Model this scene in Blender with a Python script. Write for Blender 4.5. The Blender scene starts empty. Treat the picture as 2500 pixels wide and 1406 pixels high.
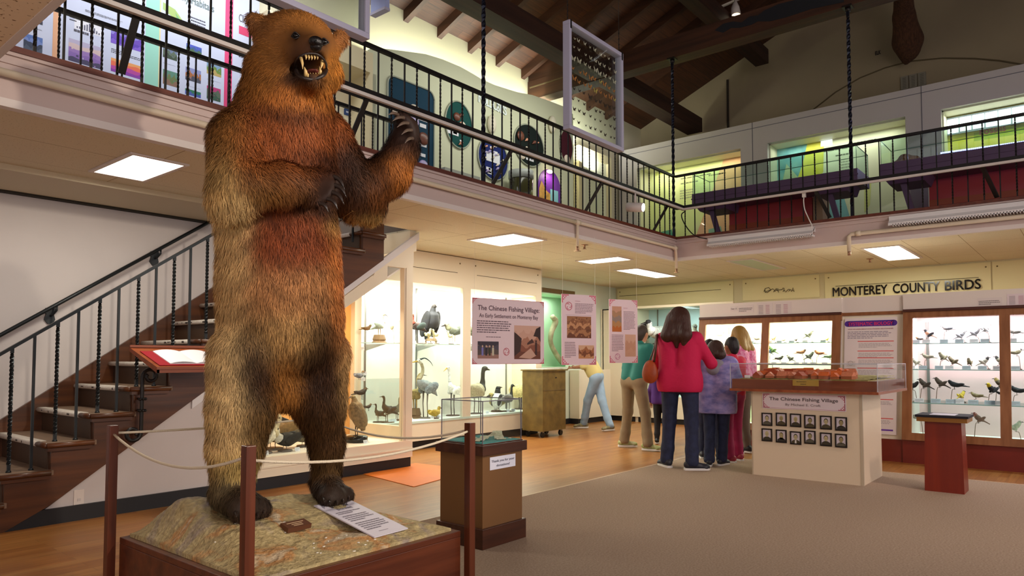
import bpy, bmesh, math, random
import numpy as np
from mathutils import Vector, Matrix
random.seed(7)
rng = np.random.default_rng(7)
SC = bpy.context.scene
COL = SC.collection
pi = math.pi

# ---------------------------------------------------------------- camera
FPX, YAW, PITCH, PPY, CAMH = 1720.0, math.radians(39.672), math.radians(2.62), 796.2, 1.22
_cy, _sy, _cp, _sp = math.cos(YAW), math.sin(YAW), math.cos(PITCH), math.sin(PITCH)
FW = Vector((_cy*_cp, _sy*_cp, _sp)); RT = Vector((_sy, -_cy, 0)); UP = RT.cross(FW)
CAM = Vector((0, 0, CAMH))
cd = bpy.data.cameras.new('camera'); cam = bpy.data.objects.new('camera', cd); COL.objects.link(cam)
cam.location = CAM
cam.rotation_euler = Matrix((RT, UP, -FW)).transposed().to_euler()
cd.sensor_width = 36; cd.sensor_fit = 'HORIZONTAL'; cd.lens = 36*FPX/2500
cd.shift_y = (PPY-703)/2500
cd.clip_start = .05
SC.camera = cam

# ---------------------------------------------------------------- view, world, lights
SC.view_settings.view_transform = 'Standard'
SC.view_settings.look = 'None'
SC.view_settings.gamma = 1
SC.view_settings.use_curve_mapping = False
SC.view_settings.exposure = 0.12
w = bpy.data.worlds.new('world'); SC.world = w; w.use_nodes = True
w.node_tree.nodes['Background'].inputs[0].default_value = (1, .95, .95, 1)
w.node_tree.nodes['Background'].inputs[1].default_value = 1.05

def area(name, loc, target, sx, sy, power, col=(1, 1, 1), spread=None, ax=(1, 0, 0)):
    l = bpy.data.lights.new(name, 'AREA'); l.shape = 'RECTANGLE'; l.size = sx; l.size_y = sy
    l.energy = power; l.color = col
    if spread: l.spread = math.radians(spread)
    o = bpy.data.objects.new(name, l); COL.objects.link(o); o.location = loc
    z = -(Vector(target)-Vector(loc)).normalized(); a = Vector(ax); a = (a-z*a.dot(z)).normalized()
    o.rotation_euler = Matrix((a, z.cross(a), z)).transposed().to_euler()
    return o
def spot(name, loc, target, power, col=(1, 1, 1), size=60, blend=.5, radius=.05):
    l = bpy.data.lights.new(name, 'SPOT'); l.energy = power; l.color = col
    l.spot_size = math.radians(size); l.spot_blend = blend; l.shadow_soft_size = radius
    o = bpy.data.objects.new(name, l); COL.objects.link(o); o.location = loc
    o.rotation_euler = (Vector(target)-Vector(loc)).to_track_quat('-Z', 'Y').to_euler()
    return o
ZC = 2.68          # ceiling under the gallery
XM, YM = 9.66, 4.82  # edges of the gallery
WARM = (1, .80, .56); NEUT = (1, .93, .82); COOL = (.85, .93, 1)
# track spotlight on the gallery opposite, aimed at the bear
spot('track_spot_bear', (3.25, -.8, 3.05), (2.0, 3.3, 1.9), 380, (1, .87, .70), 62, .6, .06)
spot('track_spot_hall', (6.0, -2.5, 5.0), (7.5, 2.2, 0), 420, (1, .80, .70), 75, .8, .25)
# unseen fill lights added behind the camera to brighten hall and ceilings
area('hall_fill', (1.0, -4.5, 3.6), (5.5, 3, 1.2), 4, 2, 150, (1, .86, .80))
area('left_fill', (-2.4, .5, 1.3), (2.3, 5.0, 2.1), 2, 1.5, 44, (1, .88, .84))

# ---------------------------------------------------------------- pixel rays to points on planes of the room
def _ray(x, y): return FW*FPX+RT*(x-1250)-UP*(y-PPY)
def PX(x, y, X): d = _ray(x, y); return CAM+d*(X/d.x)
def PY(x, y, Y): d = _ray(x, y); return CAM+d*(Y/d.y)
def PZ(x, y, z=0.): d = _ray(x, y); return CAM+d*((z-CAMH)/d.z)

# ---------------------------------------------------------------- materials
MATS = {}
def lin(c):
    if isinstance(c, str):
        c = tuple(int(c[i:i+2], 16)/255 for i in (0, 2, 4))
        c = tuple(x/12.92 if x <= .04045 else ((x+.055)/1.055)**2.4 for x in c)
    return (c[0], c[1], c[2], 1)
def mat(name, col=(.8, .8, .8), rough=.6, metal=0, var=0., scale=8, bump=0., bscale=60, emit=None, es=0, trans=0, ior=1.45, alpha=1, spec=.5, coat=0, col2=None, stretch=(1, 1, 1)):
    if name in MATS: return MATS[name]
    m = bpy.data.materials.new(name); m.use_nodes = True; MATS[name] = m
    nt = m.node_tree; b = nt.nodes['Principled BSDF']
    c = lin(col)
    b.inputs['Base Color'].default_value = c
    b.inputs['Roughness'].default_value = rough; b.inputs['Metallic'].default_value = metal
    b.inputs['IOR'].default_value = ior; b.inputs['Specular IOR Level'].default_value = spec
    if coat: b.inputs['Coat Weight'].default_value = coat
    if trans: b.inputs['Transmission Weight'].default_value = trans
    if alpha < 1: b.inputs['Alpha'].default_value = alpha
    if emit is not None:
        b.inputs['Emission Color'].default_value = lin(emit); b.inputs['Emission Strength'].default_value = es
    if var or bump or col2:
        tc = nt.nodes.new('ShaderNodeTexCoord'); mp = nt.nodes.new('ShaderNodeMapping')
        mp.inputs['Scale'].default_value = stretch
        nt.links.new(tc.outputs['Object'], mp.inputs[0])
    if var or col2:
        n = nt.nodes.new('ShaderNodeTexNoise'); n.inputs['Scale'].default_value = scale; n.inputs['Detail'].default_value = 5
        nt.links.new(mp.outputs[0], n.inputs['Vector'])
        r = nt.nodes.new('ShaderNodeValToRGB'); r.color_ramp.elements[0].position = .32; r.color_ramp.elements[1].position = .68
        d = lin(col2) if col2 else tuple(min(1, x*(1+var)) for x in c[:3])+(1,)
        r.color_ramp.elements[0].color = tuple(x*(1-var) for x in c[:3])+(1,)
        r.color_ramp.elements[1].color = d
        nt.links.new(n.outputs['Fac'], r.inputs[0]); nt.links.new(r.outputs[0], b.inputs['Base Color'])
    if bump:
        n2 = nt.nodes.new('ShaderNodeTexNoise'); n2.inputs['Scale'].default_value = bscale; n2.inputs['Detail'].default_value = 4
        nt.links.new(mp.outputs[0], n2.inputs['Vector'])
        bp = nt.nodes.new('ShaderNodeBump'); bp.inputs['Strength'].default_value = bump; bp.inputs['Distance'].default_value = .01
        nt.links.new(n2.outputs['Fac'], bp.inputs['Height']); nt.links.new(bp.outputs[0], b.inputs['Normal'])
    return m
def wood(name, c1, c2, axis=0, rough=.45, grain=30, coat=0):
    s = [grain]*3; s[axis] = grain*.06
    return mat(name, c1, rough, var=.0, col2=c2, scale=1, stretch=tuple(s), bump=.08, bscale=1.5, coat=coat)
def glass(name='case glass', tint=(.95, 1, .98), ref=.12):
    """clear thin pane: mostly transparent, mirror share by angle"""
    if name in MATS: return MATS[name]
    m = bpy.data.materials.new(name); m.use_nodes = True; MATS[name] = m
    nt = m.node_tree; nt.nodes.remove(nt.nodes['Principled BSDF'])
    out = nt.nodes['Material Output']
    tr = nt.nodes.new('ShaderNodeBsdfTransparent'); tr.inputs[0].default_value = (*[q**.6 for q in tint], 1)
    gl = nt.nodes.new('ShaderNodeBsdfGlossy'); gl.inputs['Roughness'].default_value = .02
    fr = nt.nodes.new('ShaderNodeFresnel'); fr.inputs[0].default_value = 1.3
    mth = nt.nodes.new('ShaderNodeMath'); mth.operation = 'MINIMUM'; mth.inputs[1].default_value = ref
    mx = nt.nodes.new('ShaderNodeMixShader')
    nt.links.new(fr.outputs[0], mth.inputs[0]); nt.links.new(mth.outputs[0], mx.inputs[0])
    nt.links.new(tr.outputs[0], mx.inputs[1]); nt.links.new(gl.outputs[0], mx.inputs[2]); nt.links.new(mx.outputs[0], out.inputs[0])
    return m

# ---------------------------------------------------------------- mesh builder
_TC = {}
def text_geo(s):
    if s in _TC: return _TC[s]
    cu = bpy.data.curves.new('t', 'FONT'); cu.body = s; cu.size = 1; cu.resolution_u = 3
    o = bpy.data.objects.new('t', cu); COL.objects.link(o)
    me = o.evaluated_get(bpy.context.evaluated_depsgraph_get()).to_mesh()
    v = [tuple(x.co) for x in me.vertices]; f = [tuple(p.vertices) for p in me.polygons]
    o.evaluated_get(bpy.context.evaluated_depsgraph_get()).to_mesh_clear()
    bpy.data.objects.remove(o); bpy.data.curves.remove(cu)
    xs = [a[0] for a in v] or [0, 1]
    _TC[s] = (v, f, min(xs), max(xs)); return _TC[s]
V = Vector
def wloc(o):
    p = V((0, 0, 0))
    while o: p += o.location; o = o.parent
    return p
class MB:
    def __init__(s): s.v = []; s.f = []; s.mi = []; s.ms = []; s.sm = []
    def m(s, mt):
        if mt not in s.ms: s.ms.append(mt)
        return s.ms.index(mt)
    def add(s, vs, fs, mt, smooth=False):
        b = len(s.v); s.v += [tuple(x) for x in vs]; k = s.m(mt)
        for f in fs: s.f.append(tuple(b+i for i in f)); s.mi.append(k); s.sm.append(smooth)
        return s
    def box(s, lo, hi, mt):
        x0, y0, z0 = (min(lo[i], hi[i]) for i in range(3)); x1, y1, z1 = (max(lo[i], hi[i]) for i in range(3))
        return s.add([(x0, y0, z0), (x1, y0, z0), (x1, y1, z0), (x0, y1, z0), (x0, y0, z1), (x1, y0, z1), (x1, y1, z1), (x0, y1, z1)],
                     [(0, 3, 2, 1), (4, 5, 6, 7), (0, 1, 5, 4), (1, 2, 6, 5), (2, 3, 7, 6), (3, 0, 4, 7)], mt)
    def obox(s, o, u, v, n, a, b, c, mt):
        """box from corner o along unit axes u,v,n with lengths a,b,c"""
        o, u, v, n = V(o), V(u)*a, V(v)*b, V(n)*c
        P = [o, o+u, o+u+v, o+v, o+n, o+u+n, o+u+v+n, o+v+n]
        return s.add(P, [(0, 3, 2, 1), (4, 5, 6, 7), (0, 1, 5, 4), (1, 2, 6, 5), (2, 3, 7, 6), (3, 0, 4, 7)], mt)
    def beam(s, p0, p1, w, h, mt, up=(0, 0, 1)):
        p0, p1 = V(p0), V(p1); d = (p1-p0); L = d.length; d.normalize(); up = V(up)
        if abs(d.dot(up)) > .99: up = V((1, 0, 0))
        r = d.cross(up).normalized(); q = r.cross(d)
        return s.obox(p0-r*w/2-q*h/2, d, r, q, L, w, h, mt)
    def tube(s, pts, r, mt, seg=8, smooth=True, caps=True, flat=None):
        pts = [V(p) for p in pts]; n = len(pts); R = r if isinstance(r, (list, tuple)) else [r]*n
        t0 = (pts[1]-pts[0]).normalized(); a = V((0, 0, 1)) if abs(t0.z) < .9 else V((0, 1, 0))
        nx = t0.cross(a).normalized(); vs = []
        for i in range(n):
            t = (pts[min(i+1, n-1)]-pts[max(i-1, 0)])
            if t.length < 1e-9: t = t0
            t.normalize(); nx = (nx-t*nx.dot(t)).normalized(); ny = t.cross(nx)
            for k in range(seg):
                an = 2*pi*k/seg
                fx, fy = flat if flat else (1, 1)
                vs.append(pts[i]+(nx*math.cos(an)*fx+ny*math.sin(an)*fy)*R[i])
        fs = [(i*seg+k, i*seg+(k+1) % seg, (i+1)*seg+(k+1) % seg, (i+1)*seg+k) for i in range(n-1) for k in range(seg)]
        if caps: fs += [tuple(range(seg))[::-1], tuple((n-1)*seg+k for k in range(seg))]
        return s.add(vs, fs, mt, smooth)
    def twist(s, p0, p1, r, mt, turns=6, sq=True):
        """square bar twisted about its axis"""
        p0, p1 = V(p0), V(p1); d = (p1-p0).normalized(); a = V((1, 0, 0)) if abs(d.x) < .9 else V((0, 1, 0))
        x = d.cross(a).normalized(); y = d.cross(x); n = int(turns*5); vs = []
        for i in range(n+1):
            t = i/n; c = p0.lerp(p1, t); q = 0 if t < .06 or t > .94 else (t-.06)/.88*turns*pi/2*2
            for k in range(4):
                an = q+k*pi/2+pi/4; vs.append(c+(x*math.cos(an)+y*math.sin(an))*r)
        fs = [(i*4+k, i*4+(k+1) % 4, i*4+4+(k+1) % 4, i*4+4+k) for i in range(n) for k in range(4)]
        return s.add(vs, fs, mt)
    def lathe(s, prof, c, mt, seg=20, smooth=True):
        c = V(c); n = len(prof)
        vs = [c+V((r*math.cos(2*pi*k/seg), r*math.sin(2*pi*k/seg), z)) for r, z in prof for k in range(seg)]
        fs = [(i*seg+k, i*seg+(k+1) % seg, (i+1)*seg+(k+1) % seg, (i+1)*seg+k) for i in range(n-1) for k in range(seg)]
        fs += [tuple(range(seg))[::-1], tuple((n-1)*seg+k for k in range(seg))]
        return s.add(vs, fs, mt, smooth)
    def ell(s, c, rad, mt, rot=None, seg=14, rings=9):
        c = V(c); vs = []
        for i in range(rings+1):
            th = pi*i/rings
            for k in range(seg):
                p = V((rad[0]*math.sin(th)*math.cos(2*pi*k/seg), rad[1]*math.sin(th)*math.sin(2*pi*k/seg), rad[2]*math.cos(th)))
                vs.append(c+(rot @ p if rot else p))
        fs = [(i*seg+k, (i+1)*seg+k, (i+1)*seg+(k+1) % seg, i*seg+(k+1) % seg) for i in range(rings) for k in range(seg)]
        return s.add(vs, fs, mt, True)
    def poly(s, pts, mt, thick=None):
        """flat polygon, or a slab when thick (vector) is given"""
        pts = [V(p) for p in pts]; n = len(pts)
        if thick is None: return s.add(pts, [tuple(range(n))], mt)
        t = V(thick)
        return s.add(pts+[p+t for p in pts], [tuple(range(n))[::-1], tuple(range(n, 2*n))]+[(i, (i+1) % n, n+(i+1) % n, n+i) for i in range(n)], mt)
    def text(s, st, o, u, v, size, mt, width=None, align='L', lift=None, bold=.012):
        vs, fs, x0, x1 = text_geo(st); o, u, v = V(o), V(u), V(v)
        sx = size if width is None else width/max(1e-6, x1-x0)
        off = {'L': x0, 'C': (x0+x1)/2, 'R': x1}[align]
        if lift is None: lift = u.cross(v).normalized()*.0012
        nn_ = lift.normalized()*.00015
        for i, (a, b) in enumerate(((0, 0),) if not bold else ((0, 0), (bold, 0), (-bold, 0), (0, bold), (0, -bold))):
            s.add([o+u*((x-off)*sx+a*size)+v*((y+b)*size)+lift+nn_*i for x, y, z in vs], fs, mt)
        return s
    def build(s, name, parent=None, label=None, cat=None, group=None, kind=None, bevel=0, base=None):
        a = np.array(s.v, float)
        if parent is not None: o0 = np.array(wloc(parent))
        elif base is not None: o0 = np.array(V(base))
        else: lo, hi = a.min(0), a.max(0); o0 = np.array([(lo[0]+hi[0])/2, (lo[1]+hi[1])/2, lo[2]])
        me = bpy.data.meshes.new(name); me.from_pydata((a-o0).tolist(), [], s.f)
        for mt in s.ms: me.materials.append(mt)
        me.polygons.foreach_set('material_index', s.mi); me.polygons.foreach_set('use_smooth', s.sm)
        bm = bmesh.new(); bm.from_mesh(me); bmesh.ops.recalc_face_normals(bm, faces=bm.faces); bm.to_mesh(me); bm.free()
        me.update()
        o = bpy.data.objects.new(name, me); COL.objects.link(o)
        if parent is not None: o.parent = parent
        else: o.location = o0
        if bevel:
            bv = o.modifiers.new('bevel', 'BEVEL'); bv.width = bevel; bv.segments = 2; bv.limit_method = 'ANGLE'
        return tag(o, label, cat, group, kind)
def tag(o, label=None, cat=None, group=None, kind=None):
    if label: o['label'] = label
    if cat: o['category'] = cat
    if group: o['group'] = group
    if kind: o['kind'] = kind
    return o
def thing(name, loc, label, cat, group=None, kind=None):
    o = bpy.data.objects.new(name, None); COL.objects.link(o); o.location = V(loc); o.empty_display_size = .1
    return tag(o, label, cat, group, kind)
def S(mb, name): return mb.build(name, kind='structure')
def copy_tree(o, parent=None):
    c = o.copy(); COL.objects.link(c)
    if parent: c.parent = parent
    for ch in list(o.children): copy_tree(ch, c)
    return c
def curve_pts(P, n=6):
    """Catmull-Rom through points"""
    P = [V(p) for p in P]; Q = [P[0]*2-P[1]]+P+[P[-1]*2-P[-2]]; out = []
    for i in range(1, len(Q)-2):
        for k in range(n):
            t = k/n; a, b, c, d = Q[i-1], Q[i], Q[i+1], Q[i+2]
            out.append(.5*((2*b)+(c-a)*t+(2*a-5*b+4*c-d)*t*t+(3*b-a-3*c+d)*t**3))
    return out+[P[-1]]
def lerp_r(R, n=6):
    out = []
    for a, b in zip(R[:-1], R[1:]): out += [a+(b-a)*(3*(k/n)**2-2*(k/n)**3) for k in range(n)]
    return out+[R[-1]]

# ---------------------------------------------------------------- smooth-union solids (surface nets)
def sdf_prims(pts, prims, k):
    """prims: ('e',centre,radii,rot3x3 or None) or ('c',p0,p1,r0,r1); smooth minimum"""
    acc = None
    for p in prims:
        if p[0] == 'e':
            q = pts-np.array(p[1])
            if len(p) > 3 and p[3] is not None: q = q @ np.array(p[3])
            r = np.array(p[2]); k0 = np.linalg.norm(q/r, axis=-1); k1 = np.linalg.norm(q/(r*r), axis=-1)
            d = k0*(k0-1)/np.maximum(k1, 1e-9)
        else:
            a = np.array(p[1]); b = np.array(p[2]); ab = b-a
            t = np.clip(((pts-a) @ ab)/max(1e-12, ab @ ab), 0, 1)
            d = np.linalg.norm(pts-a-t[..., None]*ab, axis=-1)-(p[3]+(p[4]-p[3])*t)
        if acc is None: acc = d
        else:
            h = np.clip(.5+.5*(acc-d)/k, 0, 1); acc = acc*(1-h)+d*h-k*h*(1-h)
    return acc
def nets(prims, res, k=.03, cut=None, carve=None):
    lo = np.full(3, 1e9); hi = -lo
    for p in prims:
        if p[0] == 'e': r = max(p[2]); c = [np.array(p[1])]
        else: r = max(p[3], p[4]); c = [np.array(p[1]), np.array(p[2])]
        for q in c: lo = np.minimum(lo, q-r); hi = np.maximum(hi, q+r)
    lo -= res*3; hi += res*3
    N = np.ceil((hi-lo)/res).astype(int)+1
    ax = [lo[i]+np.arange(N[i])*res for i in range(3)]
    G = np.stack(np.meshgrid(*ax, indexing='ij'), -1)
    F = sdf_prims(G, prims, k)
    if carve: F = np.maximum(F, -sdf_prims(G, carve, .01))
    if cut is not None: F = np.maximum(F, cut(G))
    ins = F < 0
    cx, cy, cz = N-1
    acc = np.zeros((cx, cy, cz, 3)); cnt = np.zeros((cx, cy, cz))
    corners = [(i, j, l) for i in (0, 1) for j in (0, 1) for l in (0, 1)]
    for a in corners:
        for d in range(3):
            if a[d]: continue
            b = list(a); b[d] = 1
            fa = F[a[0]:a[0]+cx, a[1]:a[1]+cy, a[2]:a[2]+cz]; fb = F[b[0]:b[0]+cx, b[1]:b[1]+cy, b[2]:b[2]+cz]
            m = (fa < 0) != (fb < 0); t = np.where(m, fa/np.where(m, fa-fb, 1), 0)
            for e in range(3): acc[..., e] += np.where(m, a[e]+(t if e == d else 0), 0)
            cnt += m
    act = cnt > 0; idx = -np.ones(act.shape, int); idx[act] = np.arange(act.sum())
    I = np.argwhere(act); vs = lo+(I+acc[act]/cnt[act][:, None])*res
    fs = []
    for d in range(3):
        sl0 = [slice(1, N[e]-1) for e in range(3)]; sl0[d] = slice(0, N[d]-1); sl1 = list(sl0); sl1[d] = slice(1, N[d])
        A = ins[tuple(sl0)]; B = ins[tuple(sl1)]; m = A != B
        J = np.argwhere(m); off = np.array([1, 1, 1]); off[d] = 0; J = J+off; fl = A[m]
        e1, e2 = [(1, 2), (2, 0), (0, 1)][d]
        def g(a, b):
            K = J.copy(); K[:, e1] -= a; K[:, e2] -= b; return idx[K[:, 0], K[:, 1], K[:, 2]]
        q = np.stack([g(1, 1), g(0, 1), g(0, 0), g(1, 0)], 1); q[~fl] = q[~fl][:, ::-1]; fs.append(q)
    return vs, np.concatenate(fs)
def net_obj(name, vs, fs, mt, parent=None, base=None, extra=None, **kw):
    mb = MB(); mb.add(vs.tolist(), [tuple(int(i) for i in f) for f in fs], mt, True)
    if extra: extra(mb)
    return mb.build(name, parent, base=base, **kw)
# ================================================================ surfaces
def planks(name, c1, c2, length, width, rough=.35, rot=0, mortar='3a2010', msize=.0015, noise=.35, offs=.5, coat=0):
    m = mat(name, c1, rough, coat=coat); nt = m.node_tree; b = nt.nodes['Principled BSDF']
    tc = nt.nodes.new('ShaderNodeTexCoord'); mp = nt.nodes.new('ShaderNodeMapping'); mp.inputs['Rotation'].default_value = (0, 0, rot)
    nt.links.new(tc.outputs['Object'], mp.inputs[0])
    br = nt.nodes.new('ShaderNodeTexBrick'); nt.links.new(mp.outputs[0], br.inputs['Vector'])
    br.inputs['Scale'].default_value = 1; br.inputs['Brick Width'].default_value = length; br.inputs['Row Height'].default_value = width
    br.inputs['Mortar Size'].default_value = msize; br.offset = offs
    br.inputs['Color1'].default_value = lin(c1); br.inputs['Color2'].default_value = lin(c2); br.inputs['Mortar'].default_value = lin(mortar)
    n = nt.nodes.new('ShaderNodeTexNoise'); n.inputs['Scale'].default_value = 1.0; n.inputs['Detail'].default_value = 6
    mp2 = nt.nodes.new('ShaderNodeMapping'); mp2.inputs['Scale'].default_value = (2.5, 40, 40); nt.links.new(mp.outputs[0], mp2.inputs[0]); nt.links.new(mp2.outputs[0], n.inputs['Vector'])
    mr = nt.nodes.new('ShaderNodeMapRange'); mr.inputs[1].default_value = .3; mr.inputs[2].default_value = .7; mr.inputs[3].default_value = 1-noise; mr.inputs[4].default_value = 1+noise
    nt.links.new(n.outputs['Fac'], mr.inputs[0])
    mx = nt.nodes.new('ShaderNodeVectorMath'); mx.operation = 'SCALE'
    nt.links.new(br.outputs['Color'], mx.inputs[0]); nt.links.new(mr.outputs[0], mx.inputs['Scale']); nt.links.new(mx.outputs[0], b.inputs['Base Color'])
    return m
def speckled(name, c, dark, seam, sx=1.2, sy=.6, scale=90, thr=.36):
    m = mat(name, c, .85); nt = m.node_tree; b = nt.nodes['Principled BSDF']
    tc = nt.nodes.new('ShaderNodeTexCoord')
    br = nt.nodes.new('ShaderNodeTexBrick'); nt.links.new(tc.outputs['Object'], br.inputs['Vector']); br.offset = 0
    br.inputs['Scale'].default_value = 1; br.inputs['Brick Width'].default_value = sx; br.inputs['Row Height'].default_value = sy; br.inputs['Mortar Size'].default_value = .004
    br.inputs['Color1'].default_value = lin(c); br.inputs['Color2'].default_value = lin(c); br.inputs['Mortar'].default_value = lin(seam)
    n = nt.nodes.new('ShaderNodeTexNoise'); n.inputs['Scale'].default_value = scale; n.inputs['Detail'].default_value = 3
    nt.links.new(tc.outputs['Object'], n.inputs['Vector'])
    r = nt.nodes.new('ShaderNodeValToRGB'); r.color_ramp.elements[0].position = thr-.03; r.color_ramp.elements[1].position = thr
    r.color_ramp.elements[0].color = (1, 1, 1, 1); r.color_ramp.elements[1].color = (0, 0, 0, 1)
    mx = nt.nodes.new('ShaderNodeMix'); mx.data_type = 'RGBA'
    nt.links.new(n.outputs['Fac'], r.inputs[0]); nt.links.new(r.outputs[0], mx.inputs['Factor']); nt.links.new(br.outputs['Color'], mx.inputs['A']); mx.inputs['B'].default_value = lin(dark)
    nt.links.new(mx.outputs['Result'], b.inputs['Base Color']); return m
FLOORM = planks('oak strip floor', '8f5826', 'a06c36', 1.6, .083, .32, 0, '6b3f1c', .0012, .22)
CARPET = mat('beige carpet', '957f6b', .97, col2='af9a85', scale=85, bump=.35, bscale=300, spec=.1)
TILE = speckled('acoustic ceiling', 'd8ccb0', 'a89472', 'a08a68')
NEART = speckled('textured ceiling near', 'e6d0b0', '7d5a30', 'b89c7c', 9, 9, 40, .38)
CREAM = mat('cream paint', 'e0d8c8', .6)
STAIRWALL = mat('off white wall', 'c6bdba', .65, var=.02, scale=3)
FASC = mat('pinkish white fascia', 'c3aea8', .55)
TRIMW = mat('white trim', 'd8cdc8', .5)
BLUEW = mat('pale blue green wall', 'd8e0cf', .7)
HEADM = mat('cream header board', 'dfd6a6', .55)
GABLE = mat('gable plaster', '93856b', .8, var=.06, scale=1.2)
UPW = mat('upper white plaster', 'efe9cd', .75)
PANELW = mat('grey white panel', 'bfb9b6', .6)
BLACK = mat('black rubber base', '1b1b1f', .45)
DKW = wood('dark beam wood', '26130b', '3b2114', 0, .6, 14)
DKWY = wood('dark beam wood y', '301809', '482815', 1, .6, 14)
DECK = planks('roof deck boards', '3d200f', '4c2a15', 3, .14, .6, 0, '2b140a', .004, .3)
REDW = wood('reddish edge wood', '4e2114', '6b3220', 0, .4, 20)
MAHO = wood('mahogany', '471f12', '66321c', 2, .32, 18)
MAHOX = wood('mahogany x', '471f12', '66321c', 0, .32, 18)
IRON = mat('black iron', '201c1b', .38, metal=.4)
WHITEM = mat('white enamel', 'dad6d6', .35)
LAMP = mat('lamp diffuser', 'ffffff', .5, emit='fff8e8', es=7)

# ================================================================ floor, walls, ceilings
S(MB().box((-4, -6, -.1), (13.7, 7.8, 0), FLOORM), 'floor')
# carpet: edge runs beside the donation box and along the bird cases
cx0 = 8.36
S(MB().box((-.5, -6, 0), (cx0, 3.9, .012), CARPET), 'floor')
S(MB().box((cx0, -6, 0), (cx0+.02, 3.9, .014), mat('carpet edge strip', 'c2a585', .5)), 'trim_1')
S(MB().box((-.5, 3.9, 0), (cx0+.02, 3.925, .014), mat('carpet edge strip')), 'trim_2')
# left wall, ground floor: behind the stairs, behind the cases and the pale wall at the end
S(MB().box((-4, 7.1, 0), (5.6, 7.75, 2.66), STAIRWALL), 'wall_left')
# pale end wall with the lit recess
RX0, RX1, RZ0, RZ1 = 10.02, 11.0, 1.06, 2.41
mb = MB()
mb.box((5.6, 7.65, 0), (RX0, 7.8, ZC), BLUEW).box((RX1, 7.65, 0), (12.7, 7.8, ZC), BLUEW).box((RX0, 7.65, 0), (RX1, 7.8, RZ0), BLUEW).box((RX0, 7.65, RZ1), (RX1, 7.8, ZC), BLUEW)
S(mb, 'wall_left')
GREENR = mat('pale green recess', 'b5d6b4', .7)
mb = MB(); mb.box((RX0, 8.2, RZ0-.05), (RX1+1.0, 8.25, RZ1+.05), GREENR).box((RX0, 7.8, RZ0-.05), (RX1+1.0, 8.2, RZ0), GREENR).box((RX0, 7.8, RZ1), (RX1+1.0, 8.2, RZ1+.05), GREENR)
mb.box((RX1+1.0, 7.8, RZ0), (RX1+1.05, 8.2, RZ1), GREENR).box((RX0-.05, 7.8, RZ0), (RX0, 8.2, RZ1), GREENR)
S(mb, 'wall_alcove')
OLIVE = mat('olive brown trim', '6e5733', .5)
S(MB().box((RX0-.08, 7.6, RZ1), (RX1+.04, 7.66, RZ1+.08), OLIVE), 'trim_3')
S(MB().box((9.5, 7.62, 0), (12.6, 7.65, .1), BLACK), 'baseboard_left')
area('alcove_lamp', (10.6, 7.95, 2.36), (10.6, 8.1, 1), .8, .2, 9, (.85, 1, .85))
# header wall at the back with cream boards
mb = MB().box((12.6, -6, 0), (12.75, 7.65, ZC), mat('back wall paint', 'd0c7a2', .7))
S(mb, 'wall_back')
def hdr_board(y0, y1, z0=2.2, z1=2.655, off=.02):
    mb = MB().box((12.6-off, y0, z0), (12.6, y1, z1), HEADM)
    for yy in (y0+.06, y1-.06): mb.tube([(12.6-off-.004, yy, z1-.07), (12.6-off, yy, z1-.07)], .012, mat('screw head', '7a6a4a', .4, .5))
    return mb
ypx = lambda x: PX(x, 700, 12.58).y
S(hdr_board(ypx(1790), 7.6), 'trim_4'); S(hdr_board(ypx(2000), ypx(1813), 2.27), 'trim_5')
S(hdr_board(ypx(2420), ypx(2014)), 'trim_6'); S(hdr_board(-3, ypx(2424), off=.012), 'trim_7')
mb = MB(); DL = mat('groove line', '5a4c34', .8)
for xa, xb, z in ((1512, 1760, 2.5), (2040, 2390, 2.43)): mb.box((12.573, ypx(xb), z), (12.58, ypx(xa), z+.008), DL)
S(mb, 'trim_8')
# gallery slab (acoustic ceiling underneath, floor on top), open over the stairs
def slab(x0, y0, x1, y1, n='ceiling'):
    S(MB().box((x0, y0, ZC), (x1, y1, ZC+.04), TILE), n)
    S(MB().box((x0, y0, ZC+.04), (x1, y1, 3.0), mat('gallery floor', '77695e', .7)), 'floor')
slab(1.0, YM+.03, 3.6, 6.05); slab(3.6, YM+.03, 5.5, 5.98); slab(5.5, YM+.03, 13.7, 7.8)
slab(XM+.03, -6, 13.7, YM+.03)
slab(1.0, 6.05, 3.6, 7.75)
S(MB().box((1.0, 6.26, ZC-.045), (3.6, 7.1, ZC), mat('greenish beige soffit', 'c6b89c', .6)).box((1.0, 7.02, ZC-.06), (3.6, 7.1, ZC-.045), mat('shadow gap', '2a251c', .8)), 'trim_9')
# near slab at the top left of the view
S(MB().box((-3, 1.2, ZC), (1.0, 4.3, ZC+.3), NEART).box((.965, 1.2, ZC-.004), (1.0, 4.3, ZC+.3), TRIMW), 'ceiling')
# ================================================================ fascias of the gallery
FZ = 3.0
def fascia(y_or_x, a, b, left):
    def bx(lo, hi, m, mb):
        if left: mb.box((a, y_or_x+lo[0], lo[1]), (b, y_or_x+hi[0], hi[1]), m)
        else: mb.box((y_or_x+lo[0], a, lo[1]), (y_or_x+hi[0], b, hi[1]), m)
    mb = MB(); bx((0, ZC+.045), (.06, FZ-.02), FASC, mb)
    bx((-.012, FZ-.07), (0, FZ-.045), FASC, mb); bx((-.02, FZ-.02), (.06, FZ), FASC, mb); S(mb, 'trim_10')
    mb = MB(); bx((-.006, ZC-.004), (.06, ZC+.045), TRIMW, mb); S(mb, 'trim_11')
    mb = MB(); bx((-.035, FZ), (.12, FZ+.035), REDW, mb); S(mb, 'trim_12')
fascia(YM, 1.0, XM+.06, True); fascia(XM, -6, YM, False)
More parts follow.
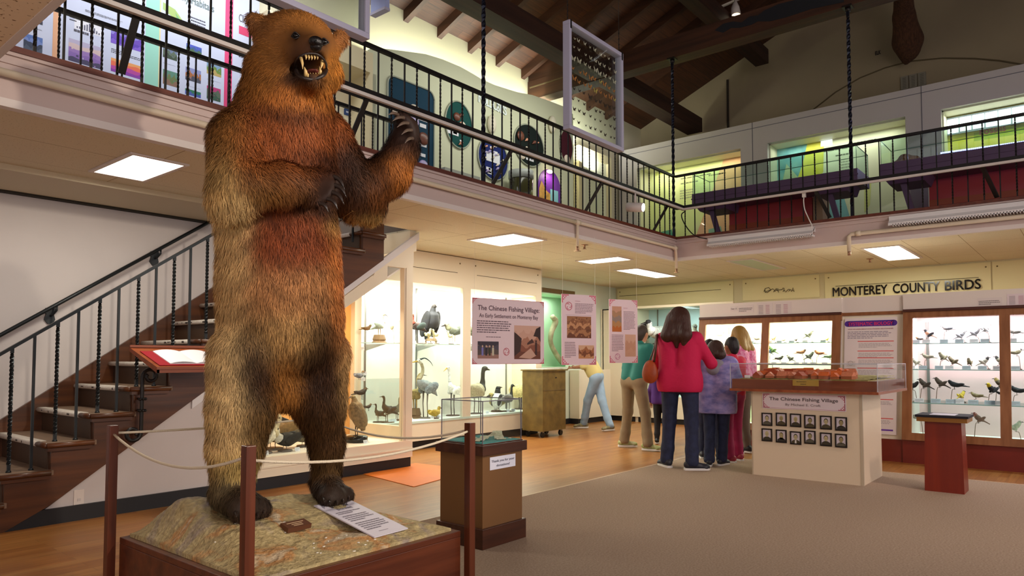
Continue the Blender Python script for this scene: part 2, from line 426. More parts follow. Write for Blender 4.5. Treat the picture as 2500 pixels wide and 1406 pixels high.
# ================================================================ upper storey
mb = MB().box((-4, 7.65, 3.0), (13.7, 7.8, 6.35), UPW); S(mb, 'wall_left')
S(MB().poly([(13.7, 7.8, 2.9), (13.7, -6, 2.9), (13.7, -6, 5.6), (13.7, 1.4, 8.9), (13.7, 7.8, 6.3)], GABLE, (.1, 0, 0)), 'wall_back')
dz = .4115
def zr(y): return 6.3+dz*(7.65-y)
mb = MB().poly([(-4, 8.3, zr(8.3)), (13.7, 8.3, zr(8.3)), (13.7, 1.4, zr(1.4)), (-4, 1.4, zr(1.4))], DECK, (0, 0, .08)); S(mb, 'ceiling')
mb = MB().poly([(-4, 1.4, zr(1.4)), (13.7, 1.4, zr(1.4)), (13.7, -6, zr(1.4)-7.4*dz), (-4, -6, zr(1.4)-7.4*dz)], DECK, (0, 0, .08)); S(mb, 'ceiling')
mb = MB().box((-4, -6, 0), (-3.9, 7.8, 6.0), STAIRWALL); S(mb, 'wall_near')
# rafters
rx = [7.36+.7165*i for i in range(-6, 9)]
xs = [PY(px, py, 7.65).x for px, py in ((985, 19), (1066, 62), (1143, 102), (1210, 136.5), (1273, 168.5))]
st = (xs[3]-xs[0])/3
for i in range(-7, 9):
    x = xs[0]+st*i
    if x > 13.6: continue
    mb = MB(); y0, y1 = 7.8, 1.4; h = .16
    mb.poly([(x, y0, zr(y0)), (x, y1, zr(y1)), (x, y1, zr(y1)-h), (x, 7.62, zr(7.62)-h), (x, 7.62, zr(7.62)-h), (x, y0, zr(y0)-h)], DKWY, (.09, 0, 0))
    S(mb, 'trim_13')
# tie beams across the hall with heels at the wall; the nearer one is out of the frame
def tie(x, name='tie_beam'):
    mb = MB().box((x, -6, 5.79), (x+.26, 7.65, 6.13), DKWY)
    mb.poly([(x+.02, 7.65, 6.13), (x+.02, 7.65, zr(7.65)-.02), (x+.02, 6.6, zr(6.6)-.03), (x+.02, 6.2, 6.13)], DKWY, (.22, 0, 0))
    mb.box((x-.012, 6.4, 6.0), (x, 7.6, 6.02), mat('groove line'))
    return S(mb, 'trim_14')
tie(XM)
# big purlin along the hall
pe, pt = PX(1683, 329, 13.3), PX(1691, 294, 13.3)
mb = MB().box((-4, 6.02, pe.z), (XM, 6.34, pt.z), DKW).box((XM+.26, 6.02, pe.z), (13.3, 6.34, pt.z), DKW)
S(mb, 'trim_15')
p2 = PX(1870, 150, 13.3)
S(MB().box((-4, p2.y-.05, p2.z-.05), (13.3, p2.y+.2, p2.z+.22), DKW), 'trim_16')
mb = MB().box((13.67, 5.62, 5.6), (13.7, 5.655, 6.9), mat('thin dark line', '2a2118', .7)); S(mb, 'trim_17')
# painted scroll ornament on the tie beam
ORN = mat('dark painted ornament', '14161d', .6)
mb = MB(); top = []; bot = []
pts = [(1745, 74), (1765, 58), (1790, 52), (1810, 55), (1830, 40), (1850, 38), (1865, 26), (1900, 10), (1960, -5), (2060, -40)]
low = [(2060, 5), (1980, 22), (1920, 42), (1880, 52), (1850, 52), (1835, 60), (1805, 68), (1785, 68), (1765, 80)]
mb.poly([PX(a, b, XM-.006) for a, b in pts+low], ORN, (.004, 0, 0)); S(mb, 'trim_18')
# ================================================================ flat printed boards
def flatmat(hexc, rough=.6): return mat('print '+hexc, hexc, rough)
class Bd:
    """a board: o = lower left corner, u right, v up (unit); prints lie on its face"""
    def __init__(s, o, u, v, w, h, face, th=.012, edge=None):
        s.mb = MB(); s.o, s.u, s.v = V(o), V(u).normalized(), V(v).normalized(); s.n = s.u.cross(s.v); s.w, s.h = w, h
        s.mb.obox(s.o-s.n*th, s.u, s.v, s.n, w, h, th, edge or face)
        s.rect(0, 0, w, h, face, 0)
    def p(s, x, y, l=1): return s.o+s.u*x+s.v*y+s.n*(.0006+.0008*l)
    def rect(s, x, y, w, h, m, l=1):
        if isinstance(m, str): m = flatmat(m)
        s.mb.add([s.p(x, y, l), s.p(x+w, y, l), s.p(x+w, y+h, l), s.p(x, y+h, l)], [(0, 1, 2, 3)], m); return s
    def poly(s, pts, m, l=1):
        if isinstance(m, str): m = flatmat(m)
        s.mb.add([s.p(x, y, l) for x, y in pts], [tuple(range(len(pts)))], m); return s
    def disc(s, x, y, rx, ry, m, l=1, seg=20): return s.poly([(x+rx*math.cos(2*pi*k/seg), y+ry*math.sin(2*pi*k/seg)) for k in range(seg)], m, l)
    def ring(s, x, y, r, t, m, l=1, seg=20, a0=0, a1=2*pi):
        if isinstance(m, str): m = flatmat(m)
        for k in range(seg):
            a, b = a0+(a1-a0)*k/seg, a0+(a1-a0)*(k+1)/seg
            s.poly([(x+r*math.cos(a), y+r*math.sin(a)), (x+r*math.cos(b), y+r*math.sin(b)), (x+(r-t)*math.cos(b), y+(r-t)*math.sin(b)), (x+(r-t)*math.cos(a), y+(r-t)*math.sin(a))], m, l)
        return s
    def text(s, st, x, y, size, m, width=None, align='L', l=2):
        if isinstance(m, str): m = flatmat(m)
        s.mb.text(st, s.o+s.u*x+s.v*y, s.u, s.v, size, m, width, align, s.n*(.0006+.0008*l)); return s
    def lines(s, x, y, w, h, n, m='55504e', fill=.45, l=1, rag=.12):
        """n lines of small print"""
        for i in range(n):
            yy = y+h-(i+.75)*h/n; ww = w*(1-rag*random.random()) if i < n-1 else w*.55
            q = x
            while q < x+ww:
                a = random.uniform(.06, .2)*w*.6; s.rect(q, yy, min(a, x+ww-q), h/n*fill, m, l); q += a+w*.012
        return s
    def photo(s, x, y, w, h, cols, seed=1, amp=.25, l=1, grain=0):
        """landscape-like picture: wavy bands from top to bottom"""
        r = random.Random(seed); n = len(cols); N = 14
        edges = [[y+h]*(N+1)]
        for i in range(1, n):
            b = y+h*(1-i/n); ph = r.random()*6; f = r.uniform(.4, 1.4)
            edges.append([min(edges[-1][k]-.002, b+h/n*amp*(math.sin(ph+k*f)+.5*math.sin(ph*3+k*f*2.3))) for k in range(N+1)])
        edges.append([y]*(N+1))
        for i, c in enumerate(cols):
            for k in range(N):
                xa, xb = x+w*k/N, x+w*(k+1)/N
                s.poly([(xa, max(y, edges[i+1][k])), (xb, max(y, edges[i+1][k+1])), (xb, max(y, edges[i][k+1])), (xa, max(y, edges[i][k]))], c, l)
        for i in range(grain):
            a, b = x+r.random()*w*.93, y+r.random()*h*.9; s.rect(a, b, w*r.uniform(.02, .07), h*r.uniform(.02, .1), r.choice(cols), l+1)
        return s
    def corners(s, m='c2344c', t=.06, inset=0):
        """fret ornaments: stepped blocks in the four corners and a thin frame"""
        W, H = s.w, s.h
        for cx, sx in ((inset, 1), (W-inset, -1)):
            for cy, sy in ((inset, 1), (H-inset, -1)):
                for i in range(6):
                    for j in range(6-i):
                        if (i+j) % 2 == 0 or i == 0 or j == 0:
                            q = t/6; a, b = cx+sx*i*q, cy+sy*j*q
                            s.rect(min(a, a+sx*q*.8), min(b, b+sy*q*.8), q*.8, q*.8, m, 1)
        return s
    def medallion(s, x, y, r, m='b01f38'):
        s.ring(x, y, r, r*.14, m, 1)
        for k in range(3):
            a = k*2*pi/3; s.ring(x+r*.42*math.cos(a), y+r*.42*math.sin(a), r*.36, r*.13, m, 1, 10, a-2.4, a+1.0)
        return s
    def build(s, name, **kw): return s.mb.build(name, **kw)
class BdY(Bd):
    """board parallel to the left wall; accepts photograph pixels for its prints"""
    def __init__(s, tl, br, Y, face, th=.02, **k):
        a, b = PY(*tl, Y), PY(*br, Y); s.Y = Y; s.x0, s.z0 = a.x, b.z
        super().__init__((a.x, Y, b.z), (1, 0, 0), (0, 0, 1), b.x-a.x, a.z-b.z, face, th, **k)
    def q(s, tl, br):
        a, b = PY(*tl, s.Y), PY(*br, s.Y); return a.x-s.x0, b.z-s.z0, b.x-a.x, a.z-b.z
class BdX(Bd):
    """board parallel to the back wall"""
    def __init__(s, tl, br, X, face, th=.02, **k):
        a, b = PX(*tl, X), PX(*br, X); s.X = X; s.y0, s.z0 = a.y, b.z
        super().__init__((X, a.y, b.z), (0, -1, 0), (0, 0, 1), a.y-b.y, a.z-b.z, face, th, **k)
    def q(s, tl, br):
        a, b = PX(*tl, s.X), PX(*br, s.X); return s.y0-a.y, b.z-s.z0, a.y-b.y, a.z-b.z
# ================================================================ railings of the gallery
STRIPW = mat('white edge strip', 'cfc6c0', .5)
RZ = 3.955
def railing_part(root, a, b, bars, left, w=YM, n0=0):
    """top rail, outer ledge with white strip, bars; left: runs along X at y=w"""
    def P(t, o, z): return V((t, w+o, z)) if left else V((w+o, t, z))
    def bx(o0, o1, z0, z1, m, name, e0=0, e1=0):
        MB().box(P(a+e0, o0, z0), P(b+e1, o1, z1), m).build(name, root)
    bx(-.012, .028, RZ-.012, RZ+.02, IRON, 'top_rail')
    bx(-.26, -.12, 3.40, 3.44, IRON, 'ledge', 0, -.2 if left else -.2)
    bx(-.265, -.235, 3.372, 3.40, STRIPW, 'ledge_edge', 0, -.22 if left else -.22)
    for i, t in enumerate(bars):
        mb = MB()
        if (i+n0) % 2: mb.twist(P(t, .008, FZ+.03), P(t, .008, RZ), .0098, IRON, 11)
        else: mb.beam(P(t, .008, FZ+.03), P(t, .008, RZ), .0125, .0125, IRON, (1, 0, 0))
        mb.build('baluster', root)
lr = thing('gallery_railing', (1.0, YM, FZ), 'long black iron railing of the left gallery with twisted and plain bars', 'railing')
lb = [5.347+.1535*k for k in range(-27, 29) if k]
railing_part(lr, 1.02, XM, [x for x in lb if x < XM-.05], True)
for a_, b_ in (((296, 180), (336, 25)), ((859, 333), (899, 235)), ((1203, 449), (1252, 363)), ((1429, 517), (1472, 444)), ((1595, 566), (1632, 504))):
    q0, q1 = PY(*a_, YM-.02), PY(*b_, YM-.20); q0.z = max(q0.z, FZ+.03); q1.z = 3.41
    MB().beam(q0, q1, .045, .012, IRON, (0, 1, 0)).build('brace', lr)
rr = thing('gallery_railing', (XM, 2, FZ), 'black iron railing of the right gallery, in front of the display tables', 'railing')
railing_part(rr, -1.2, YM, [YM-.155*k for k in range(1, 39)], False, XM, 1)
for y in (2.62, .82): MB().beam((XM-.02, y, FZ+.05), (XM-.23, y+.12, 3.40), .05, .014, IRON).build('brace', rr)
# inner guard around the stair opening
ir = thing('stair_guard', (3, 6.12, 3.035), 'low black guard rail around the stair opening behind the gallery railing', 'railing')
gz = 3.93
MB().box((1.2, 6.11, gz-.02), (5.32, 6.15, gz+.015), IRON).build('top_rail', ir)
for k in range(26):
    x = 1.42+.154*k; mb = MB()
    if k % 2: mb.twist((x, 6.13, 3.035), (x, 6.13, gz), .010, IRON, 11)
    else: mb.beam((x, 6.13, 3.035), (x, 6.13, gz), .0125, .0125, IRON, (1, 0, 0))
    mb.build('baluster', ir)
MB().beam((4.55, 6.35, 3.1), (5.3, 6.35, 3.55), .03, .03, IRON).build('stair_handrail', ir)
# twisted hanger rods
def rod(x, y, z1, n, lab):
    t = thing('hanger_rod', (x, y, FZ), lab, 'iron rod', 'twisted hanger rods of the gallery')
    mb = MB().twist((x, y, FZ-.0), (x, y, z1), .024, mat('blue black iron', '1b1d2b', .3, .6), n)
    mb.build('rod', t)
    MB().box((x-.06, y-.06, z1-.012), (x+.06, y+.06, z1+.01), IRON).lathe([(.035, 0), (.035, .05)], (x, y, z1-.06), IRON, 12).build('anchor_plate', t)
rod(5.347, YM-.0, 6.0, 13, 'twisted black rod hanging in front of the shell wall on the left gallery')
rod(XM+.04, 4.865, 5.79, 13, 'twisted black rod at the inner corner of the two gallery railings')
rod(XM+.04, 2.365, 5.79, 13, 'twisted black rod rising through the right gallery railing past the glass display table')
# ================================================================ pipes, sprinklers, lamps on the fascias
PIPE = mat('painted pipe', 'd6c6ae', .4)
t = thing('sprinkler_pipe', (5, YM-.05, 2.86), 'cream pipe running along the left gallery fascia and dropping at the corner', 'pipe')
pz = 2.86
MB().tube([(-.9+1.9, YM-.04, pz), (7.0, YM-.04, pz)], .024, PIPE, 12).build('pipe_run', t)
MB().tube([(7.0, YM-.04, pz), (9.5, YM-.04, pz), (9.56, YM-.05, pz-.03), (9.58, YM-.05, ZC-.12)], .022, PIPE, 12).build('pipe_run', t)
for x in (7.0, 9.56): MB().tube([(x-.04, YM-.04, pz), (x+.04, YM-.04, pz)], .034, PIPE, 12).build('fitting', t)
MB().tube([(7.0, YM-.04, pz), (7.0, YM-.04, ZC-.1)], .018, PIPE, 10).build('drop_pipe', t)
RUST = mat('brass sprinkler', 'a8846a', .4, .7)
for x, y, z in ((7.0, YM-.04, ZC-.16), (9.58, YM-.05, ZC-.18)):
    MB().lathe([(.02, 0), (.012, .02), (.012, .05)], (x, y, z), RUST, 10).box((x-.03, y-.03, z-.012), (x+.03, y+.03, z-.006), RUST).box((x-.028, y-.004, z-.012), (x-.022, y+.004, z+.05), RUST).box((x+.022, y-.004, z-.012), (x+.028, y+.004, z+.05), RUST).build('sprinkler_head', t)
t = thing('sprinkler_pipe', (XM-.05, 1.5, 2.80), 'cream pipe running along the right gallery fascia under the long lamp', 'pipe')
py = PX(2073, 600, XM-.05).y
MB().tube([(XM-.05, -2, 2.80), (XM-.05, py-.03, 2.80), (XM-.05, py, 2.77), (XM-.05, py, ZC-.1)], .026, PIPE, 12).build('pipe_run', t)
MB().tube([(XM-.05, py-.08, 2.80), (XM-.05, py-.14, 2.80)], .034, PIPE, 12).build('fitting', t)
MB().lathe([(.02, 0), (.02, .06)], (XM-.05, py, ZC-.15), RUST, 10).build('sprinkler_head', t)
for p, lab in (((2124, 640), 'small brass sprinkler head under the ceiling above the white lettering board'), ((1427, 607), 'rusty sprinkler head under the ceiling left of the two small lamps')):
    q = PZ(*p, ZC-.05); MB().lathe([(.05, .05), (.05, .045), (.014, .04), (.014, 0), (.03, -.004)], q, RUST, 12).build('ceiling_sprinkler', label=lab, cat='sprinkler')
def fluoro(y0, y1, z, lab):
    t = thing('fluorescent_lamp', (XM-.08, (y0+y1)/2, z), lab, 'lamp', 'white strip lamps on the right fascia')
    x = XM
    MB().box((x-.10, y0, z), (x, y1, z+.06), WHITEM).build('housing', t)
    MB().poly([(x-.02, y0, z+.06), (x-.02, y0, z+.075), (x-.15, y0, z-.03), (x-.15, y0, z-.06)], WHITEM, (0, y1-y0, 0)).build('reflector', t)
    mb = MB(); n = int((y1-y0)/.03)
    for i in range(n): mb.box((x-.15, y0+i*.03, z-.072), (x-.03, y0+i*.03+.008, z-.045), WHITEM)
    mb.build('louvre', t)
def ypf(x, y): return PX(x, y, XM-.15).y
fluoro(ypf(1982, 552), ypf(1725, 585), 2.885, 'white strip lamp on the fascia near the gallery corner, with a white cord')
fluoro(-1.5, ypf(2168, 545), 2.90, 'long white strip lamp on the fascia at the right edge of the photo')
WCORD = mat('white cord', 'd8d4ce', .5)
pts = [PX(*p, XM-.2) for p in ((1963, 478), (1962, 492), (1965, 512), (1975, 535), (1982, 550), (1980, 558))]
MB().tube(curve_pts(pts), .007, WCORD, 6).box(pts[0]+V((-.02, -.02, -.02)), pts[0]+V((.02, .02, .04)), WCORD).build('power_cord', label='white power cord with plug hanging from the ledge to the strip lamp', cat='cord')
pts = [PX(*p, XM-.2) for p in ((1672, 516), (1664, 524), (1668, 540), (1682, 562), (1700, 577), (1726, 583))]
MB().tube(curve_pts(pts), .008, IRON, 6).build('power_cord', label='black power cord curving from the ledge corner to the strip lamp', cat='cord')
# white can spotlight under the left ledge
c = PY(1553, 506, YM-.26)
t = thing('can_spotlight', c, 'white can spotlight shining under the ledge of the left railing', 'spotlight')
ax = (RT*.85-FW*.55-UP*.12).normalized(); SPW = mat('spot white', 'c9c0ba', .4)
MB().tube([c-ax*.13, c-ax*.12, c+ax*.10], [.045, .06, .06], SPW, 18).build('can', t)
MB().tube([c+ax*.095, c+ax*.101], [.052, .052], mat('spot glow', 'ffffff', .5, emit='fff0d0', es=18), 18).build('lens', t)
MB().tube([c+V((-.02, 0, .04)), c+V((-.02, 0, .2))], .012, SPW, 8).build('stem', t)
# light track with a spotlight beneath the roof
c = PX(1795, 22, 11.5)
t = thing('track_light', c, 'small track spotlight high under the dark roof above the tie beam', 'spotlight')
MB().beam(c+V((0, -.5, .2)), c+V((0, .25, .12)), .04, .03, SPW).build('track', t)
MB().tube([c+V((0, 0, .15)), c+V((0, 0, .02)), c+V((-.02, -.02, -.12))], [.02, .07, .08], SPW, 14).build('can', t)
MB().tube([c+V((-.02, -.02, -.118)), c+V((-.02, -.02, -.125))], .07, mat('dim lens', 'ffffff', .5, emit='ffe8c0', es=2), 14).build('lens', t)
# ================================================================ ceiling lamps of the ground floor
def panel_lamp(corners, lab, lit=True, p=22):
    xs = [PZ(*c, ZC).x for c in corners]; ys = [PZ(*c, ZC).y for c in corners]
    cx, cy_ = sum(xs)/4, sum(ys)/4; dx, dy = (max(xs)-min(xs))/2, (max(ys)-min(ys))/2
    t = thing('ceiling_lamp', (cx, cy_, ZC-.012), lab, 'ceiling lamp' if lit else 'ceiling hatch', 'recessed ceiling lamps' if lit else None)
    fr = .03; mb = MB(); M = TRIMW
    for a in ((-dx-fr, -dy-fr, dx+fr, -dy), (-dx-fr, dy, dx+fr, dy+fr), (-dx-fr, -dy, -dx, dy), (dx, -dy, dx+fr, dy)):
        mb.box((cx+a[0], cy_+a[1], ZC-.014), (cx+a[2], cy_+a[3], ZC-.001), M)
    mb.build('frame', t)
    MB().box((cx-dx, cy_-dy, ZC-.008), (cx+dx, cy_+dy, ZC-.002), LAMP if lit else mat('green grey hatch', 'bccab0', .6)).build('diffuser' if lit else 'hatch_panel', t)
    if lit: area('ceiling_lamp_light', (cx, cy_, ZC-.03), (cx, cy_, 0), 2*dx, 2*dy, p, (1, .97, .84))
panel_lamp(((322, 373), (437, 403), (345, 437), (247, 416)), 'recessed ceiling lamp above the staircase, nearest the bear', p=18)
panel_lamp(((1160, 588), (1240, 571), (1307, 582), (1245, 596)), 'recessed ceiling lamp in front of the tall bird case', p=26)
panel_lamp(((1415, 635), (1512, 627), (1535, 632), (1440, 642)), 'narrow recessed ceiling lamp above the two hanging narrow panels', p=20)
panel_lamp(((1515, 658), (1555, 656), (1643, 672), (1600, 677)), 'recessed ceiling lamp near the far corner, above the people', p=20)
panel_lamp(((2125, 604), (2195, 600), (2233, 629), (2165, 633)), 'recessed ceiling lamp above the large black lettering', p=26)
panel_lamp(((1783, 636), (1838, 632), (1905, 654), (1862, 658)), 'unlit pale green ceiling panel above the scribbled header board', False)
# a few lamps of the same kind over the hall floor, outside the view
for x, y in ((10.8, -1.0), (10.8, -3.6)): area('ceiling_lamp_light', (x, y, ZC-.03), (x, y, 0), 1.2, .4, 20, (1, .93, .80))
# ================================================================ posters on the left gallery
YPo = 7.55
def xp(px_): return PY(px_, 110, YPo).x
def qf(b, x0, y0, x1, y1): return b.q((x0, y0), (x1, y1))
def poster(x0, x1, lab, fill, face='ccd2e8', Y=YPo):
    b = BdY((x0, -160), (x1, 330), Y, flatmat(face), .03); fill(b)
    return b.build('poster_panel', label=lab, cat='poster')
def P0(b):
    b.photo(*qf(b, 58, 80, 103, 132), ['5a78b8', '7a8fc8', '3c4458', '505a6c'], 2, .4); b.photo(*qf(b, 40, 20, 104, 62), ['4a3a8c', '5a5a88', '3a3a4a'], 3, .3); b.lines(*qf(b, 66, 62, 103, 78), 3, '666a78')
def P1(b):
    W, H = b.w, b.h
    b.rect(0, 0, W*.07, H, 'e8b088', 1); b.rect(*qf(b, 192, -30, 345, 25), 'e8b4a0', 1)
    b.text('…ng forms when warm, moist ocean air', qf(b, 208, 12, 330, 20)[0], qf(b, 208, 0, 330, 16)[1], .055, '2e2a38', (qf(b, 208, 0, 345, 9)[2])*.95)
    b.text('…ools to its dew point', qf(b, 208, 12, 330, 20)[0], qf(b, 208, 0, 330, 24)[1], .055, '2e2a38', (qf(b, 208, 0, 345, 9)[2])*.6)
    b.lines(*qf(b, 208, 22, 300, 60), 5, '3c3a46'); b.lines(*qf(b, 170, 30, 200, 60), 3, '3c3a46')
    x, y, w_, h_ = qf(b, 182, 42, 247, 90); b.rect(x, y, w_, h_, 'f0f0f6', 1)
    for k, hh in enumerate((.2, .25, .5, .6, .75, .95, .7, .6, .35, .2)): b.rect(x+w_*(.08+.09*k), y+h_*.1, w_*.05, h_*.8*hh, '5a5a70', 2)
    for k in range(5): b.rect(x, y+h_*(.1+.18*k), w_, h_*.01, 'a8a8b4', 2)
    b.lines(*qf(b, 180, 80, 246, 88), 1, '55525c')
    b.photo(*qf(b, 168, 92, 247, 170), ['b8b0cc', 'd0b8b8', '9a78b8', '8a6ab0', '4a4464'], 4, .15, grain=10)
    b.photo(*qf(b, 271, 70, 346, 128), ['8a80d0', '6a48b8', '5a3cb0', '7a58c8'], 6, .5); b.photo(*qf(b, 271, 140, 346, 195), ['e8a060', 'e87050', 'b848a0', '8a3ca8'], 7, .2); b.lines(*qf(b, 271, 128, 346, 140), 3, '3c3a46')
def P2(b):
    W, H = b.w, b.h; b.rect(0, 0, W*.17, H, '9cd8c4', 1); b.rect(W*.16, 0, W*.015, H, 'e8d8a0', 2)
    b.text('So Many Habitats', qf(b, 400, 0, 500, 20)[0], qf(b, 400, 0, 500, 22)[1], .12, '6a7a74', (qf(b, 400, 0, 525, 9)[2])*.98)
    x, y, w_, h_ = qf(b, 398, 5, 455, 95); b.poly([(x, y+h_), (x+w_*.5, y+h_*.9), (x+w_, y+h_*.45), (x+w_*.85, y+h_*.1), (x+w_*.7, y+h_*.2), (x+w_*.4, y+h_*.6), (x, y+h_*.75)], 'a8c070', 1); b.poly([(x+w_*.5, y+h_*.8), (x+w_*.95, y+h_*.4), (x+w_*.7, y+h_*.35)], '78b078', 2)
    b.lines(*qf(b, 466, 38, 505, 95), 6, '3c3a46')
    for (q, cols, s_) in (((398, 112, 432, 150), ['6a7a98', '5a6a58', '3a4a38'], 1), ((398, 168, 432, 214), ['5a8a78', '6a7a4a', '8a6a58'], 2), ((455, 105, 492, 135), ['4a58c0', '3a5a9a', '4a6a4a'], 3), ((453, 162, 490, 205), ['8a90c0', 'a8683c', '4a4a5a'], 5), ((505, 150, 540, 190), ['7a9ab8', '6a8a3c', 'b8a060'], 6), ((505, 208, 538, 250), ['b83c78', '5a6a58', '3a5a48'], 7), ((452, 215, 490, 240), ['2c7a58', '4a5ab0'], 8)):
        b.photo(*qf(b, *q), cols, s_, .4, grain=12); b.lines(*qf(b, q[0], q[3]+2, q[2], q[3]+14), 3, '3c3a46')
def P3(b):
    W, H = b.w, b.h; b.rect(0, 0, W*.22, H, 'e0487c', 1)
    b.text('Climate', qf(b, 583, 60, 620, 80)[0], qf(b, 583, 60, 650, 78)[1], .13, '6a6a70', W*.45); b.rect(*qf(b, 583, 82, 640, 84), 'd0406c', 2); b.lines(*qf(b, 583, 120, 640, 160), 4, '3c3a46')
    b.rect(*qf(b, 583, 190, 640, 230), 'e8e8f0', 1)
poster(-40, 124, 'poster panel with blue hillside photos, farthest left behind the railing', P0)
poster(136, 352, 'peach bordered fog poster with bar chart and purple sea photos', P1)
poster(361, 545, 'teal bordered habitats poster with green map and small landscape photos', P2)
poster(554, 628, 'pink bordered climate poster partly behind the bear head', P3)
# door casings and partition behind the bear
mb = MB(); DC = mat('doorway beige', 'd4c9a4', .7)
a = PY(907, 150, 7.3)
mb.box((4.9, 7.25, 3.0), (a.x, 7.6, 3.2), UPW); mb.v = []; mb.f = []; mb.mi = []; mb.sm = []
mb.box((a.x-.10, 7.2, 3.0), (a.x, 7.64, 4.95), DC).box((4.3, 7.2, 4.95), (a.x, 7.64, 5.22), DC)
S(mb, 'wall_partition')
SG = BdY((842, 264), (876, 290), 7.63, flatmat('2c4a84'), .02); SG.rect(SG.w*.08, SG.h*.35, SG.w*.84, SG.h*.3, 'b8c4dc'); SG.build('small_sign', label='small blue lettered sign right of the bear shoulder behind the railing', cat='sign')
SG = BdY((861, 110), (895, 215), 7.64, flatmat('e8ead8'), .01); SG.lines(SG.w*.1, SG.h*.3, SG.w*.8, SG.h*.5, 8, '9aa09a'); SG.build('wall_notice', label='pale notice on the doorway just right of the bear head', cat='notice')
# ================================================================ shell wall with wavy top
YMw = 7.2
SHW = mat('pale sage wall', 'cdd1b3', .7)
topl = [(911, 116), (953, 120.5), (996, 126), (1039, 132), (1081, 145), (1124, 163), (1156, 181), (1177, 194), (1209, 208), (1263, 225), (1300, 232), (1340, 246), (1377, 260), (1399, 279)]
TP = [PY(*p, YMw) for p in topl]
mb = MB()
for i in range(len(TP)-1): mb.poly([(TP[i].x, YMw, 3.0), (TP[i+1].x, YMw, 3.0), (TP[i+1].x, YMw, TP[i+1].z), (TP[i].x, YMw, TP[i].z)], SHW, (0, .12, 0))
t = thing('exhibit_wall', (8, YMw, 3.0), 'pale sage exhibit wall with wavy top edge and round shell windows', 'display wall')
mb.build('wall_panel', t)
area('shell_wall_uplight', (8.0, 7.48, 5.0), (8.0, 7.62, 6.3), 3.6, .12, 75, (.97, 1, .88))
area('shell_wall_uplight', (10.6, 7.35, 5.1), (10.8, 7.62, 6.2), 2.0, .12, 40, (.97, 1, .88))
area('gallery_fill', (3.2, 6.6, 5.6), (3.2, 7.6, 4.2), 3.0, .3, 38, (.92, .95, 1))  # unseen fill lights added to brighten posters and shell wall
area('gallery_fill', (8.2, 6.0, 5.3), (8.2, 7.2, 4.0), 3.2, .3, 24, (1, 1, .9))
SHN = [mat('shell cream', 'e4d8c4', .35), mat('shell peach', 'd89a7c', .35), mat('shell lilac', 'a89ac8', .35), mat('shell brown', '6c3f30', .35)]
CARD = mat('white card', 'e4e6ea', .6)
def window(cx, cz, rx, rz_, colr, lab, items, rect=False, round_=.12):
    t = thing('shell_window', (cx, YMw-.02, cz-rz_), lab, 'shell display')
    n = 36; pts = []
    if rect:
        for sx, sz, a0 in ((1, 1, 0), (-1, 1, pi/2), (-1, -1, pi), (1, -1, 1.5*pi)):
            for k in range(5): a_ = a0+pi/2*k/4; pts.append((cx+sx*(rx-round_)+round_*math.cos(a_), cz+sz*(rz_-round_)+round_*math.sin(a_)))
    else: pts = [(cx+rx*math.cos(2*pi*k/n), cz+rz_*math.sin(2*pi*k/n)) for k in range(n)]
    MB().poly([(a_, YMw-.012, b_) for a_, b_ in pts], mat('shell backing '+colr, colr, .7, spec=.2), (0, .012, 0)).build('backing', t)
    MB().tube([(a_, YMw-.02, b_) for a_, b_ in pts+pts[:1]], .012, mat('window rim', '9fa592', .5), 6).build('rim', t)
    for it in items:
        x, z, r_, k = cx+it[0]*rx, cz+it[1]*rz_, it[2], it[3]
        mb = MB()
        if k == 'card': mb.box((x-r_, YMw-.018, z-r_*.45), (x+r_, YMw-.012, z+r_*.45), CARD).build('name_card', t)
        else:
            m_ = SHN[k]; 
            if it[2] > .06: mb.ell((x, YMw-.03, z), (r_, .03, r_*.9), m_, None, 14, 9)
            else: mb.tube(curve_pts([(x-r_, YMw-.03, z-r_*.5), (x, YMw-.035, z+r_*.2), (x+r_, YMw-.03, z+r_*.6)]), lerp_r([.004, r_*.5, .004]), m_, 8)
            mb.build('shell', t)
    return t
rs = random.Random(3)
def scatter(n, big=.05): return [(rs.uniform(-.6, .6), rs.uniform(-.75, .75), rs.uniform(.025, big), rs.choice((0, 1, 2, 'card'))) for _ in range(n)]
window(6.49, 4.36, .43, .66, '10384e', 'tall dark blue shell window with rounded corners behind the raised paw', [(-.72, .35, .10, 0), (-.38, .38, .08, 1), (.10, .40, .12, 0), (.45, .35, .10, 'card'), (-.4, .2, .07, 'card'), (.08, .2, .09, 2), (.5, .18, .06, 'card'), (.5, -.1, .1, 3), (.5, -.22, .07, 'card'), (.5, -.45, .05, 'card'), (.5, -.68, .09, 2), (.5, -.8, .05, 'card'), (-.3, -.6, .06, 0), (-.5, -.1, .06, 'card'), (.4, -.93, .06, 0)], True)
window(7.43, 4.68, .29, .35, '0f4844', 'round teal shell window left of the letters', [(-.2, .3, .07, 3), (.1, .4, .06, 3), (.2, .0, .07, 0), (-.45, -.35, .12, 'card'), (.1, -.8, .05, 1), (.4, -.2, .05, 2)]+scatter(4, .04))
window(8.20, 4.34, .355, .335, '1a2766', 'round deep blue shell window under the letters with many small shells', [(0, .05, .16, 'card')]+scatter(30))
window(9.11, 4.765, .40, .345, '121c1a', 'large round dark green shell window right of the letters', [(-.6, .3, .09, 3), (-.2, .2, .05, 1), (.3, .2, .06, 3), (.05, -.6, .1, 'card'), (-.5, -.6, .08, 0), (.3, -.4, .06, 2), (.1, -.3, .05, 2)]+scatter(6, .04))
window(10.18, 5.0, .20, .30, '481c28', 'small maroon oval shell window at the end of the wavy wall', [(0, -.75, .08, 0)])
LT = mat('white raised letters', 'e8f4f2', .4)
a, b_ = PY(1167, 250, YMw), PY(1237, 281, YMw); sz = .17; mb = MB(); st8 = 'MOLLUSKS'
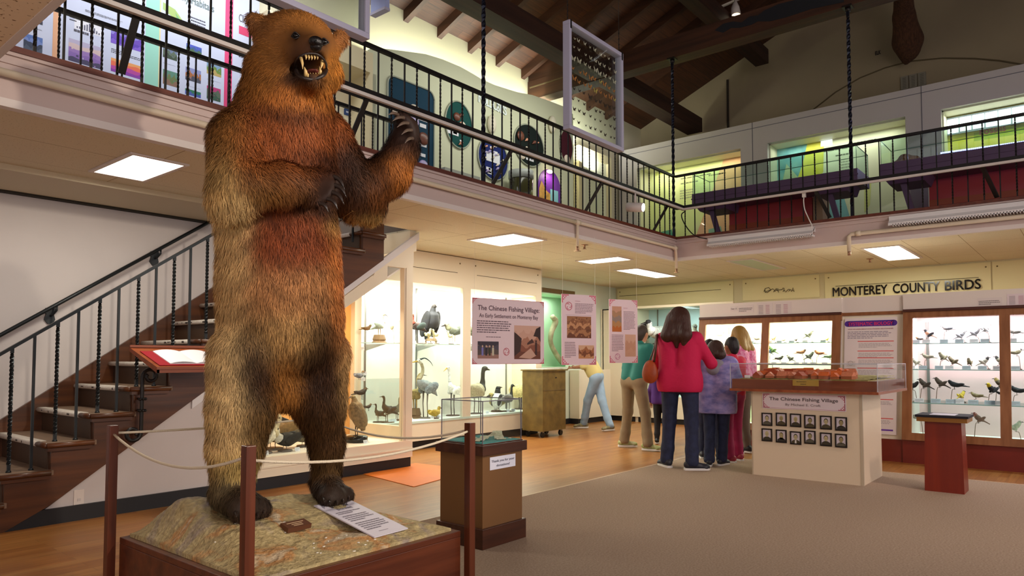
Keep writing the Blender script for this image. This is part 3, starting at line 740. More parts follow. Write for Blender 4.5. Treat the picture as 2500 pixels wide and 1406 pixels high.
u = V((b_.x-a.x, 0, b_.z+.12-a.z)); u = V((1, 0, 0))
t2 = thing('wall_letters', (a.x, YMw-.02, a.z), 'white raised letters spelling a shell group title on the wavy wall', 'lettering')
for i, ch in enumerate(st8):
    x = a.x+(b_.x-a.x)*i/8; mb = MB().text(ch, (x, YMw-.012, 5.155-.005*i), u, (0, 0, 1), .18, LT, None, 'L', None, .03); mb.build('letter', t2)
for px_, lab in ((1195, 'shell shaped wall lamp under the raised letters'), (1343, 'shell shaped wall lamp right of the large dark green window')):
    c = PY(px_, 305, YMw); MB().ell((c.x, YMw-.05, c.z), (.085, .06, .15), mat('plaster shell lamp', 'd9d3bd', .6), None, 12, 9).build('wall_lamp', label=lab, cat='wall lamp')
# low grey case, drum aquarium, lit purple niche in front of the shell wall
a, b_ = PY(1086, 404, 6.9), PY(1172, 440, 6.9)
MB().box((a.x, 6.9, 3.0), (b_.x, 7.15, 3.88), mat('grey case', '9fa398', .5)).box((a.x+.03, 6.89, 3.3), (b_.x-.03, 6.9, 3.8), mat('grey glass panel', 'b4bab2', .3)).build('low_case', label='low grey display case under the round teal shell window', cat='case')
c = PY(1272, 440, 6.9)
t = thing('specimen_drum', (c.x, 6.9, 3.0), 'dark glass drum on a pale stand below the large dark green window', 'specimen jar')
MB().box((c.x-.22, 6.75, 3.0), (c.x+.22, 7.1, 3.58), SHW).build('stand', t); MB().lathe([(.17, 3.58), (.19, 3.6), (.19, 4.02), (.17, 4.04)], (c.x, 6.9, 0), mat('dark olive glass', '3c3a22', .15)).build('drum', t)
MB().lathe([(.2, 4.04), (.2, 4.16), (.16, 4.17)], (c.x, 6.9, 0), mat('grey lid', 'aab0aa', .4)).build('lid', t)
cx_, cz_ = 9.69, 4.14
t = thing('lit_niche', (cx_, 7.15, 3.62), 'arched purple niche with a glowing lamp and orange rocks, right of the drum', 'display niche')
n = 28
MB().poly([(cx_+.33*math.cos(pi*k/n), YMw-.012, cz_+.34*math.sin(pi*k/n)) for k in range(n+1)]+[(cx_-.30, YMw-.012, 3.62), (cx_+.30, YMw-.012, 3.62)], mat('purple niche', '6a2c9c', .5), (0, .01, 0)).build('backing', t)
MB().poly([(cx_-.3, YMw-.02, 3.62), (cx_+.3, YMw-.02, 3.62), (cx_+.29, YMw-.02, 3.84), (cx_+.05, YMw-.02, 4.04), (cx_-.1, YMw-.02, 4.09), (cx_-.25, YMw-.02, 4.24), (cx_-.31, YMw-.02, 4.09)], mat('orange rock', 'c89a4c', .7, var=.3, scale=10), (0, .006, 0)).build('rock_scene', t)
MB().box((cx_+.0, YMw-.03, 3.79), (cx_+.22, YMw-.02, 4.14), mat('cyan picture', '8accd8', .5)).build('picture', t)
MB().ell((cx_-.08, YMw-.07, 4.42), (.07, .04, .03), mat('niche lamp', 'ffffff', .5, emit='ffe0b0', es=5), None, 10, 7).build('lamp', t)
area('niche_light', (cx_-.05, YMw-.12, 4.39), (cx_, YMw, 3.89), .2, .05, 1.4, (1, .8, .6))
# end of the left gallery: pale door and casing
x0, x1 = PY(1412, 420, 7.6).x, PY(1475, 430, 7.6).x
S(MB().box((x0, 7.55, 3.0), (x1, 7.62, 5.15), mat('pale door', 'dfe0cc', .6)).box((x0+.18, 7.54, 3.2), (x1-.18, 7.55, 4.95), mat('door panel', 'cfd2bc', .6)), 'door_1')
S(MB().box((x0-.12, 7.5, 3.0), (x0, 7.62, 5.3), DC).box((x1, 7.5, 3.0), (x1+.12, 7.62, 5.3), DC).box((x0, 7.5, 5.15), (x1, 7.62, 5.3), DC), 'trim_19')
# ================================================================ right gallery: panel wall with lit dioramas
XW = 12.6; PT = 5.535; zt, zs_ = 5.10, 3.1
wins = [(7.13, 4.96), (4.467, 2.255), (1.76, -1.5)]
mb = MB().box((XW, -6, zt), (XW+.1, 7.55, PT), PANELW).box((XW, -6, 3.0), (XW+.1, 7.55, zs_), PANELW)
edges = [7.55]+[e for w_ in wins for e in w_]+[-6]
for i in range(0, len(edges), 2): mb.box((XW, edges[i+1], zs_), (XW+.1, edges[i], zt), PANELW)
for y in (PX(1838, 400, XW).y, PX(2251, 300, XW).y): mb.box((XW-.004, y-.006, 3.0), (XW, y+.006, PT), mat('panel seam', '6a6870', .7))
mb.box((XW-.004, -6, 5.42), (XW, 7.5, 5.43), mat('panel seam'))
S(mb, 'wall_gallery_right')
S(MB().box((XW+.1, -6, PT-.05), (13.7, 7.6, PT), PANELW), 'ceiling')
YG = mat('diorama yellow green', 'dfe3a0', .7); CRB = mat('diorama cream', 'e4e2c4', .7); TEAL = mat('painted sea teal', '5a98a0', .7, col2='88bdb8', scale=5); YEL = mat('painted yellow', 'd8cf3a', .7, col2='e4dc6a', scale=4); ORB = mat('painted orange band', 'e8b48c', .7)
def win_trim(i):
    y0, y1 = wins[i]; m_ = mat('window stop', 'cfcab0', .5)
    S(MB().box((XW+.1, y0-.02, zs_), (XW+.45, y0, zt), m_).box((XW+.1, y1, zs_), (XW+.45, y1+.02, zt), m_).box((XW+.1, y1, zt-.02), (XW+.45, y0, zt), m_), 'trim_20')
    S(MB().box((XW+.045, y1, zs_), (XW+.05, y0, zt), glass()), 'window_%d' % (i+1))
for i in range(3): win_trim(i)
XD = 13.05
def dioback(i, lab, fill, face):
    y0, y1 = wins[i]; b = Bd((XD, y0+.25, zs_-.1), (0, -1, 0), (0, 0, 1), y0-y1+.5, zt-zs_+.25, face, .03); fill(b); return b.build('mural_panel', label=lab, cat='mural')
def dq(b, x, y):
    p = PX(x, y, XD); return ((b.o.y-p.y), p.z-b.o.z)
def dpoly(b, pts, m_, l=1): b.poly([dq(b, *p) for p in pts], m_, l)
def textrow(b, x, y, x2, n=1, c='7a7a5a'):
    a = dq(b, x, y); c2 = dq(b, x2, y); b.lines(a[0], a[1], c2[0]-a[0], .05*n, n, c, .5)
def D1(b):
    dpoly(b, [(1770, 380), (1830, 370), (1830, 600), (1690, 600), (1720, 520)], ORB, 1)
    dpoly(b, [(1600, 415), (1690, 400), (1660, 410), (1600, 430)], 'c8cc60', 2); textrow(b, 1662, 440, 1800); textrow(b, 1662, 452, 1740); textrow(b, 1730, 432, 1810)
    for k in range(4): textrow(b, 1660, 470+6*k, 1720, 1, 'a8ac88')
    dpoly(b, [(1610, 567), (1640, 560), (1645, 585), (1610, 585)], '5aa08c', 3); dpoly(b, [(1730, 560), (1760, 552), (1765, 575), (1730, 575)], '8ab0a0', 3)
def D2(b):
    dpoly(b, [(1860, 340), (1985, 330), (1975, 370), (1950, 450), (1930, 480), (1860, 520)], TEAL, 1); dpoly(b, [(1975, 332), (2012, 326), (2010, 420), (1990, 445), (1940, 455), (1960, 400)], YEL, 2)
    dpoly(b, [(1920, 400), (1955, 440), (1930, 470), (1905, 470)], 'b8c8a0', 3)
    dpoly(b, [(2004, 343), (2032, 339), (2032, 354), (2004, 358)], mat('glowing patch', 'ffffff', .5, emit='dce8ff', es=1.6), 3)  # small glowing rectangle laid on the mural
    for y_, xa, xb_ in ((356, 2070, 2200), (366, 2020, 2180), (374, 2010, 2150), (384, 2040, 2120)): textrow(b, xa, y_, xb_, 1, '6a6a5a')
    for k in range(5): textrow(b, 2050, 400+7*k, 2110, 1, 'a8a890')
    dpoly(b, [(2016, 490), (2060, 480), (2075, 530), (2016, 545)], '8ac0c8', 2); dpoly(b, [(2110, 440), (2128, 438), (2124, 500), (2110, 520)], 'd8d88a', 2)
def D3(b):
    b.rect(0, 0, b.w, b.h, YEL, 1)
    a = dq(b, 2378, 345); c2 = dq(b, 2520, 300); b.rect(a[0], a[1], c2[0]-a[0], c2[1]-a[1], 'a8b83c', 2)
    a = dq(b, 2392, 330); w_ = dq(b, 2456, 320)[0]-a[0]; b.text('Fossils', a[0], a[1], .16, 'b84c5c', w_, 'L', 3)
    textrow(b, 2468, 310, 2510, 2, '6a7030')
dioback(0, 'yellow green mural with orange band in the left gallery window', D1, YG)
dioback(1, 'painted map mural with teal sea and yellow coast in the middle gallery window', D2, CRB)
dioback(2, 'yellow mural with green fossil title sign in the right gallery window', D3, YEL)
for y, l, pw, c in ((6.0, 1.8, 9, (1, .98, .7)), (3.4, 1.9, 8, (.95, 1, .85)), (.6, 2.2, 12, (.95, 1, .7))): area('diorama_light', (XW+.25, y, zt-.05), (XW+.4, y, 3.2), .15, l, pw, c)
# window reflection in the right glass, built as a row of glowing panes
PAN = mat('glowing reflection pane', 'ffffff', .5, emit='d8e6ff', es=1.25)
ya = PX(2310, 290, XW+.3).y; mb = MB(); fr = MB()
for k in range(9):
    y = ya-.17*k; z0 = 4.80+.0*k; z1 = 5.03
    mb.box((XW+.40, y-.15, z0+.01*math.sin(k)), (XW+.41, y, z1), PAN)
mb.box((XW+.405, ya-1.6, 4.78), (XW+.42, ya+.03, 5.06), mat('reflection frame', '8a94a8', .5)); S(mb, 'window_4')
# LED strip
mb = MB(); LED = mat('blue white led', 'ffffff', .5, emit='8890ff', es=6); p0, p1 = PX(2298, 374, 11.6), PX(2520, 343, 11.6)
n = 46; t = thing('led_strip', p0.lerp(p1, .5), 'row of small blue white light dots above the right display table', 'light strip')
for k in range(n): p = p0.lerp(p1, k/n); mb.box(p-V((.01, .008, .01)), p+V((0, .008, .01)), LED)
mb.build('led_dots', t, kind='stuff'); MB().beam(p0-V((0, 0, .03)), p1-V((0, 0, .03)), .05, .03, mat('led rail', '3a3a7a', .4)).build('rail', t)
area('led_light', p0.lerp(p1, .5)+V((-.05, 0, -.05)), (XM+.5, 1, 3.6), 1.0, .03, 6, (.35, .3, 1), None, (0, 1, 0))
# display tables on the right gallery
DTB = mat('dark purple brown tray', '55405f', .45); REDC = mat('red lacquer cabinet', 'a83a40', .4); GREYC = mat('grey side panel', '9a96a4', .5)
def dtable(y0, y1, lab, cab):
    X0_, X1_ = 9.98, 10.62; t = thing('display_table', (10.3, (y0+y1)/2, 3.0), lab, 'display table')
    MB().box((X0_, y1, 3.57), (X1_, y0, 3.73), DTB).box((X0_-.01, y1-.01, 3.64), (X0_, y0+.01, 3.66), DTB).build('tray', t)
    g = glass('table glass', (.86, .95, .93), .12); mb = MB()
    for lo, hi in (((X0_+.01, y1+.01, 3.73), (X0_+.018, y0-.01, 4.04)), ((X1_-.018, y1+.01, 3.73), (X1_-.01, y0-.01, 4.04)), ((X0_+.01, y1+.01, 3.73), (X1_-.01, y1+.018, 4.04)), ((X0_+.01, y0-.018, 3.73), (X1_-.01, y0-.01, 4.04)), ((X0_+.01, y1+.01, 4.035), (X1_-.01, y0-.01, 4.043))): mb.box(lo, hi, g)
    mb.build('glass_cover', t); mb = MB(); ge = mat('green glass edge', '5c8078', .2)
    for p_, q_ in (((X0_+.012, y0-.012), (X0_+.012, y1+.012)), ((X1_-.012, y0-.012), (X1_-.012, y1+.012)), ((X0_+.012, y1+.012), (X1_-.012, y1+.012)), ((X0_+.012, y0-.012), (X1_-.012, y0-.012))): mb.beam((*p_, 4.04), (*q_, 4.04), .007, .007, ge)
    for p_ in ((X0_+.012, y0-.012), (X0_+.012, y1+.012), (X1_-.012, y1+.012), (X1_-.012, y0-.012)): mb.beam((*p_, 3.73), (*p_, 4.04), .006, .006, ge, (1, 0, 0))
    mb.build('glass_edges', t)
    for yy in ((y0-.28, y1+.35) if cab else (y0-.28, y1+.35)):
        MB().poly([(X0_+.1, yy-.2, 3.47), (X0_+.1, yy+.2, 3.47), (X0_+.02, yy+.26, 3.57), (X0_+.02, yy-.26, 3.57)], DTB, (.5, 0, 0)).build('under_bracket', t)
        MB().beam((X0_+.25, yy-.06, 3.0), (X0_+.2, yy+.05, 3.48), .07, .05, DTB, (1, 0, 0)).build('leg', t)
    return t
dtable(4.70, 2.36, 'dark display table with glass cover by the corner of the right gallery', True)
dtable(2.09, -1.5, 'dark glass display table with a brown rock at the right edge of the gallery', True)
def cabn(y0, y1, lab, m_): MB().box((10.75, y1, 3.0), (11.1, y0, 3.62), m_).box((10.74, y1, 3.25), (10.75, y0, 3.33), mat('orange stripe', '9c4428', .4)).build('red_cabinet', label=lab, cat='cabinet')
cabn(PX(1780, 500, 10.75).y, PX(1983, 500, 10.75).y, 'red lacquered cabinet under the display table by the gallery corner', REDC)
cabn(PX(2268, 450, 10.75).y, -1.5, 'red lacquered cabinet under the display table at the right edge', REDC)
MB().box((10.75, PX(2008, 500, 10.75).y, 3.0), (11.1, PX(1985, 500, 10.75).y, 3.6), mat('pale wood post', 'a08468', .6)).build('wood_post', label='pale brown post beside the red cabinet near the gallery corner', cat='post')
MB().box((11.6, PX(2266, 450, 11.6).y, 3.0), (11.9, PX(2222, 450, 11.6).y, 3.9), GREYC).build('grey_column', label='grey column behind the left end of the right display table', cat='column')
ck = PX(2212, 385, 10.3)
prs = [('e', V((10.3, ck.y+q[0], 3.77+q[1])), (q[2], q[2]*1.0, q[2]*.8)) for q in ((0, .03, .1), (.1, 0, .07), (-.09, .02, .08), (.02, .07, .07))]
v_, f_ = nets(prs, .02, .02); RKM = mat('brown fossil rock', '6c4632', .9, col2='9a6a4c', scale=20, bump=1, bscale=50)
net_obj('fossil_rock', v_, f_, RKM, label='lumpy brown fossil rock inside the right glass display table', cat='rock')
# ================================================================ gable: elk mount, tiny word, air vent, ceiling crack
ex = PX(2215, 100, 13.2)
def E_(x, y, X=13.2): return PX(x, y, X)
def er(r, p): return r*dep(p)/FPX if 'dep' in globals() else r*.0085
def dep(p): return (V(p)-CAM).dot(FW)
prs = []
for a, b_, ra, rb in (((2205, -30, 12.6), (2207, 40, 13.1), 20, 24), ((2207, 40, 13.1), (2216, 100, 13.3), 24, 34), ((2216, 100, 13.3), (2218, 125, 13.35), 32, 24), ((2218, 125, 13.35), (2212, 150, 13.4), 22, 8), ((2200, -40, 12.6), (2196, -20, 12.2), 18, 14)):
    A_, B_ = E_(*a), E_(*b_); prs.append(('c', A_, B_, ra*dep(A_)/FPX, rb*dep(B_)/FPX))
v_, f_ = nets(prs, .035, .06)
elk = net_obj('elk_mount', v_, f_, mat('elk hide', '3d2517', .95, col2='5a3a24', scale=14, bump=1, bscale=40, stretch=(3, 3, .6)), label='dark brown elk head mount hanging high on the end wall', cat='animal mount')
for s_ in (-1, 1):
    p = E_(2200, -35, 12.5); MB().tube(curve_pts([p+V((0, .1*s_, .1)), p+V((0, .45*s_, .4)), p+V((-.1, .6*s_, .9)), p+V((-.3, .5*s_, 1.3))]), lerp_r([.035, .03, .025, .008]), mat('antler', '6b5238', .6), 8).build('antler', elk)
p = PX(2137, 131, 13.69); q = PX(2150, 127, 13.69)
MB().text('ELK', (13.69, p.y, p.z-.03), (0, -1, 0), (0, 0, 1), .10, mat('black small letters', '1c1714', .6), p.y-q.y, 'L', V((-.004, 0, 0)), .03).build('tiny_letters', label='tiny black word on the end wall left of the elk mount', cat='lettering')
a, b_ = PX(2197, 196, 13.66), PX(2262, 212, 13.66)
t = thing('air_vent', (13.68, (a.y+b_.y)/2, b_.z-.1), 'grey air vent with three grilles under the elk mount', 'vent')
w3 = (a.y-b_.y)/3; VG = mat('vent grey', '7f7a6c', .6); VD = mat('vent slot', '5e5a50', .7)
for k in range(3):
    y0 = a.y-w3*k; mb = MB().box((13.67, y0-w3+.008, a.z-.17), (13.7, y0-.008, a.z+.06), VG)
    for j in range(7): mb.box((13.665, y0-w3+.04, a.z-.15+.028*j), (13.67, y0-.04, a.z-.14+.028*j), VD)
    mb.build('grille', t)
mb = MB().tube([PX(x_, y_, 13.69) for x_, y_ in ((1985, 268), (2040, 225), (2100, 190), (2160, 166), (2220, 150), (2300, 142), (2380, 143), (2440, 148), (2500, 158))], .012, mat('crack line', '5e5138', .8), 5); S(mb, 'trim_21')
# ================================================================ hanging insect frames
FW_ = mat('lilac white frame', 'b9b6cc', .45); PB = [mat('pale butterfly', 'd9d2b8', .7), mat('orange butterfly', 'c8803c', .7), mat('dark moth', '3a2c24', .7), mat('yellow butterfly', 'c9b458', .7)]
def iframe(x0, x1, z0, z1, Y, lab, n, seed, ztop, vis=None):
    t = thing('insect_frame', ((x0+x1)/2, Y, z0), lab, 'insect display frame'); fw = .045; d = .09
    for lo, hi, nm in (((x0, Y, z0), (x1, Y+d, z0+fw), 'frame_bar'), ((x0, Y, z1-fw), (x1, Y+d, z1), 'frame_bar'), ((x0, Y, z0+fw), (x0+fw, Y+d, z1-fw), 'frame_bar'), ((x1-fw, Y, z0+fw), (x1, Y+d, z1-fw), 'frame_bar')): MB().box(lo, hi, FW_).build(nm, t, bevel=.004)
    g = glass('frame glass', (.93, .96, .94), .10)
    MB().box((x0+fw, Y+.02, z0+fw), (x1-fw, Y+.024, z1-fw), g).build('glass_pane', t); MB().box((x0+fw, Y+.066, z0+fw), (x1-fw, Y+.07, z1-fw), g).build('glass_pane', t)
    r_ = random.Random(seed); cols = 9; rows = (n+cols-1)//cols
    for k in range(n):
        i, j = k % cols, k//cols; x = x0+.09+(x1-x0-.18)*(i+.5+r_.uniform(-.2, .2))/cols; z = z1-.08-(z1-z0-.16)*(j+.5+r_.uniform(-.1, .1))/rows
        f_ = j/rows; m_ = PB[0] if f_ < .25 else (PB[r_.choice((1, 3, 1))] if f_ < .5 else PB[2]); s_ = r_.uniform(.018, .034)*(1.25 if .2 < f_ < .6 else .9)
        mb = MB()
        for sg in (-1, 1):
            mb.add([(x, Y+.045, z), (x+sg*s_, Y+.04, z+s_*.9), (x+sg*s_*1.1, Y+.04, z+s_*.3), (x+sg*s_*.35, Y+.045, z-s_*.1)], [(0, 1, 2, 3)], m_)
            mb.add([(x, Y+.045, z), (x+sg*s_*.8, Y+.042, z+s_*.0), (x+sg*s_*.6, Y+.042, z-s_*.7), (x+sg*s_*.1, Y+.045, z-s_*.4)], [(0, 1, 2, 3)], m_)
        mb.tube([(x, Y+.045, z+s_*.4), (x, Y+.045, z-s_*.5)], s_*.12, PB[2], 5); mb.build('butterfly', t)
    for x in (x0+.03, x1-.03):
        mb = MB().tube([(x, Y+.045, z1), (x, Y+.045, ztop)], .003, IRON, 5).box((x-.012, Y-.004, z1-.09), (x+.012, Y+.0, z1+.01), IRON)
        for k in range(8): mb.ell((x, Y+.045, z1+.04+k*.035), (.009 if k % 2 else .004, .004 if k % 2 else .009, .02), IRON, None, 8, 5)
        mb.build('chain', t)
    return t
iframe(6.16, 7.295, 3.70, 4.90, 4.3, 'hanging glass insect frame with rows of butterflies before the dark roof', 81, 2, 7.0)
iframe(2.2, 3.445, 3.71, 4.95, 4.3, 'hanging glass insect frame cut off by the top edge above the bear head', 18, 4, 7.0)
c = PX(905, 33, 5.2); c2 = PX(941, 6, 5.2)
MB().box((5.2, c2.y, c.z), (5.26, c.y, c.z+1.0), mat('periwinkle sign', 'a9b4e0', .5)).box((5.19, c2.y, c.z-.03), (5.27, c.y, c.z), FW_).tube([(5.23, (c.y+c2.y)/2, c.z+1), (5.23, (c.y+c2.y)/2, 7.2)], .004, IRON, 5).build('hanging_sign', label='corner of a pale blue hanging sign at the top edge right of the bear', cat='sign')
# ================================================================ staircase
RISER = mat('dark brown riser', '46301f', .5, var=.1, scale=5)
TREAD = mat('worn brown tread', '7d6450', .7, var=.18, scale=14)
STRW = wood('stringer wood', '3f210f', '5e3418', 0, .38, 16, coat=.1)
NOSE = mat('scuffed white nosing', 'd9d0c6', .6, col2='c9beb2', scale=30)
SCUFF = mat('scuff marks', '4d423c', .8)
RAIL = mat('dark iron rail', '26292b', .38, metal=.5)
st_ = thing('staircase', (2.6, 5.95, 0), 'dark wooden staircase with white edged steps and an iron bar railing', 'staircase')
NX, NZ, RUN, RIS = 1.81, .60, .2835, .196
YO, YI = 5.93, 7.06
for k in range(-3, 11):
    x, z = NX+RUN*k, NZ+RIS*k
    if z < .03: z = .012+.0
    if z > ZC-.02: break
    MB().box((x, YO-.03, z-.035), (x+RUN+.05, YI, z), TREAD).build('tread', st_)
    MB().box((x+.03, YO+.05, max(0, z-RIS)), (x+.05, YI, z-.035), RISER).build('riser', st_)
    mb = MB().tube([(x+.004, YO+.16, z-.017), (x+.004, YI, z-.017)], .021, NOSE, 10)
    mb.box((x+.002, YO+.16, z-.02), (x+.055, YI, z+.003), NOSE)
    for j in range(random.randint(3, 7)):
        y = random.uniform(YO+.2, YI-.1); mb.box((x-.019, y, z-.02-.004*j % .01), (x-.016, y+random.uniform(.01, .05), z-.012), SCUFF)
    mb.build('white_nosing', st_)
    mb = MB().tube([(x+.0, YO-.03, z-.017), (x+.0, YO+.16, z-.017)], .02, STRW, 10).tube([(x, YO-.035, z-.017), (x+RUN+.03, YO-.035, z-.017)], .02, STRW, 10)
    mb.box((x+.01, YO-.035, z-.06), (x+RUN+.02, YO+.0, z-.035), STRW)
    mb.build('return_nosing', st_)
# outer stringer: saw-tooth top, straight sloped bottom
slope = .688
def zb(x): return .087+slope*(x-1.766)
topz = ZC-.002
pts = []
for k in range(-3, 11):
    x, z = NX+RUN*k+.04, NZ+RIS*k-.04
    if z > topz: break
    z = max(z, .02); pts += [(x, max(.0, z-RIS)), (x, z)]
xe = 1.766+(topz-.087)/slope
pts.append((pts[-1][0]+RUN, pts[-1][1])); pts.append((pts[-1][0], topz)); pts.append((xe, topz)); pts.append((1.766-.087/slope, 0))
tri = []
mb = MB(); n = len(pts)
# build as convex columns so the saw-tooth fills cleanly
for k in range(-3, 11):
    x, z = NX+RUN*k+.04, max(.02, NZ+RIS*k-.04); x1 = x+RUN; z = min(z, topz)
    b0, b1 = max(0, zb(x)), max(0, zb(x1))
    if b0 >= topz: break
    if z > topz-.16: z = topz
    if b1 > topz: x1 = xe; b1 = topz-.001
    mb.poly([(x, YO, b0), (x1, YO, b1), (x1, YO, max(z, b1)), (x, YO, z)], STRW, (0, .05, 0))
mb.build('stringer', st_)
zs = lambda x: .71+.69*(x-1.83)
MB().poly([(.81, YI, 0), (1.3, YI, 0), (4.2, YI, zs(4.2)-.5), (4.2, YI, zs(4.2)), (.81, YI, zs(.81))], STRW, (0, .035, 0)).build('wall_stringer', st_)
def zrail(x): return 1.249+.692*(x-1.539)
MB().beam((.4, 6.02, zrail(.4)), (3.45, 6.02, zrail(3.45)), .03, .022, RAIL).build('handrail', st_)
bx0 = [1.612, 1.750]
for i in range(-3, 9):
    for j in range(2):
        x = (bx0[j]+.2865*i)+(.0 if j == 0 else 0); k = math.floor((x-(NX-.02))/RUN); z = NZ+RIS*k
        if z < .05: z = .012
        if zrail(x) > ZC-.1: continue
        mb = MB()
        if j == 0: mb.twist((x, 6.02, z), (x, 6.02, zrail(x)), .0145, RAIL, 13)
        else: mb.beam((x, 6.02, z), (x, 6.02, zrail(x)), .017, .017, RAIL, (1, 0, 0))
        mb.lathe([(.019, 0), (.016, .012)], (x, 6.02, z), RAIL, 10); mb.build('baluster', st_)
for x in (4.62, 4.9): MB().beam((x, 6.02, 2.45), (x, 6.02, ZC+.1), .017, .017, RAIL, (1, 0, 0)).build('baluster', st_)
# rail on the wall with cast brackets
t = thing('wall_handrail', (2.5, 7.03, 2), 'black round handrail on the stair wall with two leaf shaped brackets', 'handrail')
def zw(x): return 1.426+.686*(x-1.811)
MB().tube([(.8, 7.02, zw(.8)), (3.75, 7.02, zw(3.75))], .017, RAIL, 12).build('rail', t)
for px_, py_ in ((125, 757), (380, 622)):
    c = PY(px_, py_, 7.06)
    mb = MB(); c = V((c.x, 7.1, zw(c.x)-.06))
    mb.poly([c+V((a, 0, b)) for a, b in ((-.035, .05), (-.05, .01), (-.03, -.0), (-.045, -.05), (-.015, -.09), (.02, -.09), (.04, -.05), (.028, 0), (.05, .02), (.035, .06))], RAIL, (0, -.02, 0))
    mb.tube([c+V((.0, -.01, -.02)), c+V((.01, -.05, -.01)), c+V((.03, -.08, .03)), V((c.x+.03, 7.02, zw(c.x+.03)-.012))], .009, RAIL, 8)
    mb.build('bracket', t)
# wall under the stairs: white panel below the slope, black base, outlet
S(MB().poly([(1.6, 5.97, 0), (3.42, 5.97, 0), (3.42, 5.97, zb(3.42)), (1.72, 5.97, zb(1.72)-.02), (1.6, 5.97, 0.0)], STAIRWALL, (0, .04, 0)), 'wall_stair')
S(MB().box((.6, 5.945, 0), (3.40, 5.97, .115), BLACK), 'baseboard_left')
c = PY(192, 1213, 5.97)
MB().box((c.x-.035, 5.962, c.z-.055), (c.x+.035, 5.97, c.z+.055), mat('outlet plate', 'd9cec6', .4)).box((c.x-.012, 5.959, c.z-.03), (c.x+.012, 5.962, c.z-.01), STAIRWALL).build('outlet_plate', label='white blank outlet plate low on the wall under the stairs', cat='outlet')
c = PY(1405, 849, 7.65)
MB().box((c.x-.18, 7.64, c.z-.06), (c.x+.15, 7.65, c.z+.06), mat('yellowish plate', 'd8c890', .4)).build('switch_plate', label='yellowish wide switch plate on the pale wall between two hanging panels', cat='switch')
# ================================================================ case under the stairs
CW = mat('case cream paint', 'e3d7bf', .5)
CWI = mat('case interior cream', 'f1ebe0', .6)
ORG = mat('orange tan case back', 'e0a45c', .7)
X0, X1, YC = 3.44, 5.44, 5.99
t = thing('display_case', (4.4, YC, 0), 'cream display case of birds under the slope of the staircase', 'display case')
MB().box((X0, YC+.01, 0), (X1, YC+.05, .115), BLACK).build('plinth', t)
mb = MB().box((X0, YC-.02, .115), (X1+.0, YC+.03, .30), CW).box((X0, YC-.035, .20), (X1+.0, YC-.02, .215), CW); mb.build('base_panel', t)
mb = MB().box((5.31, YC-.01, .30), (X1, YC+.06, 2.50), CW).box((5.40, YC-.0, 2.45), (5.50, 7.05, 2.675), CW).box((5.335, YC-.02, .3), (5.37, YC-.01, 2.3), CW); mb.build('corner_post', t)
# sloping frame and top infill
mb = MB(); th = .11
mb.poly([(X0, YC-.016, zb(X0)-.16), (5.06, YC-.016, zb(5.06)-.26), (5.06, YC-.016, zb(5.06)-.1), (X0, YC-.016, zb(X0)-.09)], CW, (0, .05, 0))
mb.poly([(5.06, YC-.022, 2.235), (5.32, YC-.022, 2.235), (5.44, YC-.022, 2.3), (5.44, YC-.022, 2.6), (5.38, YC-.022, zb(5.38)-.03), (4.9, YC-.022, zb(4.9)-.05), (4.86, YC-.022, 2.235-.13)], CW, (0, .05, 0))
mb.build('header_panel', t)
MB().poly([(2.9, YC-.045, zb(2.9)-.075), (5.5, YC-.045, zb(5.5)-.075), (5.5, YC-.045, zb(5.5)+.01), (2.9, YC-.045, zb(2.9)+.01)], WHITEM, (0, .04, 0)).build('sloping_trim', t)
MB().box((X0, YC+.03, .115), (X1, 7.05, .30), CWI).build('case_floor', t)
MB().poly([(X0, 7.03, .3), (X1, 7.03, .3), (X1, 7.03, zb(X1)-.3), (X0, 7.03, zb(X0)-.17)], ORG, (0, .03, 0)).build('back_panel', t)
MB().poly([(X0, YC+.05, .3), (X0, 7.03, .3), (X0, 7.03, zb(X0)-.1), (X0, YC+.05, zb(X0)-.1)], ORG, (.02, 0, 0)).build('side_panel', t)
MB().poly([(X0, YC+.04, zb(X0)-.17), (X1, YC+.04, zb(X1)-.3), (X1, 7.03, zb(X1)-.3), (X0, 7.03, zb(X0)-.17)], CWI, (0, 0, .02)).build('sloping_ceiling', t)
MB().box((X0, YC+.02, .30), (5.31, YC+.026, 1.0), glass()).build('front_glass', t)
MB().box((X1-.04, YC+.1, .45), (X1-.034, 7.0, 2.3), glass()).build('side_glass', t)
MB().box((X1-.06, 6.95, .3), (X1, 7.05, 2.45), CW).box((X1-.06, YC+.06, .30), (X1, 6.95, .45), CW).build('glass_frame', t)
area('stair_case_light', (4.6, 6.45, 1.78), (4.7, 6.6, .3), .9, .3, 22, (1, .8, .55))
area('stair_case_light', (5.15, 6.5, 2.15), (5.0, 6.6, .3), .3, .5, 7, (1, .85, .62))
# ================================================================ tall case along the wall
YT = 7.0; TX0, TX1 = 5.46, 9.2
t = thing('display_case', (7.4, YT, 0), 'tall cream lit bird case with glass shelves beside the staircase', 'display case')
MB().box((TX0, YT+.06, 0), (TX1, YT+.1, .12), BLACK).build('plinth', t)
SZ0 = .385; SZ1 = 2.235; SHZ = 1.42
MB().box((TX0, YT, .12), (TX1, YT+.05, SZ0-.02), CW).box((TX0, YT-.012, SZ0-.03), (TX1, YT+.04, SZ0), mat('glass green edge', 'c7ddd2', .3)).build('base_panel', t)
mb = MB().box((TX0, YT, SZ1), (TX1, YT+.05, ZC-.01), CW)
for x in (TX0+.05, 7.27, 7.6, 9.1): mb.tube([(x, YT-.004, ZC-.1), (x, YT+.001, ZC-.1)], .012, mat('screw head'))
mb.box((6.36, YT-.003, 2.44), (7.22, YT, 2.447), DL).box((7.63, YT-.003, 2.44), (9.07, YT, 2.447), DL); mb.build('header_panel', t)
for a, b in ((7.335, 7.50), (9.05, TX1), (TX0, TX0+.06)): MB().box((a, YT, SZ0), (b, YT+.05, SZ1), CW).build('mullion', t)
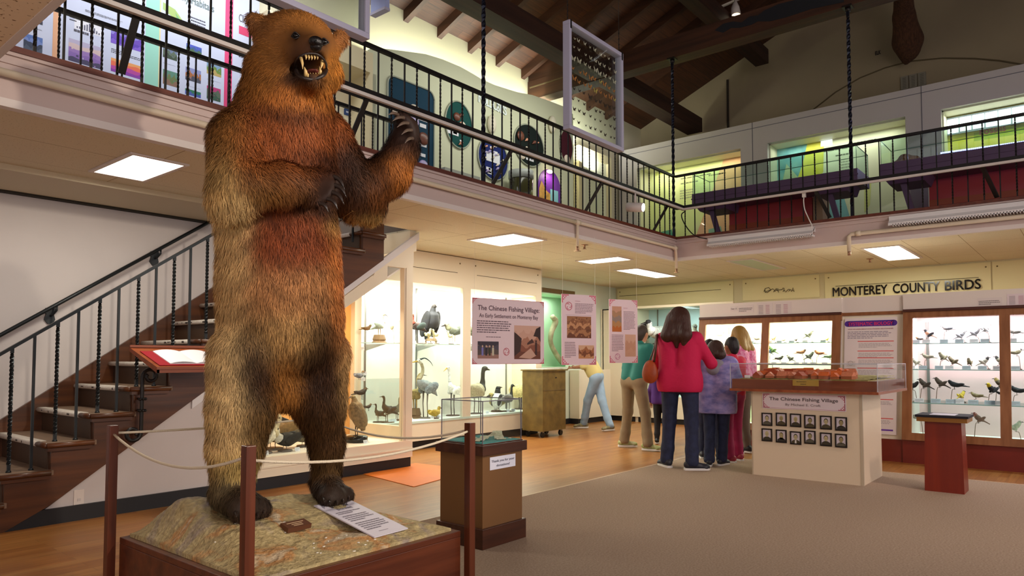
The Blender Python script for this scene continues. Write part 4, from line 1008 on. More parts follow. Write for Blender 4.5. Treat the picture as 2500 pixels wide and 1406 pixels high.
MB().box((TX1-.04, YT+.05, 0), (TX1, 7.64, ZC-.01), CW).build('side_panel', t)
MB().box((TX0, 7.6, .12), (TX1-.04, 7.64, ZC-.01), CWI).build('back_panel', t)
MB().box((TX0, 7.05, SZ1), (TX1-.04, 7.6, SZ1+.02), CWI).build('case_ceiling', t)
MB().box((TX0, 7.05, .3), (TX1-.04, 7.6, SZ0-.005), mat('white shelf board', 'f2efe6', .5)).build('case_floor', t)
SHG = glass('shelf glass', (.80, .93, .90), .15)
MB().box((TX0+.02, 7.08, SHZ-.008), (7.36, 7.58, SHZ), SHG).box((TX0+.02, 7.075, SHZ-.009), (7.36, 7.08, SHZ+.001), mat('glass green edge')).build('glass_shelf', t)
MB().box((7.40, 7.08, SHZ-.008), (9.12, 7.58, SHZ), SHG).box((7.4, 7.075, SHZ-.009), (9.12, 7.08, SHZ+.001), mat('glass green edge')).build('glass_shelf', t)
MET = mat('slotted steel', '8b8b88', .35, .8)
for x in (6.05, 6.98, 8.05, 9.0):
    mb = MB().box((x-.012, 7.585, SZ0), (x+.012, 7.6, SZ1), MET)
    mb.poly([(x-.003, 7.59, SHZ-.1), (x-.003, 7.59, SHZ-.01), (x-.003, 7.15, SHZ-.01)], MET, (.006, 0, 0)); mb.build('shelf_standard', t)
for a, b in ((TX0+.06, 7.335), (7.50, 9.05)): MB().box((a, YT+.02, SZ0), (b, YT+.025, SZ1), glass()).build('front_glass', t)
area('tall_case_light', (6.4, 7.2, SZ1-.03), (6.4, 7.5, .3), 1.6, .16, 58, (1, .96, .89))
area('tall_case_light', (8.3, 7.2, SZ1-.03), (8.3, 7.5, .3), 1.5, .16, 56, (1, .96, .89))
# ================================================================ blue-lit case beside the corner (far back)
t = thing('display_case', (11.5, 6.3, 0), 'distant blue lit bird case set in the back wall left of the brown framed cases', 'display case')
XB = 12.0
a = PX(1553, 748, XB); b = PX(1704, 745, XB); lo = PX(1553, 985, XB)
by0, by1 = 4.9, a.y; bz1 = a.z
MB().box((XB+.045, by1, 0), (12.55, by1+.06, 2.2), CW).box((XB, 7.58, 0), (12.55, 7.64, 2.2), CW).build('side_panel', t)
MB().box((XB, by1+.0, 0.1), (XB+.04, 7.6, 2.2), CW).build('front_panel', t)
MB().box((XB, by0, .1), (XB+.04, by1, .5), CW).build('base_panel', t)
MB().box((XB+.05, by0, 0), (XB+.08, 7.6, .1), BLACK).build('plinth', t)
MB().box((XB, by0, bz1), (XB+.04, by1, 2.2), CW).box((XB, by0, 2.18), (12.55, 7.6, 2.2), CW).build('header_panel', t)
MB().box((12.5, by0, .1), (12.54, by1, 2.18), mat('pale blue case back', 'c4dfe2', .7)).build('back_panel', t)
MB().box((XB+.02, by0, .5), (XB+.025, by1, bz1), glass()).build('front_glass', t)
MB().box((XB+.06, by0, 1.49), (12.5, by1, 1.498), SHG).build('glass_shelf', t)
MB().box((XB+.05, by0, .48), (12.5, by1, .5), CWI).build('case_floor', t)
for y in (by1-.2, by1-1.2): MB().box((12.48, y-.01, .5), (12.5, y+.01, bz1), MET).build('shelf_standard', t)
area('blue_case_light', (12.25, (by0+by1)/2, bz1-.04), (12.3, (by0+by1)/2, 0), 1.6, .2, 20, (.72, .93, 1))
# white cabinet below the alcove
t = thing('cabinet', (11.2, 7.4, 0), 'low white cabinet below the green alcove behind the bending person', 'cabinet')
MB().box((10.9, 7.42, .1), (12.0, 7.63, 1.0), CW).build('body', t); MB().box((10.9, 7.45, 0), (12.0, 7.63, .1), BLACK).build('plinth', t)
# ================================================================ brown framed slanted bird cases on the right
FRW = wood('case frame oak', '7a4a26', '93603a', 2, .4, 18)
REDB = mat('red painted base', '6e1d10', .45, var=.1, scale=4)
CTOP = mat('case top white', 'd8cdc4', .5)
ZB_, XBt = .264, 9.34   # lower edge of glazing
def xs_(z): return 9.34+(z-.264)*.174   # front leans back with height
ZT = 1.80
def slant_case(y0, y1, mull, lab, back, lights, lcol, shelves, top_label=None, pw=15):
    """front leaning back; y0>y1, glass between stiles"""
    t = thing('display_case', (9.5, (y0+y1)/2, 0), lab, 'display case')
    MB().box((9.34, y1, .0), (10.3, y0, ZB_), REDB).build('base', t)
    u = V((xs_(ZT)-xs_(ZB_), 0, ZT-ZB_)); n = V((-(ZT-ZB_), 0, xs_(ZT)-xs_(ZB_))).normalized()
    def q(y, z, o=0): return V((xs_(z), y, z))+n*o
    def bar(ya, yb, za, zb_, nm='frame_bar'):
        MB().poly([q(ya, za), q(yb, za), q(yb, zb_), q(ya, zb_)], FRW, n*.04).build(nm, t)
    bar(y1, y0, ZB_, ZB_+.085, 'bottom_rail'); bar(y1, y0, ZT-.10, ZT, 'top_rail')
    MB().poly([q(y1, ZT-.03, .04), q(y0, ZT-.03, .04), q(y0, ZT, .04), q(y1, ZT, .04)], wood('dark rail wood', '3f1c10', '52281a', 1, .4, 18), n*.02).build('top_molding', t)
    for m in mull: bar(m-.05, m+.05, ZB_+.085, ZT-.10, 'stile')
    MB().box((xs_(ZT)-.03, y1, ZT), (10.3, y0, ZT+.195), CTOP).build('light_box', t)
    MB().box((10.26, y1, ZB_), (10.3, y0, ZT), back).build('back_panel', t)
    MB().box((9.36, y1, ZB_), (10.26, y0, ZB_+.02), CWI).build('case_floor', t)
    for y in (y0, y1+.03): MB().poly([(9.34, y, ZB_), (10.3, y, ZB_), (10.3, y, ZT), (xs_(ZT), y, ZT)], CTOP, (0, -.03, 0)).build('side_panel', t)
    MB().poly([q(y1, ZB_+.08, .015), q(y0, ZB_+.08, .015), q(y0, ZT-.1, .015), q(y1, ZT-.1, .015)], glass(), n*.005).build('front_glass', t)
    for z in shelves:
        MB().box((xs_(z)+.08, y1+.03, z-.007), (10.2, y0-.03, z), SHG).box((xs_(z)+.075, y1+.03, z-.008), (xs_(z)+.08, y0-.03, z+.001), mat('shelf edge teal', '7fb0ae', .3)).build('glass_shelf', t)
    for y in (y0-.14, y1+.3): MB().box((10.235, y-.015, ZB_), (10.255, y+.015, ZT-.12), MET).build('shelf_standard', t)
    for y, l in lights: area('case_light', (xs_(ZT)+.28, y, ZT-.03), (9.95, y, .3), .2, l, pw, lcol)
    return t
PINKB = mat('pinkish case back', 'd8b6b2', .7)
YELB = mat('cream case back', 'e8dcc0', .7)
yc = lambda x: PX(x, 800, 9.5).y
CL0, CL1 = yc(1703), yc(2052)
slant_case(CL0, CL1, [CL0-.05, yc(1866), CL1+.06], 'brown framed slanted bird case left of the purple headed text panel', YELB, [((CL0+CL1)/2+.5, .9), ((CL0+CL1)/2-.5, .9)], (1, .93, .72), [.70, 1.139, 1.43], pw=34)
CR0, CR1 = yc(2203), -2.2
slant_case(CR0, CR1, [CR0-.05, yc(2452), -.6], 'brown framed slanted bird case at the right edge of the photo', PINKB, [(1.25, .9), (.1, 1.0), (-1.2, 1)], (1, .90, 1), [.698, 1.09, 1.40], pw=24)
# taped notices on the light boxes
def notice(tl, br, X, lab, items, face='d3c7c2'):
    b = BdX(tl, br, X, flatmat(face, .3), .002); items(b); return b.build('paper_notice', label=lab, cat='notice')
XLT = xs_(ZT)-.032
def it_table(b):
    for i in range(7): b.rect(.1*b.w, b.h*(.1+.11*i), b.w*.3, b.h*.04, '8a7f82'); b.rect(.55*b.w, b.h*(.1+.11*i), b.w*.25, b.h*.04, 'b07a86')
notice((1783, 748), (1800, 759), XLT, 'tiny paper tag reading Case on the white light box above the people', lambda b: b.text('Case 13', b.w*.5, b.h*.35, b.h*.4, '55504e', b.w*.8, 'C'))
notice((1802, 745), (1840, 762), XLT, 'small typed notice on the light box beside the tiny tag', lambda b: b.lines(b.w*.05, b.h*.1, b.w*.9, b.h*.55, 3, '77706e'))
notice((1848, 740), (1887, 768), XLT, 'typed table sheet, left one of the glossy pair on the light box', it_table)
notice((1890, 738), (1932, 767), XLT, 'typed table sheet, right one of the glossy pair on the light box', it_table)
notice((2386, 728), (2447, 745), XLT, 'small typed notice on the light box at the right, left of the red dotted table', lambda b: b.lines(b.w*.05, b.h*.1, b.w*.9, b.h*.6, 3, '77706e'))
notice((2458, 718), (2510, 744), XLT, 'sheet with red dotted table on the light box at the right edge', it_table, 'd6c6c8')
# text panel between the cases
XP = 9.40
zt_, zb2 = 1.75, .26
CP0, CP1 = CL1, CR0
t = thing('text_panel_stand', (9.45, (CP0+CP1)/2, 0), 'cream upright board with red base between the two brown framed cases', 'panel')
MB().box((9.36, CP1, 0), (9.6, CP0, .26), REDB).build('base', t)
MB().poly([(9.40, CP0, .26), (9.40, CP1, .26), (9.62, CP1, 1.76), (9.62, CP0, 1.76)], CW, (.05, 0, 0)).build('backing', t)
MB().box((9.60, CP1, 1.76), (9.9, CP0, 1.80), FRW).box((9.62, CP1, 1.80), (10.3, CP0, 1.995), CTOP).build('header_box', t)
uu = V((0, -1, 0)); vv = V((.22, 0, 1.5)).normalized()
W_, H_ = CP0-CP1-.10, 1.43
b = Bd(V((9.395, CP0-.03, .31))+V((-.01, 0, 0)), uu, vv, W_, H_, flatmat('d9ccc9'), .008)
b.rect(W_*.06, H_*.925, W_*.88, H_*.052, '4a1f86'); b.disc(W_*.06, H_*.951, H_*.026, H_*.026, '4a1f86'); b.disc(W_*.94, H_*.951, H_*.026, H_*.026, '4a1f86')
b.text('SYSTEMATIC BIOLOGY', W_*.5, H_*.934, H_*.042, 'd92a5c', W_*.84, 'C')
b.text('HOW WE LEARN ABOUT EVOLUTIONARY RELATIONSHIPS', W_*.5, H_*.897, H_*.014, 'b06a70', W_*.86, 'C')
b.lines(W_*.06, H_*.815, W_*.88, H_*.07, 5, '8d8390')
y = .79
for g, red in ((.0, 1), (.085, 1), (.145, 1), (.235, 1), (.30, 1), (.40, 1), (.50, 1), (.66, 1), (.75, 0)):
    yy = H_*(y-g)
    if red: b.rect(W_*.26, yy, W_*.68, H_*.0065, 'cc3a35'); b.lines(W_*.28, yy-H_*.055, W_*.64, H_*.045, 4, 'a89c9c')
b.rect(W_*.05, H_*.57, W_*.17, H_*.05, 'c9bdb8'); b.ring(W_*.13, H_*.6, .03, .004, '77706e'); b.lines(W_*.05, H_*.53, W_*.17, H_*.03, 3, 'a89c9c')
b.rect(W_*.1, H_*.03, W_*.84, H_*.014, '6a3a9a')
b.build('text_panel', parent=t)
# ================================================================ black lettering board over the cases
XH = 12.56
LET = mat('glossy black letters', '0b0a09', .12, spec=.8)
a, bb = PX(2034, 724, XH), PX(2395, 709, XH); hh = (PX(2200, 694, XH).z-PX(2200, 718, XH).z)
for wd, xa, xb in (('MONTEREY', 2034, 2167), ('COUNTY', 2181, 2294), ('BIRDS', 2308, 2395)):
    p = PX(xa, 722, XH); q_ = PX(xb, 711, XH); MB().text(wd, (XH, p.y, a.z+.004), (0, -1, 0), (0, 0, 1), hh*1.33, LET, p.y-q_.y, 'L', V((-.012, 0, 0)), .018).build('wall_lettering', label='large black word %s painted on the cream header board over the bird cases' % wd, cat='lettering')
# scribbled outline on the middle header board
pts = [(1865, 712), (1868, 704), (1877, 702), (1882, 708), (1874, 714), (1868, 714), (1867, 706), (1868, 713), (1887, 705), (1893, 712), (1888, 713), (1895, 704), (1901, 714), (1899, 704), (1893, 709), (1910, 707), (1911, 703), (1914, 703), (1914, 708), (1911, 712), (1916, 709), (1918, 713), (1925, 706), (1929, 706), (1925, 712), (1930, 707), (1932, 712), (1936, 702), (1939, 712), (1934, 708)]
MB().tube([PX(*p, 12.57) for p in pts], .005, mat('pencil line', '4c4230', .8), 4, False).build('wall_scribble', label='thin scribbled outline writing on the middle cream header board', cat='scribble')
# ================================================================ bear plinth: box, modelled rock, posts
BX0, BX1, BY0, BY1, BZ = 1.49, 2.67, 2.56, 3.78, .33
BCX, BCY = (BX0+BX1)/2, (BY0+BY1)/2
plinth = thing('bear_plinth', (BCX, BCY, 0), 'mahogany box plinth with painted rock top carrying the bear', 'plinth')
mb = MB()
mb.box((BX0, BY0, .012), (BX1, BY0+.03, BZ-.03), MAHOX).box((BX0, BY0, BZ-.03), (BX1, BY0+.04, BZ), MAHOX); mb.build('side_board', plinth, bevel=.003)
mb = MB().box((BX0, BY0+.03, .012), (BX0+.03, BY1, BZ-.03), MAHOX).box((BX0, BY0+.03, BZ-.03), (BX0+.04, BY1, BZ), MAHOX); mb.build('side_board', plinth, bevel=.003)
MB().box((BX1-.03, BY0+.04, .012), (BX1, BY1, BZ), MAHOX).build('side_board', plinth)
MB().box((BX0+.04, BY1-.03, .012), (BX1-.03, BY1, BZ), MAHOX).build('side_board', plinth)
for x, y in ((BX0-.012, BY0-.012), (BX1+.012, BY0-.012), (BX0-.012, BY1+.01), (BX1+.012, BY1+.01)):
    sx = -.042 if x < 2 else 0; sy = -.042 if y < 3 else 0
    MB().box((x+sx, y+sy, .012), (x+sx+.042, y+sy+.042, .885), MAHO).build('post', plinth, bevel=.003)
ROCK = mat('painted plaster rock', 'a08a62', .75); nt = ROCK.node_tree; bs = nt.nodes['Principled BSDF']
tc = nt.nodes.new('ShaderNodeTexCoord')
n1 = nt.nodes.new('ShaderNodeTexNoise'); n1.inputs['Scale'].default_value = 4.2; n1.inputs['Detail'].default_value = 7; n1.inputs['Distortion'].default_value = .6
n2 = nt.nodes.new('ShaderNodeTexNoise'); n2.inputs['Scale'].default_value = 48; n2.inputs['Detail'].default_value = 8
nt.links.new(tc.outputs['Object'], n1.inputs['Vector']); nt.links.new(tc.outputs['Object'], n2.inputs['Vector'])
r = nt.nodes.new('ShaderNodeValToRGB'); nt.links.new(n1.outputs['Fac'], r.inputs[0])
els = [(.30, '857882'), (.38, 'a08f78'), (.46, 'b5a274'), (.54, 'a89468'), (.605, 'b4824e'), (.625, 'b89c78'), (.72, 'd0c6ae')]
r.color_ramp.elements[0].position, r.color_ramp.elements[1].position = els[0][0], els[-1][0]
r.color_ramp.elements[0].color = lin(els[0][1]); r.color_ramp.elements[1].color = lin(els[-1][1])
for p_, c_ in els[1:-1]: e = r.color_ramp.elements.new(p_); e.color = lin(c_)
mr = nt.nodes.new('ShaderNodeMapRange'); mr.inputs[1].default_value = .3; mr.inputs[2].default_value = .7; mr.inputs[3].default_value = .72; mr.inputs[4].default_value = 1.2
vm = nt.nodes.new('ShaderNodeVectorMath'); vm.operation = 'SCALE'
nt.links.new(n2.outputs['Fac'], mr.inputs[0]); nt.links.new(r.outputs[0], vm.inputs[0]); nt.links.new(mr.outputs[0], vm.inputs['Scale'])
nt.links.new(vm.outputs[0], bs.inputs['Base Color'])
bp = nt.nodes.new('ShaderNodeBump'); bp.inputs['Strength'].default_value = .9; bp.inputs['Distance'].default_value = .018
nt.links.new(n2.outputs['Fac'], bp.inputs['Height']); nt.links.new(bp.outputs[0], bs.inputs['Normal'])
from mathutils import noise as mn
FA, FB = V((1.80, 3.17, 0)), V((2.26, 3.22, 0))   # the bear's feet
def rockz(x, y):
    u, v = (x-BX0)/(BX1-BX0), (y-BY0)/(BY1-BY0)
    e = min(u, 1-u, v, 1-v); edge = min(1, e/.16); edge = edge*edge*(3-2*edge)
    h = .125*math.exp(-(((x-1.74)/.36)**2+((y-3.36)/.36)**2))+.10*math.exp(-(((x-2.22)/.36)**2+((y-3.34)/.34)**2))
    h += .05*math.exp(-(((x-1.66)/.15)**2+((y-3.55)/.2)**2))+.03*mn.noise(V((x*3.2, y*3.2, 0)))+.016*mn.noise(V((x*9, y*9, 3)))+.006*mn.noise(V((x*30, y*30, 3)))
    z = BZ+.012+max(-.02, h+.02)*edge
    for f, zf in ((FA, .462), (FB, .462)):
        g = math.exp(-(((x-f.x)/.17)**2+((y-f.y+.03)/.22)**2)**2); z = z*(1-g)+zf*g
    return z
N = 110; vs = []
for j in range(N+1):
    for i in range(N+1):
        x, y = BX0+.035+(BX1-BX0-.07)*i/N, BY0+.035+(BY1-BY0-.07)*j/N; vs.append((x, y, rockz(x, y)))
fs = [(j*(N+1)+i, j*(N+1)+i+1, (j+1)*(N+1)+i+1, (j+1)*(N+1)+i) for j in range(N) for i in range(N)]
rim = [j*(N+1)+i for j, i in [(0, i) for i in range(N+1)]+[(j, N) for j in range(1, N+1)]+[(N, i) for i in range(N-1, -1, -1)]+[(j, 0) for j in range(N-1, 0, -1)]]
b0 = len(vs); vs += [(vs[i][0], vs[i][1], BZ-.03) for i in rim]
fs += [(rim[k], rim[(k+1) % len(rim)], b0+(k+1) % len(rim), b0+k) for k in range(len(rim))]
MB().add(vs, fs, ROCK, True).build('rock_top', plinth)
# white plaster chips
CHIP = mat('plaster chip', 'd9d2c4', .8)
mb = MB()
for i in range(26):
    x, y = (random.gauss(2.08, .12), random.gauss(2.72, .05)) if i < 16 else (random.uniform(1.6, 2.5), random.uniform(2.65, 3.2))
    y = max(y, 2.62); mb.ell((x, y, rockz(x, y)+.001), (random.uniform(.003, .012), random.uniform(.003, .008), .003), CHIP, None, 6, 4)
mb.build('plaster_chips', plinth, kind='stuff')
# rope between the posts
ROPE = mat('cotton rope', 'd9cbb2', .8, bump=.5, bscale=200)
px0, px1, py0, py1 = BX0-.033, BX1+.033, BY0-.033, BY1+.03; rz = .845
def rope(a, b, sag, lab, n=14, knot=None):
    P = []
    for i in range(n+1):
        t_ = i/n; p = V(a).lerp(V(b), t_); p.z -= sag*4*t_*(1-t_); P.append(p)
    mb = MB().tube(P, .0062, ROPE, 8)
    for e in (P[0], P[-1]): mb.ell(e, (.012, .012, .012), ROPE, None, 8, 6)
    if knot: mb.ell(P[knot], (.014, .011, .011), ROPE, None, 8, 6)
    mb.build('barrier_rope', label=lab, cat='rope', group='ropes around the bear plinth')
rope((px0, py1, rz), (px0, py0, rz-.0), .10, 'white rope sagging from the left post to the front post of the bear plinth')
rope((px0+.02, py0, rz-.02), (px1, py0, rz), .06, 'white rope from the front post to the right post before the bear legs')
rope((px0, py1+.012, rz), (px1, py1, rz), .012, 'taut white rope with a knot running behind the bear from the left post', 14, 8)
rope((px1, py1, rz), (px1, py0+.02, rz), .08, 'white rope sagging on the right side of the plinth towards the right post')
# printed card and little wooden name block on the rock
a, b_, c_, d_ = PZ(830, 1226, .44), PZ(911, 1210, .44), PZ(996, 1289, .375), PZ(914, 1311, .375)
a = PZ(830, 1226, .462); b_ = PZ(911, 1210, .462)
o = d_; u = (c_-d_); v = (a-d_)
bd = Bd(o, u, v-u*(v.dot(u)/u.length_squared), u.length, v.length, flatmat('d5cfdc', .35), .005)
W, H = bd.w, bd.h
bd.text('Brown Bear', W*.5, H*.83, H*.105, '55505c', W*.5, 'C'); bd.text('(Ursus arctos)', W*.5, H*.75, H*.07, '77707c', W*.42, 'C')
for y0, n in ((.63, 2), (.42, 4), (.16, 5)): bd.lines(W*.12, H*y0, W*.76, H*(.05*n-.02), n, '77707c')
bd.lines(W*.3, H*.08, W*.5, H*.025, 1, '8f8894')
bd.build('info_card', label='white printed card about the bear lying on the painted rock', cat='card')
o = PZ(704, 1297, .425); u = (PZ(761, 1284, .425)-o); v = (PZ(691, 1283, .44)-o)
NB = mat('small dark wood block', '5a3420', .5)
bd = Bd(o+V((0, 0, .012)), u, v-u*(v.dot(u)/u.length_squared), u.length, max(.045, v.length), NB, .022, NB)
for k, ww in ((.62, .7), (.38, .45), (.16, .4)): bd.rect(bd.w*(1-ww)/2, bd.h*k, bd.w*ww, bd.h*.1, 'c9a884')
bd.build('name_block', label='small brown wooden name block lying on the rock between the bear feet', cat='name plate')
# ================================================================ donation box
DX0, DX1, DY0, DY1 = 3.36, 3.76, 3.03, 3.41
t = thing('donation_box', ((DX0+DX1)/2, (DY0+DY1)/2, .012), 'brown donation pedestal with a clear case of money on top', 'donation box')
BRP = mat('brown painted panel', '75502c', .45); BRD = wood('dark brown wood', '3a1d12', '4f2a1a', 0, .35, 20)
MB().box((DX0-.02, DY0-.02, .012), (DX1+.02, DY1+.02, .14), BRD).build('base', t, bevel=.004)
MB().box((DX0, DY0, .14), (DX1, DY1, .60), BRP).build('body', t)
MB().box((DX0-.025, DY0-.025, .60), (DX1+.025, DY1+.025, .665), BRD).box((DX0-.005, DY0-.005, .665), (DX1+.005, DY1+.005, .672), BRD).build('top', t, bevel=.003)
MB().box((DX0+.01, DY0+.01, .672), (DX1-.01, DY1-.01, .676), mat('turquoise felt', '2f8f8b', .9)).build('felt_pad', t)
GE = mat('case edge', '6b6670', .2, alpha=1); gx0, gx1, gy0, gy1, gz0, gz1 = DX0+.005, DX1-.005, DY0+.005, DY1-.005, .672, .945
gl = glass('acrylic case', (.97, .99, .99), .09)
mb = MB()
for lo, hi in (((gx0, gy0, gz0), (gx1, gy0+.003, gz1)), ((gx0, gy1-.003, gz0), (gx1, gy1, gz1)), ((gx0, gy0, gz0), (gx0+.003, gy1, gz1)), ((gx1-.003, gy0, gz0), (gx1, gy1, gz1)), ((gx0, gy0, gz1-.003), (gx1, gy1, gz1))): mb.box(lo, hi, gl)
mb.build('clear_cover', t)
mb = MB()
for x, y in ((gx0, gy0), (gx1, gy0), (gx0, gy1), (gx1, gy1)): mb.beam((x, y, gz0), (x, y, gz1), .005, .005, GE, (1, 0, 0))
for p_, q_ in (((gx0, gy0), (gx1, gy0)), ((gx0, gy0), (gx0, gy1)), ((gx1, gy0), (gx1, gy1)), ((gx0, gy1), (gx1, gy1))): mb.beam((*p_, gz1), (*q_, gz1), .006, .006, GE)
mb.build('cover_edges', t)
bd = BdY((1196, 1130), (1258, 1162), DY0-.002, flatmat('dfe0ee', .4), .002); W, H = bd.w, bd.h
# the card hangs on the wide front face
a, c_ = PY(1196, 1126, DY0-.002), PY(1258, 1160, DY0-.002)
bd = Bd((a.x, DY0-.003, .50), (1, 0, 0), (0, 0, 1), c_.x-a.x, .082, flatmat('dfe0ee', .4), .002); W, H = bd.w, bd.h
bd.text('Thank you for your', W*.5, H*.58, H*.26, '6a6878', W*.9, 'C'); bd.text('donations!', W*.5, H*.22, H*.26, '6a6878', W*.52, 'C')
bd.build('thank_you_card', parent=t)
BILL = mat('banknote', 'a9b08e', .7, col2='c9c8ae', scale=60)
def bill(c, a, curl, lab, s=1):
    mb = MB(); n = 10; ca, sa = math.cos(a), math.sin(a); vs = []
    for i in range(n+1):
        q = (i/n-.5)*.155*s; z = curl*max(0, q)**1.4*4+.006*math.sin(i*1.3)+.004
        for w_ in (-.033, .033): vs.append((c[0]+q*ca-w_*sa, c[1]+q*sa+w_*ca, c[2]+max(.001, z)))
    mb.add(vs, [(2*i, 2*i+1, 2*i+3, 2*i+2) for i in range(n)], BILL, True); mb.build('banknote', label=lab, cat='banknote', group='money in the donation case')
bill((3.48, 3.16, .677), .3, .15, 'folded banknote lying at the left of the turquoise felt'); bill((3.56, 3.2, .682), -.4, .25, 'crumpled banknote in the middle of the clear donation case')
bill((3.65, 3.14, .677), .9, .35, 'banknote curling upward at the right of the donation case')
MB().lathe([(.012, 0), (.012, .002)], (3.715, 3.1, .677), mat('silver coin', 'd8d4cc', .3, .9), 16).build('coin', label='silver coin at the right corner of the turquoise felt', cat='coin')
# ================================================================ guest book shelf on iron scrolls
t = thing('book_stand', (2.3, 5.8, .7), 'reddish wooden lectern shelf on black iron scroll brackets fixed to the staircase side', 'lectern')
Yb = 4.95
A = PY(316, 848, 5.86); Bp = PY(383, 896, 5.5); L = .62
RW = wood('reddish shelf wood', '7c3a20', '9a5330', 0, .35, 18)
uu = V((1, 0, 0)); A2 = A.copy(); B2 = Bp.copy(); sx = B2.x-A2.x
mb = MB().poly([A, A+uu*.80, Bp+uu*.62, Bp], RW, (0, 0, -.022)); mb.poly([A+V((0, .0, 0)), A+uu*.80, A+uu*.80+V((0, 0, .02)), A+V((0, 0, .02))], RW, (0, -.015, 0))
mb.build('shelf', t)
mb = MB().poly([A+V((0, .0, -.022)), Bp+V((0, 0, -.022)), Bp+V((0, 0, -.045)), A+V((0, 0, -.03))], RW, (.02, 0, 0)).poly([Bp+V((0, 0, -.02)), Bp+uu*.62+V((0, 0, -.02)), Bp+uu*.62+V((0, 0, -.045)), Bp+V((0, 0, -.045))], RW, (0, .018, 0)); mb.build('apron', t)
def scroll(x, y, z0, z1, nm='scroll_bracket'):
    mb = MB(); R = .062
    def sp(cx, cz, r0, a0, a1, n=22, sh=.55):
        return [V((cx+(r0*(1-sh*i/n))*math.cos(a0+(a1-a0)*i/n), y, cz+(r0*(1-sh*i/n))*math.sin(a0+(a1-a0)*i/n))) for i in range(n+1)]
    top = sp(x+R, z1-R, R, pi, -pi*1.2); bot = sp(x-R, z0+R, R, 0, -pi*2.2)
    stem = [V((x, y, z1-R-.05-(z1-z0-2*R-.1)*i/4)) for i in range(5)]
    mb.tube(bot[::-1]+stem[::-1]+top, .009, IRON, 6, True, True, (1.0, 1.8))
    for z in (z0+(z1-z0)*.58, z0+(z1-z0)*.42): mb.tube([(x, y-.03, z), (x, YO, z)], .009, IRON, 8).ell((x-.02, y-.01, z), (.014, .02, .012), IRON, None, 8, 6).ell((x+.022, y-.01, z), (.014, .02, .012), IRON, None, 8, 6)
    return mb.build(nm, t)
sc0, sc1 = PY(352, 1078, 5.8), PY(352, 900, 5.8)
scroll(sc0.x, 5.86, sc0.z, sc1.z); scroll(sc0.x+.7, 5.86, sc0.z, sc1.z)
nrm = uu.cross(A-Bp).normalized()
if nrm.z < 0: nrm = -nrm
vd = (A-Bp).normalized()
bk = thing('guest_book', Bp+V((.25, .12, .01)), 'open guest book with red cover and white pages on the wooden lectern shelf', 'book')
o = Bp+uu*.03+vd*.02+nrm*.002
MB().obox(o, uu, (A-Bp).normalized(), nrm, .52, .28, .006, mat('red book cover', '9c1424', .5)).build('cover', bk)
vd2 = (A-Bp).normalized()
mb = MB(); n = 12; PG = mat('white pages', 'ece9ee', .6)
for half in (0, 1):
    vs = []
    for i in range(n+1):
        q = i/n; xx = .09+.21*half+.21*q; z = .010+.016*math.sin(pi*(q if half else q))**.7
        for w_ in (.02, .27): vs.append(o+uu*xx+vd2*w_+nrm*z)
    mb.add(vs, [(2*i, 2*i+1, 2*i+3, 2*i+2) for i in range(n)], PG, True)
    mb.obox(o+uu*(.09+.21*half)+vd2*.02+nrm*.006, uu, vd2, nrm, .21, .25, .006, PG)
mb.build('pages', bk)
# ================================================================ model display table
GX0, GX1, GY0, GY1 = 7.31, 8.06, 1.735, 2.80
t = thing('display_table', (7.7, 2.27, .012), 'cream display cabinet with a clear covered village model on top', 'display table')
CTB = mat('cream laminate', 'd9c5aa', .5)
MB().box((GX0, GY0, .012), (GX1, GY1, .88), CTB).box((GX0-.004, GY0-.004, .012), (GX0+.02, GY0+.02, .88), mat('aluminium edge', 'b9a890', .4)).box((GX0-.003, GY1-.01, .012), (GX0+.01, GY1+.003, .88), mat('aluminium edge')).build('body', t)
tx0, tx1, ty0, ty1 = 7.22, 8.50, 1.57, 3.0
MB().box((tx0, ty0, .88), (tx1, ty1, .905), RW).box((tx0+.02, ty0+.02, .905), (tx1-.02, ty1-.02, 1.005), wood('table tray wood', '6a3320', '84462c', 1, .3, 18, coat=.3)).build('tray', t)
pl = flatmat('b08a3c', .35)
bd = BdX((1935, 927), (1999, 943), tx0+.018, pl, .003); bd.lines(bd.w*.15, bd.h*.55, bd.w*.7, bd.h*.3, 1, '6b5228'); bd.lines(bd.w*.3, bd.h*.15, bd.w*.4, bd.h*.3, 1, '6b5228'); bd.build('brass_plate', parent=t)
mb = MB(); z0, z1 = .905, 1.165
for lo, hi in (((tx0+.005, ty0+.005, z0), (tx0+.011, ty1-.005, z1)), ((tx1-.011, ty0+.005, z0), (tx1-.005, ty1-.005, z1)), ((tx0+.005, ty0+.005, z0), (tx1-.005, ty0+.011, z1)), ((tx0+.005, ty1-.011, z0), (tx1-.005, ty1-.005, z1)), ((tx0+.005, ty0+.005, z1-.006), (tx1-.005, ty1-.005, z1))): mb.box(lo, hi, gl)
mb.build('clear_cover', t)
mb = MB(); EG = mat('acrylic edge', 'c8c4cc', .2)
for p_, q_ in (((tx0+.008, ty0+.008), (tx0+.008, ty1-.008)), ((tx0+.008, ty0+.008), (tx1-.008, ty0+.008)), ((tx1-.008, ty0+.008), (tx1-.008, ty1-.008)), ((tx0+.008, ty1-.008), (tx1-.008, ty1-.008))): mb.beam((*p_, z1), (*q_, z1), .005, .005, EG)
for p_ in ((tx0+.008, ty0+.008), (tx0+.008, ty1-.008), (tx1-.008, ty0+.008), (tx1-.008, ty1-.008)): mb.beam((*p_, z0), (*p_, z1), .005, .005, EG, (1, 0, 0))
mb.build('cover_edges', t)
bd = BdX((1862, 956), (2066, 1003), GX0-.004, flatmat('e2d2d4', .4), .004); W, H = bd.w, bd.h
